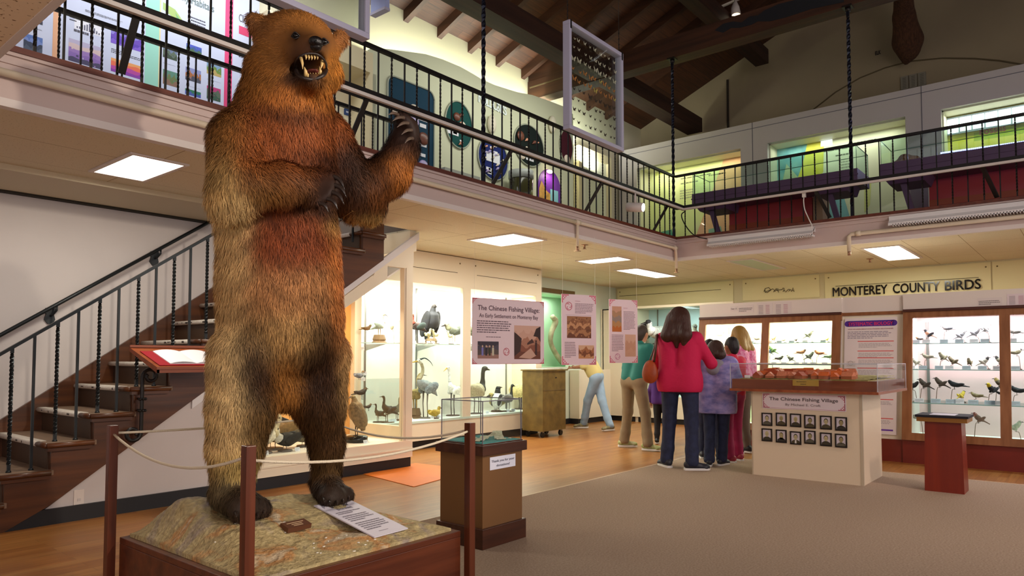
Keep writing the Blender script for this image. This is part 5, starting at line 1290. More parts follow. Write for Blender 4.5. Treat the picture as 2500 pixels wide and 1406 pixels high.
bd = Bd((GX0-.006, PX(1862, 980, GX0).y, .705), (0, -1, 0), (0, 0, 1), PX(1862, 980, GX0).y-PX(2066, 980, GX0).y, .158, flatmat('e0d0d4', .4), .004); W, H = bd.w, bd.h
bd.rect(W*.012, H*.05, W*.976, H*.012, 'b8475c'); bd.rect(W*.012, H*.94, W*.976, H*.012, 'b8475c'); bd.rect(W*.012, H*.05, W*.004, H*.9, 'b8475c'); bd.rect(W*.985, H*.05, W*.004, H*.9, 'b8475c')
bd.corners('b8475c', H*.42, .008)
bd.text('The Chinese Fishing Village', W*.5, H*.55, H*.3, '4a3c38', W*.82, 'C'); bd.text('By Michael E. Croft', W*.5, H*.24, H*.2, '857472', W*.42, 'C')
bd.build('title_sign', parent=t)
# portraits
ordn = ['first', 'second', 'third', 'fourth', 'fifth', 'sixth']
desc = [['bald older man in dark robe', 'person with pale cap in dark jacket', 'bearded person with pale cap', 'young man with short hair and thin face', 'smiling person with fur collar', 'round headed child in grey top'],
        ['wrinkled person with pale hair', 'person wearing a long veil', 'man with moustache and white shirt front', 'woman with hair tied back', 'small child looking forward', 'young person in a checked jacket']]
FRB = mat('black photo frame', '17110f', .35)
cols = [1873, 1908, 1943, 1978, 2017, 2054]; rt = [1007, 1007, 1009, 1012, 1014, 1017]; rb = [1045, 1048, 1052, 1050, 1055, 1058]
for r_ in range(2):
    for i in range(6):
        xp = cols[i]; yt = (rt if r_ == 0 else rb)[i]; hp = 33+.5*i; wp = 26+.8*i
        a, b_ = PX(xp-wp/2, yt, GX0), PX(xp+wp/2, yt+hp, GX0)
        f = thing('picture_frame', (GX0-.008, (a.y+b_.y)/2, b_.z), 'portrait, %s in the %s row, %s' % (ordn[i], ('upper', 'lower')[r_], desc[r_][i]), 'framed photo', 'black framed portraits on the display table')
        w_, h_ = a.y-b_.y, a.z-b_.z; y0, zz = a.y, b_.z; fw = w_*.11; mb = MB(); X_ = GX0-.012
        for q in ((0, 0, w_, fw), (0, h_-fw, w_, fw), (0, fw, fw, h_-2*fw), (w_-fw, fw, fw, h_-2*fw)): mb.box((X_, y0-q[0]-q[2], zz+q[1]), (GX0, y0-q[0], zz+q[1]+q[3]), FRB)
        mb.build('frame', f)
        p = Bd((X_+.007, y0-fw, zz+fw), (0, -1, 0), (0, 0, 1), w_-2*fw, h_-2*fw, flatmat('c9bdc4'), .002); W, H = p.w, p.h
        sk = random.Random(r_*6+i); dark = ['3a3222', '4a4028', '2e2820', '565040'][sk.randrange(4)]; tone = ['a8986a', 'b5a67c', '96865c'][sk.randrange(3)]
        p.poly([(W*.02, 0), (W*.98, 0), (W*.95, H*.2), (W*.7, H*.33), (W*.3, H*.33), (W*.05, H*.2)], dark, 1); p.rect(W*.4, H*.28, W*.2, H*.14, tone, 1)
        p.disc(W*.5, H*.62, W*.24, H*.25, ['3a3222', 'b9aa88', 'c3b596', '2e2820', '3a3222', '3a3222'][i] if r_ == 0 else ['b9aa88', '8a7c52', '1d1a16', '3a3222', '4a4028', '3a3222'][i], 1)
        p.disc(W*.5, H*.58, W*.20, H*.21, tone, 2, 16)
        for s_ in (-1, 1): p.disc(W*(.5+.085*s_), H*.61, W*.03, H*.015, '2e2418', 3, 8)
        p.rect(W*.48, H*.53, W*.04, H*.06, '8a7a50', 3); p.rect(W*.43, H*.475, W*.14, H*.015, '4a3a24', 3)
        if r_ == 1 and i == 2: p.poly([(W*.4, 0), (W*.6, 0), (W*.58, H*.3), (W*.42, H*.3)], 'd9d2cc', 3)
        if r_ == 1 and i == 1: p.poly([(W*.3, H*.2), (W*.75, H*.2), (W*.68, H*.75), (W*.5, H*.86), (W*.34, H*.72)], '8a7c52', 1)
        p.build('portrait', parent=f)
# the village model
t = thing('village_model', (7.75, 2.3, 1.005), 'miniature fishing village with orange roofed houses under the clear cover', 'model')
GR = mat('model ground', '8a7a3c', .9, col2='b8a860', scale=30, bump=.6, bscale=80)
mb = MB(); n = 20; vs = []
for j in range(n+1):
    for i in range(n+1):
        x, y = tx0+.05+(tx1-tx0-.1)*i/n, ty0+.1+(ty1-ty0-.2)*j/n; vs.append((x, y, 1.012+.02*abs(mn.noise(V((x*5, y*5, 1))))+.02*i/n))
mb.add(vs, [(j*(n+1)+i, j*(n+1)+i+1, (j+1)*(n+1)+i+1, (j+1)*(n+1)+i) for j in range(n) for i in range(n)], GR, True).box((tx0+.05, ty0+.1, 1.005), (tx1-.05, ty1-.1, 1.012), GR)
mb.build('ground', t)
RF = [mat('orange roof', 'd2622a', .6, var=.12, scale=60), mat('salmon roof', 'd07a58', .6, var=.12, scale=60), mat('rust roof', 'a8431f', .6)]
HW = mat('model house wall', 'a85c38', .7)
def mhouse(x, y, w_, d_, h_, rot, rf):
    o = thing('model_house', (x, y, 1.02), None, None); o.parent = t; o.location = V((x, y, 1.02))-t.location; o.rotation_euler.z = rot
    mb = MB().box((-w_/2, -d_/2, -.01), (w_/2, d_/2, h_), HW); mb.v = [tuple(V(q)) for q in mb.v]
    def bl(m_, nm):
        me = bpy.data.meshes.new(nm); me.from_pydata(m_.v, [], m_.f)
        for mt in m_.ms: me.materials.append(mt)
        q = bpy.data.objects.new(nm, me); COL.objects.link(q); q.parent = o
    bl(mb, 'house_wall')
    e = .004; r_ = h_+d_*.5
    mb = MB().add([(-w_/2-e, -d_/2-e, h_-.002), (w_/2+e, -d_/2-e, h_-.002), (w_/2+e, 0, r_), (-w_/2-e, 0, r_), (-w_/2-e, d_/2+e, h_-.002), (w_/2+e, d_/2+e, h_-.002)], [(0, 1, 2, 3), (3, 2, 5, 4), (0, 3, 4), (1, 5, 2)], rf); bl(mb, 'house_roof')
rh = random.Random(5)
for r_ in range(5):
    for i in range(9):
        y = 1.86+.108*i+rh.uniform(-.02, .02)+.02*(r_ % 2); x = tx0+.14+.13*r_+rh.uniform(-.02, .02)
        if r_ > 1 and i in (0,): continue
        mhouse(x, y, rh.uniform(.075, .11), rh.uniform(.07, .09), rh.uniform(.018, .032)+.008*r_, rh.choice((0, pi/2, pi/2))+rh.uniform(-.2, .2), RF[rh.randrange(3)])
MB().box((tx0+.06, 2.80, 1.005), (tx0+.063, 2.86, 1.045), mat('tiny card', 'e8e2e2', .6)).build('tiny_card', t)
# ================================================================ small red pedestal
t = thing('pedestal', (7.6, 1.1, .012), 'dark red tapered pedestal with a black topped wooden board in front of the right cases', 'pedestal')
RP = wood('red stained wood', '6c1c0c', '84280f', 2, .35, 10)
x0, x1, y0, y1 = 7.43, 7.70, .94, 1.25
mb = MB(); m_ = .012
mb.add([(x0, y0, .012), (x1, y0, .012), (x1, y1, .012), (x0, y1, .012), (x0+m_, y0+m_, .65), (x1-m_, y0+m_, .65), (x1-m_, y1-m_, .65), (x0+m_, y1-m_, .65)], [(0, 3, 2, 1), (4, 5, 6, 7), (0, 1, 5, 4), (1, 2, 6, 5), (2, 3, 7, 6), (3, 0, 4, 7)], RP).build('column', t)
MB().box((7.39, .90, .645), (7.74, 1.295, .685), mat('ochre edge', '8a5a1c', .5)).build('cap', t)
MB().box((7.38, .89, .685), (7.75, 1.305, .705), mat('black felt top', '15121d', .8)).build('felt_top', t)
MB().box((7.44, 1.0, .7055), (7.66, 1.2, .7075), mat('paper white', 'd9d5e0', .6)).build('paper_sheet', label='white sheet of paper lying on the black topped red pedestal', cat='paper')
# ================================================================ wheeled wooden cart
a0, a1 = PZ(1325, 1043, .1), PZ(1381, 1035, .1)
X0_, X1_ = 9.55, 9.95
t = thing('cart', (9.8, 6.7, 0), 'old olive brown wooden cart on black castors beside the tall bird case', 'cart')
OW = mat('olive stained wood', '5c4a22', .5, col2='77602e', scale=7, bump=.2, bscale=20)
cyn = 6.55; c0 = PY(1325, 900, cyn); c1 = PY(1381, 1000, cyn); c2 = PY(1400, 900, cyn)
MB().box((c0.x, cyn, .10), (c1.x, cyn+.4, PY(1350, 905, cyn).z), OW).box((c0.x+.01, cyn-.004, .72), (c1.x-.01, cyn, .725), DL).build('body', t)
tz = PY(1350, 905, cyn).z
MB().box((c0.x-.02, cyn-.02, tz), (c1.x+.03, cyn+.42, tz+.02), OW).build('top', t)
MB().box((c1.x, cyn+.05, tz-.32), (c1.x+.02, cyn+.38, tz-.01), OW).build('drop_leaf', t)
CB = mat('castor black', '121214', .4)
for x in (c0.x+.07, c1.x-.06):
    for y in (cyn+.06, cyn+.34):
        c = thing('castor', (x, y, .045), None, None); c.parent = t; c.location = V((x, y, .045))-t.location
        me = MB().tube([(0, -.014, 0), (0, .014, 0)], .044, CB, 16).box((-.02, -.02, .03), (.02, .02, .06), MET)
        q = bpy.data.meshes.new('wheel'); q.from_pydata(me.v, [], me.f); [q.materials.append(z) for z in me.ms]; q.polygons.foreach_set('material_index', me.mi)
        wq = bpy.data.objects.new('wheel', q); COL.objects.link(wq); wq.parent = c
MB().box((c1.x-.28, cyn-.003, tz-.12), (c1.x-.24, cyn-.0, tz-.10), IRON).build('handle', t)
PW = mat('newsprint', 'd2cabc', .8, col2='b9b0a4', scale=30)
MB().box((c0.x+.05, cyn+.02, tz+.021), (c1.x-.03, cyn+.36, tz+.03), PW).add([(c1.x-.1, cyn, tz+.033), (c1.x+.06, cyn+.1, tz+.03), (c1.x+.0, cyn+.36, tz+.034), (c1.x-.2, cyn+.3, tz+.036)], [(0, 1, 2, 3)], PW).build('newspapers', label='loose newspapers spread on top of the wooden cart', cat='papers')
# orange floor mat
p = [PZ(*q, .004) for q in ((887, 1158), (1015, 1130), (1078, 1138), (1078, 1176), (1011, 1189))]
MB().poly([PZ(887, 1158, .001), PZ(1015, 1131, .001), PZ(1160, 1148, .001), PZ(1010, 1189, .001)], mat('orange mat', 'cf6c14', .55, var=.08, scale=3), (0, 0, .005)).build('floor_mat', label='bright orange flat mat on the wooden floor before the bird case', cat='mat')
# ================================================================ hanging panels on threads
THR = mat('clear thread', 'd9d2c4', .4)
def hang(tl, tr, br, bl, dep, name, fill, lab, ztop=ZC):
    """panel from four photograph corners; dep = distance along the view axis at left and right"""
    def at(p, d): r_ = _ray(*p); return CAM+r_*(d/FPX)
    a, b_ = at(tl, dep[0]), at(tr, dep[1]); c_ = at(bl, dep[0]); h_ = a.z-c_.z
    b_.z = a.z; u = V((b_.x-a.x, b_.y-a.y, 0))
    t = thing(name, (a+b_)/2-V((0, 0, h_)), lab, 'hanging panel', 'pink panels hanging on threads')
    bd = Bd(V((a.x, a.y, a.z-h_)), u, (0, 0, 1), u.length, h_, flatmat('e3cdd2', .5), .006); fill(bd); bd.build('printed_board', parent=t)
    for p_ in (a+u*.03, a+u*.97):
        MB().tube([p_, V((p_.x, p_.y, ztop))], .0012, THR, 4, False).build('thread', t)
def f_big(b):
    W, H = b.w, b.h; b.rect(0, 0, W, H*.006, 'b04a5c'); b.rect(0, H*.994, W, H*.006, 'b04a5c'); b.corners('c02c48', H*.085, .004)
    b.text('The Chinese Fishing Village:', W*.5, H*.82, H*.105, '5c4450', W*.86, 'C'); b.text('An Early Settlement on Monterey Bay', W*.5, H*.71, H*.085, '6a525c', W*.82, 'C')
    b.lines(W*.06, H*.47, W*.47, H*.20, 6, '6a5660'); b.lines(W*.18, H*.40, W*.36, H*.028, 1, '8d7880')
    b.photo(W*.07, H*.085, W*.28, H*.26, ['3a3440', '4a4450', '5a4c48', '9c7468'], 3, .2, grain=6)
    for x_, c_ in ((.12, '7a78b8'), (.17, '2c2830'), (.215, '3c3c28'), (.26, 'c9c2a8')): b.rect(W*x_, H*.13, W*.025, H*.12, c_, 3); b.disc(W*(x_+.0125), H*.27, W*.01, H*.018, 'c4a890', 3, 10)
    b.medallion(W*.455, H*.19, H*.06)
    b.photo(W*.565, H*.075, W*.38, H*.53, ['cfa694', 'c79c88', 'a8745c', '86503c', '6b3c2c'], 8, .3, grain=0)
    b.poly([(W*.565, H*.5), (W*.60, H*.47), (W*.67, H*.4), (W*.65, H*.2), (W*.565, H*.12)], '3c2624', 3); b.poly([(W*.945, H*.6), (W*.88, H*.56), (W*.84, H*.44), (W*.9, H*.43), (W*.945, H*.35)], '32201f', 3)
    b.poly([(W*.75, H*.33), (W*.82, H*.4), (W*.85, H*.34), (W*.75, H*.3)], '4a2e28', 3); b.rect(W*.865, H*.14, W*.028, H*.2, '402824', 3); b.disc(W*.879, H*.36, W*.012, H*.02, '402824', 3, 10)
    b.poly([(W*.63, H*.1), (W*.8, H*.25), (W*.88, H*.13), (W*.8, H*.08)], 'c49c88', 2)
def f_n1(b):
    W, H = b.w, b.h; b.corners('c8445e', W*.2, .004); b.medallion(W*.2, H*.83, W*.1, 'b8364e'); b.lines(W*.38, H*.9, W*.28, H*.014, 1, 'b07080'); b.lines(W*.38, H*.73, W*.56, H*.15, 7, '8d747c')
    b.rect(W*.12, H*.705, W*.74, H*.003, '8d747c'); b.photo(W*.15, H*.38, W*.7, H*.31, ['9c6a44', '8a5836', 'c08c60', '7a4a2c', 'a8744c', '6a3c24'], 5, .5, grain=50)
    b.lines(W*.08, H*.1, W*.33, H*.23, 10, '8d747c'); b.photo(W*.48, H*.09, W*.45, H*.19, ['d2a884', 'a46840', '7a4628', 'c08858'], 9, .5, grain=14)
def f_n2(b):
    W, H = b.w, b.h; b.corners('c8445e', W*.2, .004); b.photo(W*.1, H*.49, W*.33, H*.40, ['c49478', 'a8805c', '8f7c70', 'b0804c', 'b8641e'], 4, .2)
    b.lines(W*.5, H*.52, W*.42, H*.3, 14, '8d747c'); b.lines(W*.5, H*.86, W*.26, H*.014, 1, 'b07080'); b.lines(W*.08, H*.18, W*.42, H*.27, 11, '8d747c'); b.photo(W*.55, H*.1, W*.38, H*.35, ['cfa68c', 'c29478', 'c79c80'], 6, .2, grain=5)
    b.medallion(W*.28, H*.1, W*.09, 'b8648e')
hang((1153, 726), (1328, 743), (1328, 890), (1153, 889), (7.3, 7.9), 'hanging_poster', f_big, 'wide pink hanging panel with large title in front of the tall bird case')
hang((1371, 717), (1455, 725), (1455, 889), (1371, 891), (8.2, 8.45), 'hanging_poster', f_n1, 'narrow pink hanging panel left of its twin, with round red emblem at the top')
hang((1487, 730), (1556, 737), (1556, 885), (1487, 886), (9.0, 9.2), 'hanging_poster', f_n2, 'narrow pink hanging panel right of its twin, above the khaki trousers')
# ================================================================ standing brown bear
def dep(p): return (V(p)-CAM).dot(FW)
def J(x, y, Y): return PY(x, y, Y)
def pr(r, p): return r*dep(p)/FPX
def cap(a, b, ra, rb): A, B = J(*a), J(*b); return ('c', A, B, pr(ra, A), pr(rb, B))
def ball(a, r, sq=(1, 1, 1)): A = J(*a); q = pr(r, A); return ('e', A, (q*sq[0], q*sq[1], q*sq[2]))
prims = [
 ball((690, 780, 3.27), 148, (1, .9, 1)), ball((686, 690, 3.25), 146, (1, .92, 1.1)), ball((684, 600, 3.25), 142, (1, .92, 1.1)),
 ball((675, 500, 3.27), 142, (1, .95, 1)), ball((678, 400, 3.28), 148, (1, .9, 1)), cap((600, 345, 3.27), (770, 340, 3.27), 82, 80),
 cap((690, 300, 3.26), (705, 200, 3.22), 118, 100),
 # head
 ball((724, 114, 3.2), 92, (1.06, 1, .84)), ball((655, 165, 3.22), 50), ball((790, 178, 3.2), 44), ball((735, 208, 3.14), 46), ball((738, 78, 3.12), 48, (1.2, 1, .7)),
 cap((740, 118, 3.04), (764, 120, 2.90), 50, 33), cap((764, 120, 2.9), (771, 108, 2.86), 30, 17), cap((732, 142, 3.02), (757, 140, 2.93), 30, 26), cap((745, 200, 3.05), (763, 193, 2.93), 36, 21),
 ball((621, 50, 3.24), 19, (1, .5, 1)), ball((833, 92, 3.2), 18, (1, .5, 1)), cap((655, 88, 3.22), (628, 60, 3.24), 28, 16), cap((808, 118, 3.2), (828, 99, 3.2), 24, 14),
 # arm at the left, forearm held across the chest
 cap((580, 345, 3.2), (583, 450, 3.08), 66, 66), cap((585, 462, 3.06), (690, 452, 2.94), 66, 50), cap((690, 452, 2.94), (765, 452, 2.88), 50, 38),
 ball((556, 490, 3.1), 44), ball((785, 458, 2.86), 36, (1.1, .7, 1)),
 # arm at the right, raised
 cap((800, 355, 3.22), (866, 468, 3.12), 62, 58), cap((866, 475, 3.12), (950, 425, 3.02), 56, 46), cap((950, 425, 3.02), (984, 360, 2.96), 48, 34),
 cap((984, 360, 2.96), (992, 318, 2.93), 34, 30), ball((905, 500, 3.1), 36),
 # legs
 cap((600, 870, 3.25), (590, 1000, 3.24), 86, 74), cap((590, 1000, 3.24), (576, 1090, 3.25), 76, 61), cap((576, 1090, 3.25), (566, 1185, 3.26), 61, 46), cap((640, 940, 3.26), (745, 945, 3.26), 60, 58),
 cap((775, 870, 3.25), (778, 985, 3.24), 76, 60), cap((778, 985, 3.24), (797, 1080, 3.24), 60, 38), cap((797, 1080, 3.24), (797, 1150, 3.26), 38, 33),
 # feet
 cap((548, 1205, 3.30), (592, 1232, 3.10), 34, 36), cap((580, 1222, 3.2), (632, 1240, 3.12), 34, 27),
 cap((787, 1178, 3.32), (808, 1206, 3.12), 29, 29), cap((800, 1195, 3.2), (838, 1208, 3.14), 28, 22),
]
toes = []
for x, y, Y in ((575, 1250, 3.07), (592, 1254, 3.06), (610, 1254, 3.06), (627, 1251, 3.07), (641, 1243, 3.1)): prims.append(ball((x, y, Y), 11)); toes.append((x, y, Y))
for x, y, Y in ((790, 1216, 3.10), (804, 1222, 3.08), (820, 1222, 3.08), (835, 1218, 3.09), (849, 1210, 3.12)): prims.append(ball((x, y, Y), 10.5)); toes.append((x, y, Y))
LP = [((788, 430, 2.84), (808, 428, 2.80), (842, 464, 2.73)), ((792, 446, 2.82), (811, 450, 2.78), (846, 482, 2.71)), ((790, 460, 2.81), (806, 468, 2.77), (840, 499, 2.70)), ((780, 473, 2.82), (794, 484, 2.78), (825, 512, 2.72)), ((764, 482, 2.84), (772, 495, 2.80), (802, 518, 2.74))]
RP_ = [((985, 302, 2.93), (974, 282, 2.89), (948, 280, 2.83)), ((994, 304, 2.91), (988, 288, 2.87), (958, 296, 2.81)), ((1000, 312, 2.90), (999, 301, 2.86), (969, 311, 2.80)), ((1004, 326, 2.89), (1007, 318, 2.85), (980, 329, 2.79)), ((1004, 342, 2.90), (1009, 338, 2.86), (988, 350, 2.80))]
for a, b, c in LP+RP_: prims.append(cap(a, b, 12, 8.5))
mc = J(757, 160, 2.93)
carve = [('e', mc, (pr(30, mc), .16, pr(23, mc)))]
bv, bf = nets(prims, .0125, .045, carve=carve)
# coat colour by place on the body: fur markings, chest shade painted in
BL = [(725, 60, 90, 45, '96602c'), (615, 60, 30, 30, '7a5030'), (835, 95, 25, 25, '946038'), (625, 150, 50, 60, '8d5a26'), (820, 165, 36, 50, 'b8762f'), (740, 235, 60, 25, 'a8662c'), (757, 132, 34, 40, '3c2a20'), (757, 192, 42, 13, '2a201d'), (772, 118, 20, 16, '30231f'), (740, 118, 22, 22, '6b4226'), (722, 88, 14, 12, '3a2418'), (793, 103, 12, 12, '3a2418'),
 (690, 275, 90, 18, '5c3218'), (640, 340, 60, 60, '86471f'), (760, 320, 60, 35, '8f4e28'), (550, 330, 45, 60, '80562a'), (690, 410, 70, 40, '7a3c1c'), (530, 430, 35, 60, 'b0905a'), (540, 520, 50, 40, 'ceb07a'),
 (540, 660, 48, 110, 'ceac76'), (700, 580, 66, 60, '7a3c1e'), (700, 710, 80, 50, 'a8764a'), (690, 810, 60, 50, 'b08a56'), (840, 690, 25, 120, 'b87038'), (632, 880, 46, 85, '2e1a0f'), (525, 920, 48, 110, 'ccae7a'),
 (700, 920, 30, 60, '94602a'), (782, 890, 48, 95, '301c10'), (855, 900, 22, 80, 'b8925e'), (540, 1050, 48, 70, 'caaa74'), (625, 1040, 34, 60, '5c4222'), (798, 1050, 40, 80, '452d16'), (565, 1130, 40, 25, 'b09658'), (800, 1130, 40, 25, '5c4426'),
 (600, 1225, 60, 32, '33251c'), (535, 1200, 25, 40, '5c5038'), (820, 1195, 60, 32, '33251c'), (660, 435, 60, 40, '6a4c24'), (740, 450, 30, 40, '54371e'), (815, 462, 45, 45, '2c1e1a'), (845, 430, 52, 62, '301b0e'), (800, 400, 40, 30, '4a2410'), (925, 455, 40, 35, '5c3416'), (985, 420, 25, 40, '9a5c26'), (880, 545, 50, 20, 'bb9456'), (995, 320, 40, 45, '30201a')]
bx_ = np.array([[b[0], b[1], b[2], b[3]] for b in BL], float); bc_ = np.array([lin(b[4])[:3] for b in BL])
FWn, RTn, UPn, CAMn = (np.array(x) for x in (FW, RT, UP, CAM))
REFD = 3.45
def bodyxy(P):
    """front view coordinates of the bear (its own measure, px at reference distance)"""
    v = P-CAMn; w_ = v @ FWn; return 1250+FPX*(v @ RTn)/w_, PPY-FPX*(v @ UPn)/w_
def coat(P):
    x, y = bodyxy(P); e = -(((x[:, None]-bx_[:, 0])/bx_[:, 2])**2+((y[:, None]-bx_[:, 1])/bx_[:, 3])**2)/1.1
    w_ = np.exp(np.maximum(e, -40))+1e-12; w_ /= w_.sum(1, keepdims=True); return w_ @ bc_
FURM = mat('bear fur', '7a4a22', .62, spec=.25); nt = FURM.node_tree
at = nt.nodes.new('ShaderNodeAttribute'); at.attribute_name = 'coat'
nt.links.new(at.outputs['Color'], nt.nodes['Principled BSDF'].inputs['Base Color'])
nt.nodes['Principled BSDF'].inputs['Sheen Weight'].default_value = .0
nt.nodes['Principled BSDF'].inputs['Sheen Roughness'].default_value = .4
BASE = J(690, 1235, 3.2); BASE.z = .462
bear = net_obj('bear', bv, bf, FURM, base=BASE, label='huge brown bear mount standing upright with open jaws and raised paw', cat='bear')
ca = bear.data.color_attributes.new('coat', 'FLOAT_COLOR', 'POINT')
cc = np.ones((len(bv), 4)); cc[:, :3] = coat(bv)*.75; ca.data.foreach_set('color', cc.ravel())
# fur strands
tri = np.concatenate([bf[:, [0, 1, 2]], bf[:, [0, 2, 3]]]); A, B, C_ = bv[tri[:, 0]], bv[tri[:, 1]], bv[tri[:, 2]]
nn = np.cross(B-A, C_-A); ar = np.linalg.norm(nn, axis=1); vn = np.zeros_like(bv)
for k in range(3): np.add.at(vn, tri[:, k], nn)
vn /= np.linalg.norm(vn, axis=1, keepdims=True)+1e-12
# outward orientation
ctr = bv.mean(0)
if ((vn*(bv-ctr)).sum(1)).mean() < 0: vn = -vn
NS = 240000
ti = rng.choice(len(tri), NS, p=ar/ar.sum()); r1 = np.sqrt(rng.random(NS)); r2 = rng.random(NS)
wa, wb, wc = (1-r1)[:, None], (r1*(1-r2))[:, None], (r1*r2)[:, None]
P = A[ti]*wa+B[ti]*wb+C_[ti]*wc; Nn = vn[tri[ti, 0]]*wa+vn[tri[ti, 1]]*wb+vn[tri[ti, 2]]*wc; Nn /= np.linalg.norm(Nn, axis=1, keepdims=True)
x, y = bodyxy(P)
def zone(cx, cy, rx, ry, p=2): return np.exp(-(((x-cx)/rx)**2+((y-cy)/ry)**2)**p)
ln = np.full(NS, .046)
ln = ln*(1-.5*zone(722, 100, 140, 100)); front = (P[:, 1] < 3.14)
ln = np.where(front, ln*(1-.72*zone(757, 140, 46, 60)), ln); ln *= 1-.5*zone(757, 98, 80, 28)*front
ln *= 1-.75*zone(808, 462, 40, 48); ln *= 1-.78*zone(995, 312, 38, 42); ln *= 1-.55*zone(600, 1235, 70, 30); ln *= 1-.55*zone(820, 1205, 60, 30)
ln *= 1+.55*zone(550, 520, 70, 45)+.5*zone(880, 540, 80, 40)+.25*zone(560, 650, 60, 120)
keep = ~((np.abs(x-757) < 33) & (np.abs(y-160) < 25) & front)
P, Nn, ln, x, y, front = (q[keep] for q in (P, Nn, ln, x, y, front)); NS = len(P)
down = np.tile([0., 0., -1.], (NS, 1)); nose = np.array(J(765, 120, 2.9))
away = P-nose; away /= np.linalg.norm(away, axis=1, keepdims=True)
hz = np.exp(-(((x-722)/130)**2+((y-110)/110)**2)**2)[:, None]
D = down*(1-hz)+(away+down*.25)*hz
# forearm and raised arm are combed along the limb
def limb(cx, cy, rx, ry, d): 
    z = np.exp(-(((x-cx)/rx)**2+((y-cy)/ry)**2)**2)[:, None]*.7; return z, np.array(V(d).normalized())
for a in ((690, 435, 90, 45, RT*1-UP*.35), (950, 420, 60, 60, -UP*1+RT*.3), (850, 430, 55, 60, RT*.6-UP*.8)):
    z, d = limb(*a[:4], a[4]); D = D*(1-z)+d*z
D += rng.normal(0, .22, D.shape)
# clumps
fr = np.array([9., 9., 9.]); D += .13*np.stack([np.sin(P[:, 2]*41+P[:, 0]*33)+np.sin(P[:, 0]*71-P[:, 2]*53), np.sin(P[:, 0]*37+P[:, 2]*59), .6*np.sin(P[:, 0]*29-P[:, 2]*67)], 1)
D -= Nn*(D*Nn).sum(1, keepdims=True); D /= np.linalg.norm(D, axis=1, keepdims=True)+1e-9
lift = rng.uniform(.22, .62, NS)[:, None]; lift = np.where(((y > 1170) | (ln < .018))[:, None], .24, lift)
G = D*np.sqrt(1-lift**2)+Nn*lift
ln = np.maximum(ln, .0125); ln *= rng.uniform(.6, 1.25, NS)
T = np.cross(G, Nn); T /= np.linalg.norm(T, axis=1, keepdims=True)+1e-9; T = T*.85+Nn*rng.normal(0, .35, (NS, 1)); T /= np.linalg.norm(T, axis=1, keepdims=True)
wd = (.0014*rng.uniform(.7, 1.3, NS)*np.clip(ln/.04, .45, 1.15))[:, None]; L = ln[:, None]; P0 = P-Nn*.004
mid = P0+G*L*.5+Nn*L*.03; tip = P0+G*L*.85+D*L*.12-np.array([0, 0, 1.])*L*.12
VV = np.stack([P0-T*wd, P0+T*wd, mid-T*wd*.8, mid+T*wd*.8, tip], 1).reshape(-1, 3)
i0 = (np.arange(NS)*5)[:, None]
quads = i0+np.array([0, 1, 3, 2]); tris = i0+np.array([2, 3, 4])
me = bpy.data.meshes.new('fur'); me.vertices.add(NS*5); me.vertices.foreach_set('co', (VV-np.array(BASE)).ravel())
loops = np.concatenate([quads, tris], 1).ravel(); me.loops.add(len(loops)); me.loops.foreach_set('vertex_index', loops.astype(np.int32))
ls = (np.arange(NS)[:, None]*7+np.array([0, 4])).ravel(); me.polygons.add(NS*2); me.polygons.foreach_set('loop_start', ls.astype(np.int32))
me.polygons.foreach_set('use_smooth', np.ones(NS*2, bool)); me.update()
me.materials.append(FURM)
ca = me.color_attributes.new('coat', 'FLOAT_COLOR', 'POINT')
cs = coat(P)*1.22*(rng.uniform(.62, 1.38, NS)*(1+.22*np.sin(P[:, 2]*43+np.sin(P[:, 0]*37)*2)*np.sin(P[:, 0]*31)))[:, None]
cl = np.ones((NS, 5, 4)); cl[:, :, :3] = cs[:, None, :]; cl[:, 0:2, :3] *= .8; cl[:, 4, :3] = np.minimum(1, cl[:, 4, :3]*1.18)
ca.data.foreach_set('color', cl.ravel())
nv = Nn[:, None, :]*.8+np.repeat(G[:, None, :], 5, 1)*.15+rng.normal(0, .12, (NS, 1, 3)); nv = np.repeat(nv, 1, 1); nv = nv/np.linalg.norm(nv, axis=2, keepdims=True)
me.normals_split_custom_set_from_vertices(nv.reshape(-1, 3).tolist())
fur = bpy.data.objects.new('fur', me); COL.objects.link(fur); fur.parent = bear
# face and claws
vx, vy = bodyxy(bv); vd_ = (bv-CAMn) @ FWn
def sY(x, y, r=7):
    m_ = (np.abs(vx-x) < r) & (np.abs(vy-y) < r)
    return float(bv[m_][np.argmin(vd_[m_]), 1]) if m_.any() else 2.95
BLK = mat('wet black nose', '120e0e', .22, bump=.3, bscale=220); EYE = mat('glass eye', '0c0705', .12, spec=.35)
CLAW = mat('dark horn claw', '2b211d', .28, spec=.8); CLAWT = mat('pale horn claw', '5a4a40', .25, spec=.8)
TOOTH = mat('ivory tooth', 'd9b878', .3); GUM = mat('mouth lining', '3c1614', .35); TONG = mat('tongue', '7a3a30', .4)
ny = sY(771, 106)-.004
n_ = J(772, 103, ny); q = pr(1, n_)
mb = MB().ell(n_, (19*q, .032, 14*q), BLK, None, 20, 12).ell(J(771, 114, ny+.01), (14*q, .03, 12*q), BLK, None, 14, 9)
for s_ in (-1, 1): mb.ell(J(773+s_*9, 105, ny)+V((0, -.021, 0)), (3.6*q, .010, 4.4*q), mat('nostril', '020202', .6), None, 10, 7)
mb.build('nose', bear)
mb = MB()
LU = [(722, 168), (722, 152), (732, 139), (750, 131), (770, 131), (786, 140), (796, 155), (797, 170)]; LL = [(722, 168), (727, 183), (742, 191), (762, 194), (780, 189), (792, 180), (797, 170)]
mb.tube(curve_pts([J(a_, b_, min(sY(a_, b_, 9), 3.04)+.010) for a_, b_ in LU], 4), 3.0*q, mat('black lip', '2a1f1b', .45), 8).tube(curve_pts([J(a_, b_, min(sY(a_, b_, 9), 3.04)+.002) for a_, b_ in LL], 4), 5*q, mat('black lip'), 8); mb.build('lips', bear)
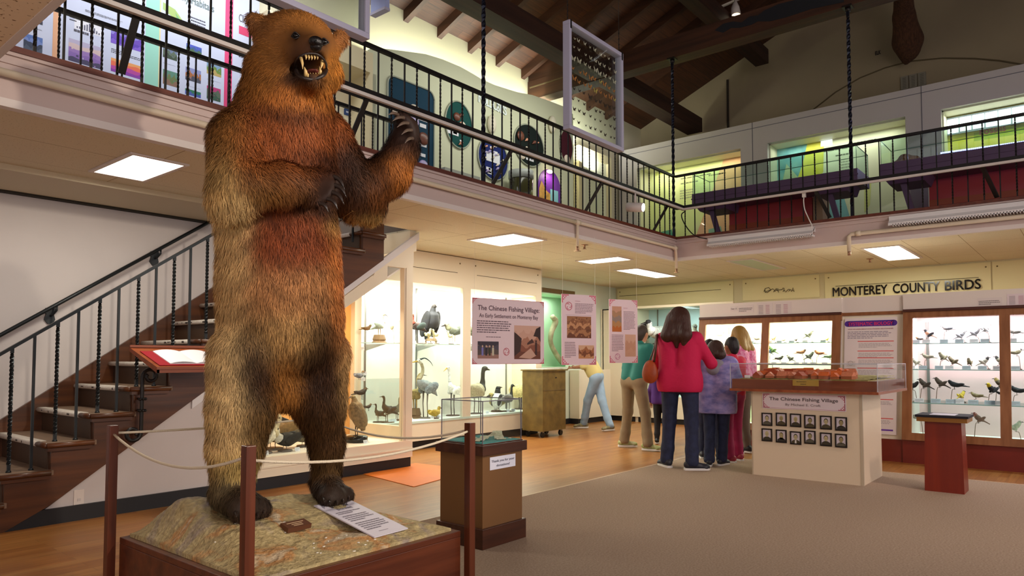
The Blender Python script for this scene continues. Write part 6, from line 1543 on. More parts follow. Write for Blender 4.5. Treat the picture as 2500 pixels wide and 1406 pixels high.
MB().ell(J(757, 160, 3.05), (32*q, .07, 26*q), GUM, None, 16, 10).build('mouth_lining', bear)
MB().ell(J(760, 177, 2.99), (15*q, .05, 6*q), TONG, None, 14, 8).build('tongue', bear)
yu = sY(757, 134, 6)+.012; yl = sY(760, 190, 6)+.012
def tooth(a, b, r): A_, B_ = J(*a), J(*b); MB().tube([A_, A_.lerp(B_, .5)+V((0, -.004, 0)), B_], [r*q, r*.75*q, r*.12*q], TOOTH, 10).build('tooth', bear)
tooth((735, 141, yu+.02), (739, 169, yu+.0), 4.2); tooth((787, 144, yu+.02), (783, 169, yu), 5)
tooth((747, 186, yl+.01), (743, 163, yl), 5.2); tooth((782, 185, yl+.01), (780, 162, yl), 5)
for k in range(5): tooth((746+7*k, 137-abs(k-2), yu), (747+7*k, 147-abs(k-2)*.5, yu-.005), 3)
for k in range(5): tooth((751+6.5*k, 188, yl), (751+6.5*k, 177, yl), 3)
for x_, y_, Y_ in ((722, 88, 3.045), (792, 103, 3.045)):
    e = J(x_, y_, sY(x_, y_, 5)-.006); MB().ell(e, (8*q, 8*q, 7.5*q), EYE, None, 16, 10).build('eye', bear)
    MB().tube(curve_pts([e+RT*(-11*q)-UP*1*q, e+UP*7*q-FW*6*q, e+RT*11*q-UP*1*q]), 1.8*q, mat('eyelid', '1a110d', .5), 6).tube(curve_pts([e+RT*(-11*q)-UP*1*q, e-UP*8*q-FW*5*q, e+RT*11*q-UP*1*q]), 1.6*q, mat('eyelid'), 6).build('eyelid', bear)
def claw(pts, r, m=CLAW): MB().tube(curve_pts([J(*p) for p in pts], 4), lerp_r([r*q, r*.8*q, r*.12*q], 4), m, 8).build('claw', bear)
for a, b, c in LP: claw((b, ((b[0]+c[0])/2+5, (b[1]+c[1])/2-6, (b[2]+c[2])/2-.01), c), 6.6)
for a, b, c in RP_: claw((b, ((b[0]+c[0])/2-1, (b[1]+c[1])/2-5, (b[2]+c[2])/2-.02), c), 5.6, CLAWT)
for x_, y_, Y_ in toes: claw(((x_, y_, Y_-.02), (x_+2, y_+4, Y_-.05), (x_+3, y_+11, Y_-.07)), 4.2)
# ================================================================ stuffed birds
def bcol(h, v=.25): return mat('plumage '+h, h, .75, var=v, scale=38)
LEG = {'y': mat('yellow legs', 'b08a3c', .5), 'd': mat('dark legs', '2e2824', .5), 'g': mat('grey legs', '6e6258', .6), 'p': mat('pinkish legs', '9c6a58', .5)}
TWIG = mat('dry twig', '6e563c', .8); BASEW = mat('dark wooden base', '4a3426', .4); BASEG = mat('grey round base', '6f6660', .5)
# side-view outlines in units of standing height: (forward, up, radius); tuple 'seg' colours: c0 body, c1 neck, c2 head
K = {
 'heron': dict(P=[(-.26, .36, .01), (-.16, .45, .05), (0, .53, .095), (.1, .57, .08), (.15, .64, .04), (.09, .72, .03), (.07, .82, .026), (.11, .91, .028), (.16, .945, .034), (.2, .94, .022)], beak=[(.2, .94, .016), (.36, .915, .003)], leg=.45, hip=(.0, .05), split=(4, 7), wing=(-.06, .50, .17, .035, .085)),
 'egret': dict(P=[(-.2, .40, .01), (-.1, .47, .05), (.0, .53, .085), (.06, .58, .06), (.09, .67, .03), (.10, .78, .025), (.11, .88, .024), (.13, .95, .034), (.17, .955, .026)], beak=[(.17, .95, .015), (.27, .88, .003)], leg=.45, hip=(.0, .04), split=(4, 7), wing=(-.04, .50, .13, .03, .075)),
 'goose': dict(P=[(-.42, .44, .012), (-.28, .46, .09), (-.05, .47, .16), (.12, .52, .13), (.19, .62, .06), (.2, .74, .042), (.21, .86, .042), (.25, .93, .055), (.31, .93, .045)], beak=[(.31, .925, .03), (.42, .90, .012)], leg=.35, hip=(0, .06), split=(3, 6), wing=(-.12, .49, .26, .05, .12)),
 'swan': dict(P=[(-.22, .34, .03), (-.1, .42, .15), (.02, .48, .2), (.1, .58, .15), (.12, .7, .07), (.10, .8, .05), (.10, .9, .05), (.14, .95, .06), (.2, .93, .05)], beak=[(.2, .91, .03), (.3, .82, .02)], leg=.25, hip=(0, .08), split=(4, 7), wing=(-.05, .46, .2, .1, .16)),
 'duck': dict(P=[(-.85, .50, .02), (-.55, .48, .16), (-.1, .46, .30), (.25, .52, .24), (.38, .70, .12), (.42, .86, .14), (.52, .88, .11)], beak=[(.55, .85, .07), (.78, .80, .03)], leg=.2, hip=(0, .12), split=(3, 5), wing=(-.25, .52, .45, .1, .18)),
 'cormorant': dict(P=[(-.55, .25, .015), (-.35, .35, .06), (-.05, .45, .14), (.12, .55, .11), (.17, .7, .05), (.15, .82, .04), (.18, .93, .045), (.24, .95, .035)], beak=[(.24, .95, .02), (.38, .94, .006)], leg=.3, hip=(.02, .05), split=(4, 6), wing=(-.12, .46, .24, .05, .1)),
 'vulture': dict(P=[(-.16, .12, .05), (-.1, .35, .16), (0, .55, .21), (.04, .72, .17), (.06, .82, .08), (.08, .9, .06), (.13, .95, .05)], beak=[(.14, .95, .03), (.2, .9, .008)], leg=.2, hip=(0, .08), split=(5, 6), wing=(-.04, .5, .15, .2, .34)),
 'ibis': dict(P=[(-.42, .42, .015), (-.25, .50, .07), (0, .58, .13), (.14, .66, .09), (.17, .78, .04), (.16, .88, .035), (.19, .95, .045)], beak=[(.21, .94, .02), (.33, .9, .012), (.4, .8, .005)], leg=.5, hip=(0, .05), split=(3, 5), wing=(-.1, .58, .22, .04, .1)),
 'wader': dict(P=[(-.3, .5, .01), (-.15, .55, .08), (.02, .62, .13), (.14, .74, .07), (.17, .88, .08), (.23, .9, .06)], beak=[(.25, .89, .025), (.5, .86, .005)], leg=.52, hip=(0, .04), split=(3, 4), wing=(-.08, .6, .18, .05, .09)),
 'gull': dict(P=[(-.85, .55, .01), (-.5, .58, .10), (0, .60, .2), (.3, .72, .15), (.42, .86, .12), (.52, .86, .09)], beak=[(.54, .84, .05), (.76, .78, .02)], leg=.42, hip=(0, .08), split=(3, 4), wing=(-.3, .66, .5, .08, .13)),
 'owl': dict(P=[(-.1, .16, .04), (-.05, .35, .17), (0, .58, .2), (.02, .78, .17), (.04, .9, .12)], beak=[(.16, .8, .02), (.2, .76, .005)], leg=.2, hip=(0, .05), split=(3, 4), wing=(-.05, .5, .12, .17, .26)),
 'penguin': dict(P=[(-.12, .1, .05), (-.03, .3, .2), (0, .5, .2), (.02, .7, .12), (.04, .85, .1), (.08, .92, .09)], beak=[(.1, .92, .05), (.3, .92, .01)], leg=.1, hip=(0, .08), split=(3, 4), wing=(-.05, .45, .1, .16, .24)),
 'song': dict(P=[(-.75, .10, .035), (-.45, .28, .05), (-.2, .42, .14), (.02, .56, .20), (.16, .72, .16), (.24, .86, .135), (.33, .90, .09)], beak=[(.36, .9, .045), (.52, .87, .005)], leg=.3, hip=(0, .06), split=(4, 5), wing=(-.2, .45, .34, .10, .13), wt=-.65),
 'perch': dict(P=[(-1.1, .42, .03), (-.6, .50, .07), (-.2, .55, .19), (.1, .62, .22), (.28, .76, .16), (.36, .86, .14), (.46, .87, .09)], beak=[(.5, .86, .045), (.68, .83, .005)], leg=.35, hip=(0, .06), split=(4, 5), wing=(-.3, .58, .42, .10, .13), wt=-.15),
}
NB_ = [0]
def short(l):
    q = l.replace(', ', ' ').split()[:12]
    while q[-1] in ('the', 'a', 'an', 'of', 'and', 'on', 'in', 'at', 'with', 'by', 'its', 'under', 'from', 'before', 'right', 'left', 'between', 'to', 'second', 'bent', 'middle'): q.pop()
    return ' '.join(q)
def bird(kind, base, H, ang, c, lab, leg='d', beak='d', stand='disc', lean=0, wing=None, extra=None, grp=None, cap=None):
    """c = (body, neck, head) colours; ang: heading in the floor plane; stand: disc, twig, stump, none"""
    k = K[kind]; base = V(base); NB_[0] += 1
    t = thing('stuffed_bird', base, lab, 'stuffed bird', grp)
    f = V((math.cos(ang), math.sin(ang), 0)); s = V((-f.y, f.x, 0)); z = V((0, 0, 1))
    rise = 0; ground = base
    if stand == 'twig':
        Hb = min(H*.8, cap or .13); rise = H-Hb; H = Hb
    base = base+z*rise
    def P(a, b, o=0): return base+f*(a*H)+s*(o*H)+z*(b*H)
    pts = k['P']; n = 4
    C = curve_pts([V((p[0], 0, p[1])) for p in pts], n); R = lerp_r([p[2] for p in pts], n)
    i1, i2 = k['split'][0]*n, k['split'][1]*n
    def seg(i, j): return [P(q.x, q.z) for q in C[i:j+1]], [max(.002, r_*H) for r_ in R[i:j+1]]
    mb = MB(); sg = 10
    fl = (1.0, 1.0)
    for (i, j, cc) in ((0, i1, c[0]), (i1, i2, c[1]), (i2, len(C)-1, c[2])):
        if j > i: a, b = seg(i, j); mb.tube(a, b, bcol(cc), sg, True, True)
    mb.build('body', t)
    w_ = k['wing']; wc = bcol(wing or c[0], .4); tilt = k.get('wt', -.35)
    rot0 = Matrix((f, s, z)).transposed()
    for sd in (-1, 1):
        bodyr = max(p[2] for p in pts[:4]); rot = rot0 @ Matrix.Rotation(-tilt, 3, 'Y')
        mb = MB().ell(P(w_[0], w_[1], sd*bodyr*.82), (w_[2]*H, max(.003, min(w_[3], .06)*H), w_[4]*H), wc, rot, 12, 7)
        mb.build('wing', t)
    bk = {'d': mat('dark beak', '2a2420', .35), 'y': mat('yellow beak', 'c9a23c', .35), 'g': mat('grey beak', '8c8c94', .4), 'o': mat('orange beak', 'b8682c', .4)}[beak]
    b_ = k['beak']; MB().tube([P(q[0], q[1]) for q in b_], [q[2]*H for q in b_], bk, 7).build('beak', t)
    if H > .22:
        hd = pts[-2]; mb = MB()
        for sd in (-1, 1): mb.ell(P(hd[0]+.01, hd[1]+hd[2]*.25, sd*hd[2]*.93), (.006, .006, .006), EYE, None, 8, 5)
        mb.build('eyes', t)
    lm = LEG[leg]; hx, ho = k['hip']; g0 = 0
    if stand == 'twig': g0 = k['leg']-.16 if k['leg'] > .2 else .05
    for sd in (-1, 1):
        mb = MB().tube([P(hx, k['leg']+.06, sd*ho), P(hx+.015, (k['leg']+g0)/2+.02, sd*ho), P(hx, g0+.01, sd*ho)], [.018*H+.001, .008*H+.001, .008*H+.001], lm, 6)
        if stand != 'twig':
            for da in (-.5, 0, .5): mb.tube([P(hx, g0+.012, sd*ho), P(hx+.07*math.cos(da), g0+.008, sd*ho+.07*math.sin(da))], .006*H+.0008, lm, 5)
        mb.build('leg', t)
    r_ = min(.24*H, .09)+.012
    if stand == 'disc': MB().lathe([(r_, 0), (r_*1.02, .006), (r_*.92, .014)], base-V((0, 0, .001)), BASEW if leg != 'g' else BASEG, 18).build('base', t)
    elif stand == 'stump':
        q = [base+V((math.cos(a)*r_*.0, 0, 0)) for a in (0,)]; MB().lathe([(r_*1.1, 0), (r_*.8, .03), (r_*.9, .05), (r_*.7, k['leg']*H*.3+.05)], base-f*0, TWIG, 9, False).build('base', t)
    elif stand == 'twig':
        w0 = ground+f*(.3*H)
        mb = MB().tube(curve_pts([w0, P(.18, g0*.5), P(.02, g0), P(-.12, g0+.04)]), lerp_r([.02*H+.001, .016*H+.001, .014*H+.001, .006*H]), TWIG, 6).box(w0-V((.014, .014, 0)), w0+V((.014, .014, .01)), BASEW); mb.build('perch', t)
    if extra: extra(mb, P, t, H)
    return t
CARDM = mat('white label card', 'e6e8ee', .6); CARDB = mat('pale blue label card', 'b9ccd8', .6)
def card_at(p, wdt, hgt, facing, lab, m=None, tilt=.35):
    """small name card leaning back; facing = unit vector out of the case"""
    f = V(facing); s = V((-f.y, f.x, 0)); p = V(p); up = (V((0, 0, 1))-f*tilt).normalized()
    mb = MB().obox(p-s*wdt/2, s, up, f, wdt, hgt, .002, m or CARDM)
    for j in range(3): mb.obox(p-s*wdt*.4+up*hgt*(.25+.22*j)+f*.002, s, up, f, wdt*(.8 if j else .5), hgt*.07, .0004, mat('grey print', '9aa0aa', .6))
    mb.build('name_card', label=lab, cat='name card')
# ---- tall cream case (parallel to the left wall). x, top pixel, depth, shelf level
AL, AR, AF = pi, 0, -pi/2
def tb(kind, x, ytop, z, ang, c, lab, Y=7.3, card=True, **kw):
    if 'case' not in lab and len(lab.split()) <= 12: lab += ' of the tall case'
    px_ = PY(x, ytop, Y); H = px_.z-z; bird(kind, (px_.x, Y, z), H, ang, c, lab, **kw)
    if card: card_at((px_.x+.06, 7.12, z+.001), .07, .042, (0, -1, 0), 'name card of the '+short(lab))
ZU, ZL = SHZ+.001, SZ0-.004
G1 = 'birds in the tall cream case'
tb('ibis', 926, 762, ZU, AR, ('9fb0a4', 'c2ae8c', 'b09c7c'), 'pale blue green darter with tan neck on the upper shelf', stand='stump', leg='y', grp=G1)
tb('owl', 958, 786, ZU, AF, ('d9d2b4', 'e2dcc4', 'e2dcc4'), 'small pale owl like bird on the upper shelf', stand='twig', leg='y', grp=G1, card=False)
tb('egret', 982, 780, ZU, AL, ('e8e6da', 'e8e6da', 'e8e6da'), 'slim white bird on the upper shelf behind the corner post', leg='y', grp=G1)
tb('ibis', 1018, 764, ZU, AL, ('4a3a34', '7a3420', '8a4a34'), 'chestnut necked ibis with dark wings on the upper shelf', leg='d', grp=G1, wing='2c3a34')
tb('vulture', 1053, 741, ZU, AF, ('26272a', '34302c', 'a88a78'), 'large black vulture with pale head on the upper shelf', stand='stump', leg='y', grp=G1, wing='1d1f22', Y=7.38)
tb('wader', 1046, 800, ZU, AR, ('cfc493', 'd9cfa4', 'd2c48c'), 'small pale yellow wader in front of the vulture', Y=7.16, leg='y', grp=G1)
tb('wader', 1062, 802, ZU, AL, ('cfc493', 'd9cfa4', 'd2c48c'), 'small pale yellow wader right of the vulture feet', Y=7.16, leg='y', grp=G1, card=False)
tb('gull', 1108, 786, ZU, AL, ('6d7466', 'a8a88a', 'b8b094'), 'long grey winged seabird leaning low on the upper shelf', leg='y', grp=G1, wing='4f574c')
tb('wader', 1098, 806, ZU, AL, ('d2cba4', 'ddd6b4', 'd8ce9c'), 'pale shorebird below the long grey seabird on the upper shelf', Y=7.16, leg='y', grp=G1)
tb('gull', 1160, 792, ZU, AL, ('5d6a5c', '8a9478', '98a080'), 'grey green seabird half hidden by the wide pink panel', leg='g', grp=G1)
tb('cormorant', 924, 984, ZL, AL, ('3b3934', '3b3934', '34322e'), 'dark cormorant bending at the lower left of the tall case', leg='d', grp=G1)
tb('cormorant', 946, 964, ZL, AL, ('26272a', '303030', '3a3530'), 'black cormorant with raised neck in the lower left of the tall case', Y=7.2, grp=G1)
tb('cormorant', 968, 968, ZL, AR, ('5a5a4e', '8a8468', 'a39c80'), 'grey cormorant with pale head beside the black one', Y=7.35, grp=G1)
def plume(mb, P, t, H): MB().tube(curve_pts([P(.13, .97), P(.02, .99), P(-.1, .93), P(-.16, .86)]), lerp_r([.016*H, .010*H, .006*H, .002]), mat('black crest', '1a1c20', .5), 6).build('crest', t)
tb('heron', 1040, 873, ZL, AL, ('8f9294', 'b0a284', 'd8d4c4'), 'tall great grey heron with black crest on the lower level', beak='y', leg='g', grp=G1, wing='80868c', extra=plume)
tb('heron', 1013, 908, ZL, AR, ('a8925c', 'b8a068', 'a08a54'), 'streaked brown bittern perched left of the great grey heron', stand='stump', leg='y', grp=G1, wing='8a7444', Y=7.42)
tb('duck', 1063, 992, ZL, AR, ('a88a34', 'b89a48', 'a08034'), 'small golden brown rail at the feet of the grey heron', Y=7.14, stand='disc', leg='y', grp=G1)
tb('egret', 1106, 892, ZL, AL, ('f0f0ea', 'f0f0ea', 'f0f0ea'), 'tall white egret with yellow beak on the lower level', beak='y', leg='d', grp=G1)
tb('goose', 1163, 892, ZL, AR, ('a89c80', '1f1d1c', '2c2a28'), 'brown goose with long black neck on the lower level', leg='g', grp=G1)
tb('duck', 1212, 958, ZL, AL, ('a8975c', 'b8a874', 'a8955c'), 'speckled brown goose with head turned away behind the black and white murre', Y=7.42, leg='p', grp=G1)
tb('penguin', 1214, 941, ZL, AR, ('e0ded4', '1c1c20', '1c1c20'), 'small black and white murre on the lower level', Y=7.3, leg='d', grp=G1, wing='1c1c20')
tb('goose', 1240, 937, ZL, AR, ('76706c', '232528', '1e2022'), 'dark headed brant goose before the swan on the lower level', leg='g', grp=G1, Y=7.2)
tb('swan', 1270, 902, ZL, -pi/2+.3, ('d9c48a', 'd8c69a', 'c2aa78'), 'large cream and gold swan at the right end of the lower level', beak='g', leg='d', grp=G1, Y=7.38)
# ---- case under the stairs
G2 = 'birds in the case under the stairs'
def sb(kind, x, ytop, ybot, Y, ang, c, lab, **kw):
    a, b = PY(x, ytop, Y), PY(x, ybot, Y); z = kw.pop('z', b.z); bird(kind, (a.x, Y, z), a.z-z, ang, c, lab, grp=G2, **kw); return a, b
sb('perch', 897, 792, 815, 6.9, AR, ('5a4630', '6b5436', '5a4630'), 'small brown bird with spread wings mounted high on the orange case wall', stand='none')
sb('duck', 878, 905, 927, 6.85, AR, ('7a8088', '8a8a84', '96663c'), 'grey and rust teal mounted on the orange case wall', stand='none')
sb('perch', 884, 945, 975, 6.8, AR, ('3c3026', '463828', '3c3026'), 'dark brown bird mounted below the grey and rust teal', stand='none')
sb('perch', 900, 985, 1003, 6.7, AR, ('4a3c30', '54442f', '4a3c30'), 'small dark bird right above the pelican back', stand='none')
a, b = PY(872, 962, 6.3), PY(872, 1078, 6.3)
bird('vulture', (a.x, 6.3, .37), (a.z-.37), 2.2, ('8b7350', 'a08a60', '8b7350'), 'big brown pelican with shaggy wings right of the bear leg', 'd', 'g', 'none', grp=G2, wing='7b6544')
MB().lathe([(.11, .30), (.12, .31), (.12, .36), (.10, .372)], (a.x, 6.3, 0), mat('glossy black drum', '0f0e0e', .15), 24).build('display_drum', label='glossy black drum carrying the brown pelican', cat='plinth')
sb('duck', 640, 1012, 1098, 6.25, AR, ('e6ddc4', 'd9c9a0', 'c2ae84'), 'plump cream white bird seen left between the bear legs', z=.305, leg='g')
sb('duck', 668, 1008, 1096, 6.45, AL, ('8a6a3c', '9c7a48', '7a5c34'), 'mottled brown duck behind the plump cream bird between the bear legs', z=.305, leg='g')
sb('duck', 697, 1040, 1106, 6.22, AL, ('26241f', 'cfcabb', '2a2822'), 'black loon with white speckles between the bear legs', z=.305, leg='g')
sb('duck', 742, 1030, 1098, 6.4, AR, ('6d6048', '7a6c50', '5a4c34'), 'brown diving duck right of the speckled loon', z=.305, leg='g')
for x, Y, lab in ((650, 6.12, 'name card before the plump cream bird between the bear legs'), (727, 6.12, 'name card right of the speckled loon between the bear legs'), (893, 6.1, 'name card on the case floor right of the pelican drum')):
    card_at((PY(x, 1100, Y).x, Y, .302), .055, .04, (0, -1, 0), lab)
for x, y, lab in ((884, 855, 'name card on the orange wall below the small flying bird'), (890, 916, 'name card on the orange wall beside the grey and rust teal'), (886, 930, 'name card on the orange wall beneath the grey and rust teal')):
    p = PY(x, y, 7.02); card_at(p, .07, .045, (0, -1, 0), lab, None, 0)
# ---- brown framed cases (parallel to the back wall)
def rb(kind, x, ytop, z, right, c, lab, X=9.86, card=True, turn=0, csz=(.085, .045), **kw):
    cs = 'right' if x > 2100 else 'left'
    if 'case' not in lab and len(lab.split()) <= 12: lab += ' in the %s case' % cs
    p = PX(x, ytop, X); ang = (-pi/2 if right else pi/2)+turn
    bird(kind, (X, p.y, z), max(.05, p.z-z), ang, c, lab, cap={('song', 1): .125, ('perch', 1): .105, ('song', 0): .15, ('perch', 0): .14}.get((kind, int(z > .9))), **kw)
    if card: card_at((xs_(z)+.12, p.y, z+.001), csz[0], csz[1], (-1, 0, 0), 'name card of the '+short(lab), CARDB if NB_[0] % 3 else CARDM)
R1, R2, R3, R4 = 1.401, 1.091, .699, .285
G3 = 'small birds in the right brown framed case'
st3 = dict(stand='twig', grp=G3)
rb('perch', 2243, 822, R1, False, ('3a3024', 'b87a34', '3a3024'), 'low orange and black bird on the top shelf, first from the left', **st3)
rb('song', 2266, 803, R1, False, ('b8886c', '1d1c22', '1d1c22'), 'black headed towhee with rusty side on the top shelf', X=9.82, wing='1d1c22', **st3)
rb('perch', 2310, 793, R1, False, ('9a9c9c', 'a8a8a4', '9a9c9c'), 'grey bird with long level tail on the top shelf', wing='6a6a70', **st3)
rb('song', 2347, 806, R1, True, ('86888c', '9a9a98', '86888c'), 'small slate bird on the top shelf, right below the long tailed one', **st3)
rb('song', 2382, 800, R1, True, ('7c7c80', '8d8c8a', '6c6c70'), 'grey bird with hanging tail on the top shelf, fourth from the left stile', **st3)
rb('song', 2408, 790, R1, True, ('9fa0a0', 'a8a8a4', '98988f'), 'upright pale grey bird on a bent twig on the top shelf', turn=.8, **st3)
rb('perch', 2474, 801, R1, False, ('7a7a74', 'cfcabf', '44444a'), 'thin tailed gnatcatcher on the top shelf beyond the stile', **st3)
rb('song', 2235, 874, R2, False, ('a8a494', 'b8b4a4', '8a8678'), 'tiny pale bird hidden by its card on the second shelf', X=9.9, **st3)
rb('perch', 2262, 862, R2, False, ('8f8672', 'a89f8a', '7a705c'), 'streaked sparrow on a thin twig on the second shelf', **st3)
rb('song', 2300, 859, R2, False, ('8d8266', 'a0957a', '7a7058'), 'crested brown bird facing forward on the second shelf', turn=.9, **st3)
rb('song', 2325, 869, R2, False, ('6f5f48', '8a7a5c', '5e4f3c'), 'brown sparrow turned left on the second shelf, middle', **st3)
rb('song', 2366, 873, R2, False, ('84765a', '94866a', '6e6048'), 'round brown bird facing away on the second shelf', turn=1.4, **st3)
rb('song', 2404, 870, R2, True, ('b8aca0', '2f2b2b', '2f2b2b'), 'dark hooded junco on the second shelf', **st3)
rb('song', 2440, 868, R2, False, ('a09684', '3b3733', '3b3733'), 'dark capped small bird on the second shelf beside the stile', **st3)
rb('perch', 2482, 851, R2, True, ('8d8064', 'd8d0bc', '2c2a2a'), 'striped crowned sparrow on a tall twig beyond the stile', **st3)
def shoulder(mb, P, t, H):
    for sd in (-1, 1): MB().ell(P(-.02, .62, sd*.2), (.05*H, .02*H, .05*H), mat('red shoulder', 'b83a24', .5), None, 8, 6).build('red_patch', t)
rb('perch', 2228, 930, R3, True, ('1c191a', '1c191a', '1c191a'), 'black bird with red shoulder on the third shelf, far left', extra=shoulder, csz=(.1, .05), **st3)
rb('song', 2255, 923, R3, False, ('4a3a32', '54443a', '4a3a32'), 'dark brown bird on a slanting stick on the third shelf, second from the left', csz=(.1, .05), **st3)
rb('song', 2294, 920, R3, False, ('4f4036', '5a493c', '4f4036'), 'dark brown bird on an upright stick on the third shelf', csz=(.1, .05), **st3)
rb('perch', 2330, 927, R3, False, ('14141c', '14141c', '14141c'), 'glossy black bird with long slanting tail on the third shelf', csz=(.1, .05), **st3)
rb('song', 2348, 953, R3, True, ('cbb040', 'd0b83c', '6c5c34'), 'yellow breasted meadowlark on the third shelf', X=9.78, turn=.9, csz=(.1, .06), **st3)
rb('perch', 2382, 956, R3, False, ('93805c', 'a8976c', '84724e'), 'streaked buff meadowlark lying low on the third shelf', X=9.78, csz=(.1, .05), **st3)
def fan(mb, P, t, H):
    MB().poly([P(-.2, .42), P(-.75, .12, -.32), P(-.85, .05, -.1), P(-.88, .03, .1), P(-.75, .12, .32)], bcol('17151a'), (0, 0, .006)).build('fan_tail', t)
rb('song', 2420, 934, R3, False, ('17151a', 'd8b01c', 'e0b81c'), 'black bird with bright yellow head and fanned tail on the third shelf', X=9.74, turn=.75, extra=fan, csz=(.1, .05), **st3)
rb('song', 2440, 921, R3, False, ('5c4a34', 'a8884c', '8d6c3c'), 'brown bird with tan head behind the yellow headed one', X=9.98, csz=(.1, .05), **st3)
rb('perch', 2482, 940, R3, False, ('1a181c', '1a181c', '1a181c'), 'large black grackle on a thick branch beyond the stile', csz=(.1, .05), **st3)
rb('perch', 2243, 1005, R4, True, ('8a8274', '9a9284', '8a8274'), 'pale bird on a curved twig on the case floor left of the red pedestal', csz=(.1, .04), **st3)
rb('song', 2388, 1006, R4, False, ('7c5a4c', '9c5a4c', '8d4a44'), 'reddish brown finch low in the right case beside the pedestal', csz=(.1, .04), **st3)
rb('song', 2480, 1026, R4, True, ('9a9a84', 'a8a890', '8f8f7a'), 'olive bird on a forked twig low in the right case beyond the stile', csz=(.1, .04), **st3)
L1, L2 = 1.431, 1.140; G4 = 'small birds in the left brown framed case'; st4 = dict(stand='twig', grp=G4, csz=(.07, .03))
for (x, y, z, rgt, c, lab, kd) in (
 (1738, 822, L1, True, ('8a8a84', '96968c', '8a8a84'), 'little grey bird on the top shelf left of the blonde girl', 'song'), (1760, 810, L1, True, ('6e6a60', '7a766a', '6e6a60'), 'tiny bird with flat wings hanging high left of the blonde girl', 'perch'),
 (1826, 824, L1, False, ('9a9474', 'a8a284', '9a9474'), 'small buff bird on the top shelf right of the blonde girl', 'song'), (1846, 822, L1, False, ('94846a', 'a08f74', '94846a'), 'buff bird with spread tail beside the middle stile', 'perch'),
 (1890, 820, L1, True, ('c9a878', 'cfb48a', 'c9a878'), 'pale orange bird on the top shelf right of the middle stile', 'song'), (1914, 827, L1, True, ('b8ac88', 'c2b894', 'b8ac88'), 'flat pale bird on the top shelf, second right of the middle stile', 'perch'),
 (1944, 825, L1, True, ('55504a', 'c2beb0', '3a3632'), 'black and white small bird on the top shelf of the left case', 'song'), (1976, 806, L1, True, ('6f7466', '8a8f80', '5a5f54'), 'small bird perched highest on a tall bent twig in the left case', 'song'),
 (2020, 824, L1, True, ('a8a83c', 'b8b84c', '8a8a34'), 'yellow green bird on the top shelf near the right stile of the left case', 'song'),
 (1872, 846, L2, False, ('6c8fb8', '8aa8c8', '5a7cac'), 'blue and white jay on the second shelf of the left case', 'song'), (1884, 844, L2, False, ('5c7a4c', '6f8a5c', '5a7a4a'), 'green backed bird with long tail beside the blue jay', 'song'),
 (1904, 868, L2, True, ('3a3834', '48443e', '3a3834'), 'dark thrush sitting low on its card on the second shelf', 'perch'), (1928, 866, L2, False, ('5f5a50', 'b8b2a4', '48443c'), 'slim streaked bird leaning right on the second shelf', 'song'),
 (1958, 852, L2, True, ('94603c', '7c4c30', '4a3c34'), 'robin with rusty breast on the second shelf of the left case', 'perch'), (1978, 858, L2, True, ('54564c', '62645a', '44463e'), 'dark grey robin sized bird next to the rusty breasted robin', 'song'),
 (1998, 854, L2, False, ('a0603c', '8a5030', '6c4430'), 'rusty bird with tail pointing right on the second shelf', 'perch'), (2026, 862, L2, True, ('7a8a6c', '8d9c7c', '6c7a5c'), 'olive bird with lowered head by the right stile of the left case', 'perch'),
 (1730, 985, .285, False, ('8a8a7c', '9a9a8a', '7a7a6c'), 'small bird low in the left case between the woman and the child', 'song'), (1850, 968, .285, True, ('8d7a54', '9c8a64', '7a6844'), 'brown bird low in the left case right of the pink trousers', 'song')):
    rb(kd, x, y, z, rgt, c, lab, **st4)
G5 = 'birds in the distant blue lit case'
for (x, yt, c, lab, kd, rgt) in ((1572, 776, ('5a7a74', '6c8a84', '4c6a64'), 'teal coloured duck at the left of the distant blue lit case', 'duck', True), (1606, 766, ('b8b8b0', 'd8d8d4', '2c2c30'), 'black headed duck with white neck in the distant blue lit case', 'duck', False),
 (1640, 786, ('9a9a84', 'a8a894', '7a7a6c'), 'grey brown duck just left of the woman head in the distant case', 'duck', True), (1692, 780, ('8a9484', '9ca694', '7a8474'), 'pale duck right of the woman head in the distant case', 'duck', True)):
    p = PX(x, yt, 12.12); bird(kd, (12.12, p.y, 1.499), (p.z-1.499)*.8, (-pi/2-.95 if rgt else pi/2+.95), c, lab, grp=G5)
    card_at((12.08, p.y, 1.499), .08, .04, (-1, 0, 0), 'name card of the '+short(lab), CARDM)
# big antler bone leaning in the green alcove
a = [PY(*p, 7.95) for p in ((1348, 772), (1356, 785), (1346, 812), (1345, 838), (1358, 865), (1372, 884))]
MB().tube(curve_pts(a), lerp_r([.05, .06, .05, .045, .05, .055]), mat('pale bone', 'b9ae90', .6, col2='8d8468', scale=8), 10).build('whale_bone', label='long curved pale bone leaning in the pale green alcove', cat='bone')
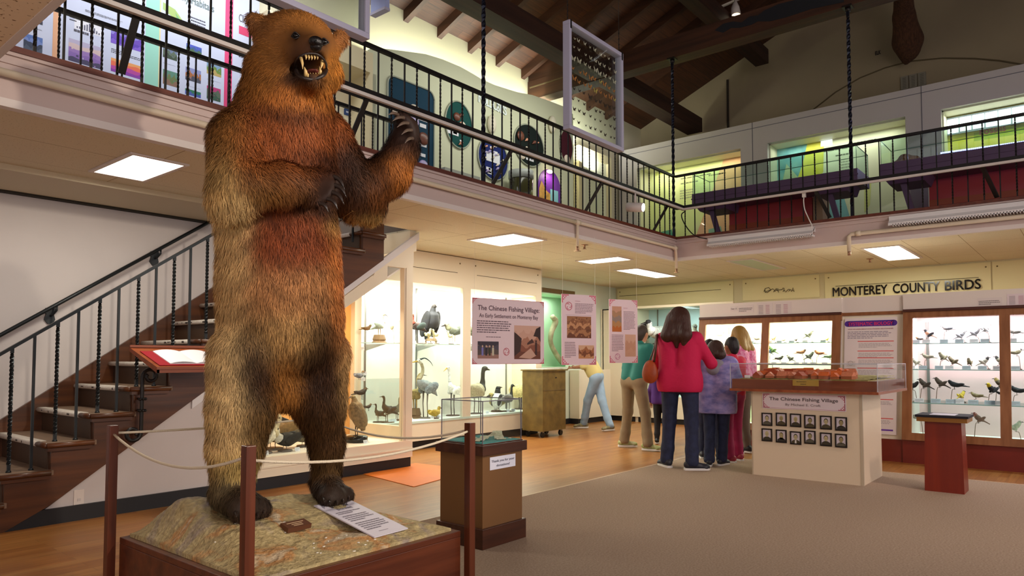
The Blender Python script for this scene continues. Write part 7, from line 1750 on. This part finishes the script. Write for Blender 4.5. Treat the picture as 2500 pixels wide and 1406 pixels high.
# ================================================================ visitors
SKIN = mat('skin tone', 'b07f62', .55, spec=.3); SKIN2 = mat('darker skin tone', '8a5a40', .55, spec=.3)
SOLE = mat('white shoe sole', 'd8d4d0', .6)
def hand(mb, w, d, side, k, m):
    """palm and five fingers from wrist w pointing along d, slightly curled; side: thumb side"""
    w, d = V(w), V(d).normalized(); sd = V(side); sd = (sd-d*sd.dot(d)).normalized(); n = d.cross(sd)
    mb.ell(w+d*.045*k, (.034*k, .014*k, .05*k), m, Matrix((sd, n, d)).transposed(), 12, 8)
    for i, (o, L) in enumerate(((.026, .062), (.009, .072), (-.009, .068), (-.026, .052))):
        a = w+d*.08*k+sd*o*k; b = a+d*L*.5*k+n*.004*k; c = b+d*L*.38*k+n*.022*k
        mb.tube([a-d*.01*k, a, b, c], [.009*k, .0088*k, .008*k, .006*k], m, 8)
    a = w+d*.03*k+sd*.028*k; mb.tube([a, a+(sd*.03+d*.02)*k, a+(sd*.036+d*.052+n*.01)*k], [.011*k, .0095*k, .007*k], m, 8)
def shoe(p, f, k, up, parent, nm='shoe'):
    """p: ankle ground point, f: toe direction"""
    f = V(f).normalized(); s = V((-f.y, f.x, 0)); z = V((0, 0, 1)); q = V((p[0], p[1], .012))
    prs = [('c', q+f*(-.05)*k+z*.055*k, q+f*.02*k+z*.06*k, .040*k, .042*k), ('c', q+f*.02*k+z*.05*k, q+f*.15*k+z*.032*k, .040*k, .030*k), ('e', q+f*.14*k+z*.03*k, (.05*k, .042*k, .03*k)), ('c', q-f*.02*k+z*.06*k, q-f*.015*k+z*.10*k, .04*k, .036*k)]
    v_, f_ = nets(prs, .009, .02); v_[:, 2] = np.maximum(v_[:, 2], .012+.016*k)
    o = net_obj(nm, v_, f_, up, parent)
    pts = [q+f*a*k+s*b*k for a, b in ((-.09, 0), (-.08, .03), (-.03, .038), (.05, .04), (.12, .045), (.165, .035), (.19, 0), (.165, -.035), (.12, -.045), (.05, -.04), (-.03, -.038), (-.08, -.03))]
    MB().poly(pts, SOLE, (0, 0, .022*k)).build('sole', o)
    mb = MB()
    for a in (.03, .055, .08): mb.tube([q+f*a*k+s*.02*k+z*(.078-.25*(a-.03))*k, q+f*(a+.01)*k-s*.02*k+z*(.078-.25*(a-.03))*k], .004*k, SOLE, 5)
    mb.build('laces', o)
def person(base, ang, h, lab, shirt, pants, hair, feet=None, lean=0, leandir=None, arms=None, hairlen=.0, sleeve='long', flare=0, shoe_m=None, puff=0, skin=None, coat=0, headturn=0, headfwd=0, wide=1, hairm=None, hairw=1, fem=0, legbend=0, fdir=(.25, -.25)):
    k = h/1.70; f = V((math.cos(ang), math.sin(ang), 0)); s = V((-f.y, f.x, 0)); z = V((0, 0, 1)); B = V((base[0], base[1], .012)); skin = skin or SKIN
    L = leandir and V(leandir).normalized() or f
    def P(a, b, c): return B+f*(a*k)+s*(b*k)+z*(c*k)
    if feet is None: feet = [P(0, .12, 0), P(0, -.12, 0)]
    feet = [V((q[0], q[1], .012)) for q in feet]
    hipc = P(0, 0, .92)
    up = (z*math.cos(lean)+L*math.sin(lean)).normalized()
    def T(b, c, a=0): return hipc+s*(b*k)+up*((c-.92)*k)+f*(a*k)   # torso frame
    hips = [hipc+s*.095*k*wide-z*.02*k, hipc-s*.095*k*wide-z*.02*k]
    ank = [q+z*.09*k for q in feet]; kn = [hips[i].lerp(ank[i], .5)+f*(.03+legbend)*k for i in (0, 1)]
    sh = [T(.165*wide, 1.385), T(-.165*wide, 1.385)]
    if arms is None: arms = [((.02, .26, 1.12), (.10, .27, .88)), ((.02, -.26, 1.12), (.10, -.27, .88))]
    el = [T(a[0][1], a[0][2], a[0][0]) for a in arms]; wr = [T(a[1][1], a[1][2], a[1][0]) for a in arms]
    neck = T(0, 1.47, .0); hf = (V((math.cos(ang+headturn), math.sin(ang+headturn), 0))); hs = V((-hf.y, hf.x, 0))
    head = T(0, 1.60, .02)+hf*headfwd*k
    ea = lambda c, r: ('e', c, r)
    rot = np.array(Matrix((hf, hs, z)).transposed())
    t = thing('person', B, lab, 'person', 'visitors')
    # skin body: one continuous figure
    pr_ = [('e', head+z*.01*k, (.095*k, .076*k, .112*k), rot), ('c', head-z*.05*k+hf*.03*k, head-z*.085*k+hf*.045*k, .055*k, .035*k), ('c', neck-up*.04*k, head-z*.05*k, .056*k, .052*k),
           ('c', head+hf*.085*k+z*.02*k, head+hf*.108*k-z*.02*k, .010*k, .017*k), ('e', head+hs*.078*k-z*.01*k, (.018*k, .012*k, .03*k), rot), ('e', head-hs*.078*k-z*.01*k, (.018*k, .012*k, .03*k), rot)]
    tor = [('c', T(.08*wide, 1.0), T(.1*wide, 1.34), .105*k, .10*k), ('c', T(-.08*wide, 1.0), T(-.1*wide, 1.34), .105*k, .10*k), ('c', sh[0], sh[1], .055*k, .055*k)]
    hr = (.112+.016*fem)*k
    pel = [('c', hips[0]+z*.03*k, hips[1]+z*.03*k, hr-.012*k, hr-.012*k)]
    leg_ = []; arm_ = []
    for i in (0, 1):
        leg_ += [('c', hips[i]-z*.03*k, kn[i], .086*k, .060*k), ('c', kn[i], ank[i], .056*k, .038*k)]
        arm_ += [('c', sh[i], el[i], .050*k, .040*k), ('c', el[i], wr[i], .038*k, .027*k)]
    v_, f_ = nets(pr_+tor+pel+leg_+arm_, .0135, .03*k)
    def ex(mb):
        for i in (0, 1): hand(mb, wr[i], wr[i]-el[i], s*(-1 if i == 0 else 1)+z*.5, k, skin)
    net_obj('body', v_, f_, skin, t, extra=ex)
    ee = MB()
    for sd in (-1, 1): ee.ell(head+hf*.083*k+hs*sd*.032*k+z*.018*k, (.011*k, .011*k, .008*k), mat('eye white', 'd8d4cc', .3), None, 10, 7).ell(head+hf*.092*k+hs*sd*.032*k+z*.018*k, (.005*k,)*3, EYE, None, 8, 6)
    ee.tube([head+hf*.09*k+hs*.022*k-z*.05*k, head+hf*.1*k-z*.048*k, head+hf*.09*k-hs*.022*k-z*.05*k], .005*k, mat('lips', '8c4a40', .5), 6); ee.build('face', t)
    # shirt
    g = .014+puff
    st_p = [('c', T(.075*wide, .97 if not coat else .97-coat), T(.1*wide, 1.33), (.112+g)*k*(1+.12*(coat > 0)), (.102+g)*k), ('c', T(-.075*wide, .97 if not coat else .97-coat), T(-.1*wide, 1.33), (.112+g)*k*(1+.12*(coat > 0)), (.102+g)*k), ('c', sh[0], sh[1], (.056+g)*k, (.056+g)*k), ('c', T(0, 1.36), T(0, 1.46), .08*k, .062*k)]
    for i in (0, 1):
        st_p += [('c', sh[i], el[i], (.052+g)*k, (.043+g)*k)]
        if sleeve == 'long': st_p += [('c', el[i], wr[i].lerp(el[i], .08), (.041+g)*k, (.032+g)*k)]
    if coat: st_p += [('c', hips[0]+z*.06*k, hips[1]+z*.06*k, hr+(.004+g*.5)*k, hr+(.004+g*.5)*k), ('c', hips[0]-z*.02*k, hips[1]-z*.02*k, hr+(.004+g*.5)*k, hr+(.004+g*.5)*k)]
    hem = (.90-coat)*k
    def cut(Gd): return (hem+.012-(Gd[..., 2]))*1.0 if lean < .6 else np.full(Gd.shape[:3], -1.)
    v_, f_ = nets(st_p, .0135, .035*k, cut=cut); net_obj('jacket' if puff > .02 else 'shirt', v_, f_, shirt, t)
    # trousers
    tp = [('c', hips[0]+z*.02*k, hips[1]+z*.02*k, hr, hr)]
    for i in (0, 1):
        lo = feet[i]+z*.045*k
        tp += [('c', hips[i]-z*.03*k, kn[i], .098*k, .074*k), ('c', kn[i], lo.lerp(kn[i], .35), .072*k, (.060+flare*.4)*k), ('c', lo.lerp(kn[i], .35), lo+z*.04*k, (.060+flare*.4)*k, (.052+flare)*k)]
    v_, f_ = nets(tp, .0135, .03*k); v_[:, 2] = np.maximum(v_[:, 2], .012+.045*k)
    net_obj('trousers', v_, f_, pants, t)
    for i in (0, 1): shoe(feet[i], V((math.cos(ang+fdir[i]), math.sin(ang+fdir[i]), 0)), k, shoe_m or mat('dark sneaker', '26262e', .5), t)
    # hair
    hm = hairm or mat('hair '+hair, hair, .55, col2=hair, bump=.8, bscale=60, stretch=(1, 1, .15))
    hp = [('e', head-hf*.018*k+z*.028*k, (.102*k, .090*k*hairw, .108*k), rot), ('c', head-hf*.06*k-z*.02*k, head-hf*.055*k-z*.06*k, .07*k*hairw, .06*k*hairw)]
    if hairlen > .05:
        n = 4
        for sd in (-1, 0, 1): hp.append(('c', head-hf*.05*k+hs*sd*.04*k*hairw, head-hf*(.10+.01*abs(sd))*k+hs*sd*.075*k*hairw-z*hairlen*.62*k, .062*k*hairw, .056*k*hairw)); hp.append(('c', head-hf*(.10+.01*abs(sd))*k+hs*sd*.075*k*hairw-z*hairlen*.62*k, head-hf*.10*k+hs*sd*.07*k*hairw-z*(hairlen*(1.05-.12*sd))*k, .055*k*hairw, .018*k))
    v_, f_ = nets(hp, .0125, .02*k, carve=[('e', head+hf*.085*k-z*.022*k, (.062*k, .062*k, .085*k))])
    net_obj('hair', v_, f_, hm, t)
    return dict(t=t, head=head, T=T, sh=sh, wr=wr, el=el, k=k, f=f, s=s, hipc=hipc)
DEN = mat('dark navy denim', '1f2540', .8, var=.25, scale=18, bump=.3, bscale=120)
REDT = mat('crimson knit top', 'bf1046', .8, bump=.4, bscale=30)
TEALS = mat('teal green shirt', '14645a', .75); KHA = mat('khaki trousers', '7d6a50', .85, var=.1, scale=6, bump=.4, bscale=12)
JNS = mat('light blue jeans', '8fa6bc', .85, var=.14, scale=7, bump=.4, bscale=14)
PLAID = mat('purple plaid padded jacket', '6c6aa8', .7, col2='a898c8', scale=11, bump=.8, bscale=9, stretch=(1, 1, 1.6))
MAG = mat('magenta velvet trousers', '98104c', .6, var=.2, scale=6); REDS = mat('red childs shirt', 'c0183c', .75)
PINKJ = mat('pink white dotted jacket', 'c43c78', .75, col2='e0a8c4', scale=26, bump=.5, bscale=20)
SNK = mat('dark sneaker', '26262e', .5); SNG = mat('green white sneaker', 'b4b088', .6, col2='7c8838', scale=22); SNB = mat('beige trail shoe', '9a8c5c', .6, col2='5c5848', scale=20)
wt = PX(1655, 757, 7.12).z
fa, fb = PZ(1628, 1142, .0), PZ(1690, 1150, 0)
cm = (fa+fb)/2; base = V((cm.x+.03, cm.y, 0))
hd_away = .12
w_ = person(base, hd_away, wt/1.0, 'woman in crimson top and dark jeans with long brown hair, seen from behind', REDT, DEN, '3a1c10', feet=[(fa.x, fa.y), (fb.x, fb.y)], arms=[((.12, .31, 1.10), (.30, .16, 1.22)), ((.12, -.31, 1.12), (.30, -.16, 1.26))], hairlen=.29, flare=.018, fem=1.1, wide=1.12, hairw=1.3, coat=.085, fdir=(.8, -1.0), sleeve='short' if 0 else 'long', shoe_m=SNK)
# shoulder bag of the woman
bp_ = PX(1587, 905, 7.05); v_, f_ = nets([('e', bp_, (.05, .085, .12)), ('e', bp_+V((0, 0, -.05)), (.055, .09, .09))], .012, .04)
bag = net_obj('shoulder_bag', v_, f_, mat('burnt orange leather', '9c3f14', .5, var=.2, scale=10), label='burnt orange bag hanging at the left side of the woman in crimson', cat='bag')
MB().tube(curve_pts([bp_+V((0, -.05, .1)), bp_+V((-.03, -.09, .25)), w_['sh'][0]+V((-.07, .04, .05)), bp_+V((.04, -.03, .25)), bp_+V((.02, .02, .1))]), .008, mat('brown strap', '4a2414', .5), 6, True, True, (1, 2)).build('strap', bag)
# child in plaid jacket
fa, fb = PZ(1736, 1140, 0), PZ(1762, 1138, 0); c = (fa+fb)/2; ht = PX(1748, 838, c.x).z
w2 = person((c.x+.02, c.y, 0), .15, ht, 'child in purple plaid padded jacket with grey hood and dark jeans', PLAID, DEN, '38231a', feet=[(fa.x, fa.y+.02), (fb.x, fb.y)], puff=.05, coat=.18, flare=.025, hairlen=.12, hairw=1.25, arms=[((.14, .25, 1.12), (.34, .1, 1.16)), ((.14, -.25, 1.12), (.34, -.1, 1.16))], wide=1.12)
hd = w2['T'](0, 1.40, -.10); v_, f_ = nets([('e', hd, (.06, .13, .06)), ('e', hd-V((.02, 0, .06)), (.06, .09, .07))], .012, .03); net_obj('hood', v_, f_, mat('grey hood lining', '8a8690', .8), w2['t'])
# child in red shirt and magenta trousers
fa, fb = PZ(1783, 1131, 0), PZ(1800, 1127, 0); c = (fa+fb)/2; ht = PX(1790, 830, c.x).z
person((c.x, c.y, 0), 1.25, ht, 'child in red shirt and magenta velvet trousers with short black hair, facing left', REDS, MAG, '161012', feet=[(fa.x, fa.y), (fb.x+.05, fb.y)], hairlen=0, flare=.012, skin=SKIN2, shoe_m=mat('red white sneaker', '9c2c40', .5), arms=[((.16, .22, 1.12), (.34, .1, 1.1)), ((.16, -.22, 1.12), (.34, -.1, 1.1))])
# bright blue backpack between the two children
bpk = PX(1786, 905, 7.75); v_, f_ = nets([('e', bpk, (.05, .07, .09))], .014, .02); net_obj('backpack', v_, f_, mat('bright blue nylon', '1583b8', .5), label='small bright blue backpack between the plaid jacket child and the red shirt child', cat='backpack')
# child hidden behind with dark hair and red sleeve
p = PX(1732, 835, 8.15)
person((8.15, p.y, 0), .3, p.z, 'child with dark hair in red top, mostly hidden behind the plaid jacket', REDS, DEN, '1c1614', hairlen=.02, arms=[((.1, .26, 1.15), (.2, .16, 1.3)), ((.1, -.2, 1.12), (.2, -.1, 1.1))])
# blonde girl in dotted pink jacket
p = PX(1799, 803, 8.85)
person((8.85, p.y-.05, 0), 1.4, p.z, 'girl with long curly blonde hair in pink white dotted jacket by the case glass', PINKJ, mat('grey brown trousers', '6c5e54', .8), '8d6a2c', hairlen=.30, puff=.03, headfwd=.02, hairw=1.2, arms=[((.2, .22, 1.15), (.42, .12, 1.1)), ((.15, -.26, 1.14), (.38, -.2, 1.05))], coat=.03)
# man in teal shirt and khaki trousers
fa, fb = PZ(1524, 1092, 0), PZ(1582, 1101, 0); c = (fa+fb)/2
person((c.x+.05, c.y+.05, 0), -.25, 1.66, 'man in teal shirt and khaki trousers with green and white sneakers', TEALS, KHA, '33281f', feet=[(fa.x, fa.y), (fb.x, fb.y)], lean=.22, flare=.02, wide=1.15, fdir=(-.6, -1.1), shoe_m=SNG, hairlen=0, arms=[((.08, .28, 1.1), (.24, .22, .95)), ((.12, -.28, 1.12), (.3, -.2, 1.0))], sleeve='short')
# man in light blue jeans, bending to the left
fa, fb = PZ(1425, 1046, 0), PZ(1490, 1052, 0); c = (fa+fb)/2
person((c.x, c.y, 0), pi*.62, 1.66, 'person in light blue jeans and pale yellow shirt bending behind the narrow pink panel', mat('pale yellow shirt', 'c9b878', .8), JNS, '5c4a34', feet=[(fa.x, fa.y), (fb.x, fb.y)], lean=.5, flare=.012, wide=1.1, shoe_m=SNB, fdir=(.5, .9), arms=[((.1, .2, 1.12), (.3, .12, 1.1)), ((.1, -.2, 1.12), (.3, -.12, 1.1))], sleeve='short')
# child in purple top and black leggings
fa, fb = PZ(1604, 1084, 0), PZ(1628, 1083, 0); c = (fa+fb)/2
person((c.x, c.y, 0), .2, 1.12, 'small child in purple top, black leggings and black boots between man and woman', mat('purple childs top', '4a2070', .8), mat('black leggings', '121014', .7), '241a14', feet=[(fa.x, fa.y), (fb.x, fb.y)], coat=.06, hairlen=.1, shoe_m=mat('black boot', '100e10', .4))
bpy.context.view_layer.update()
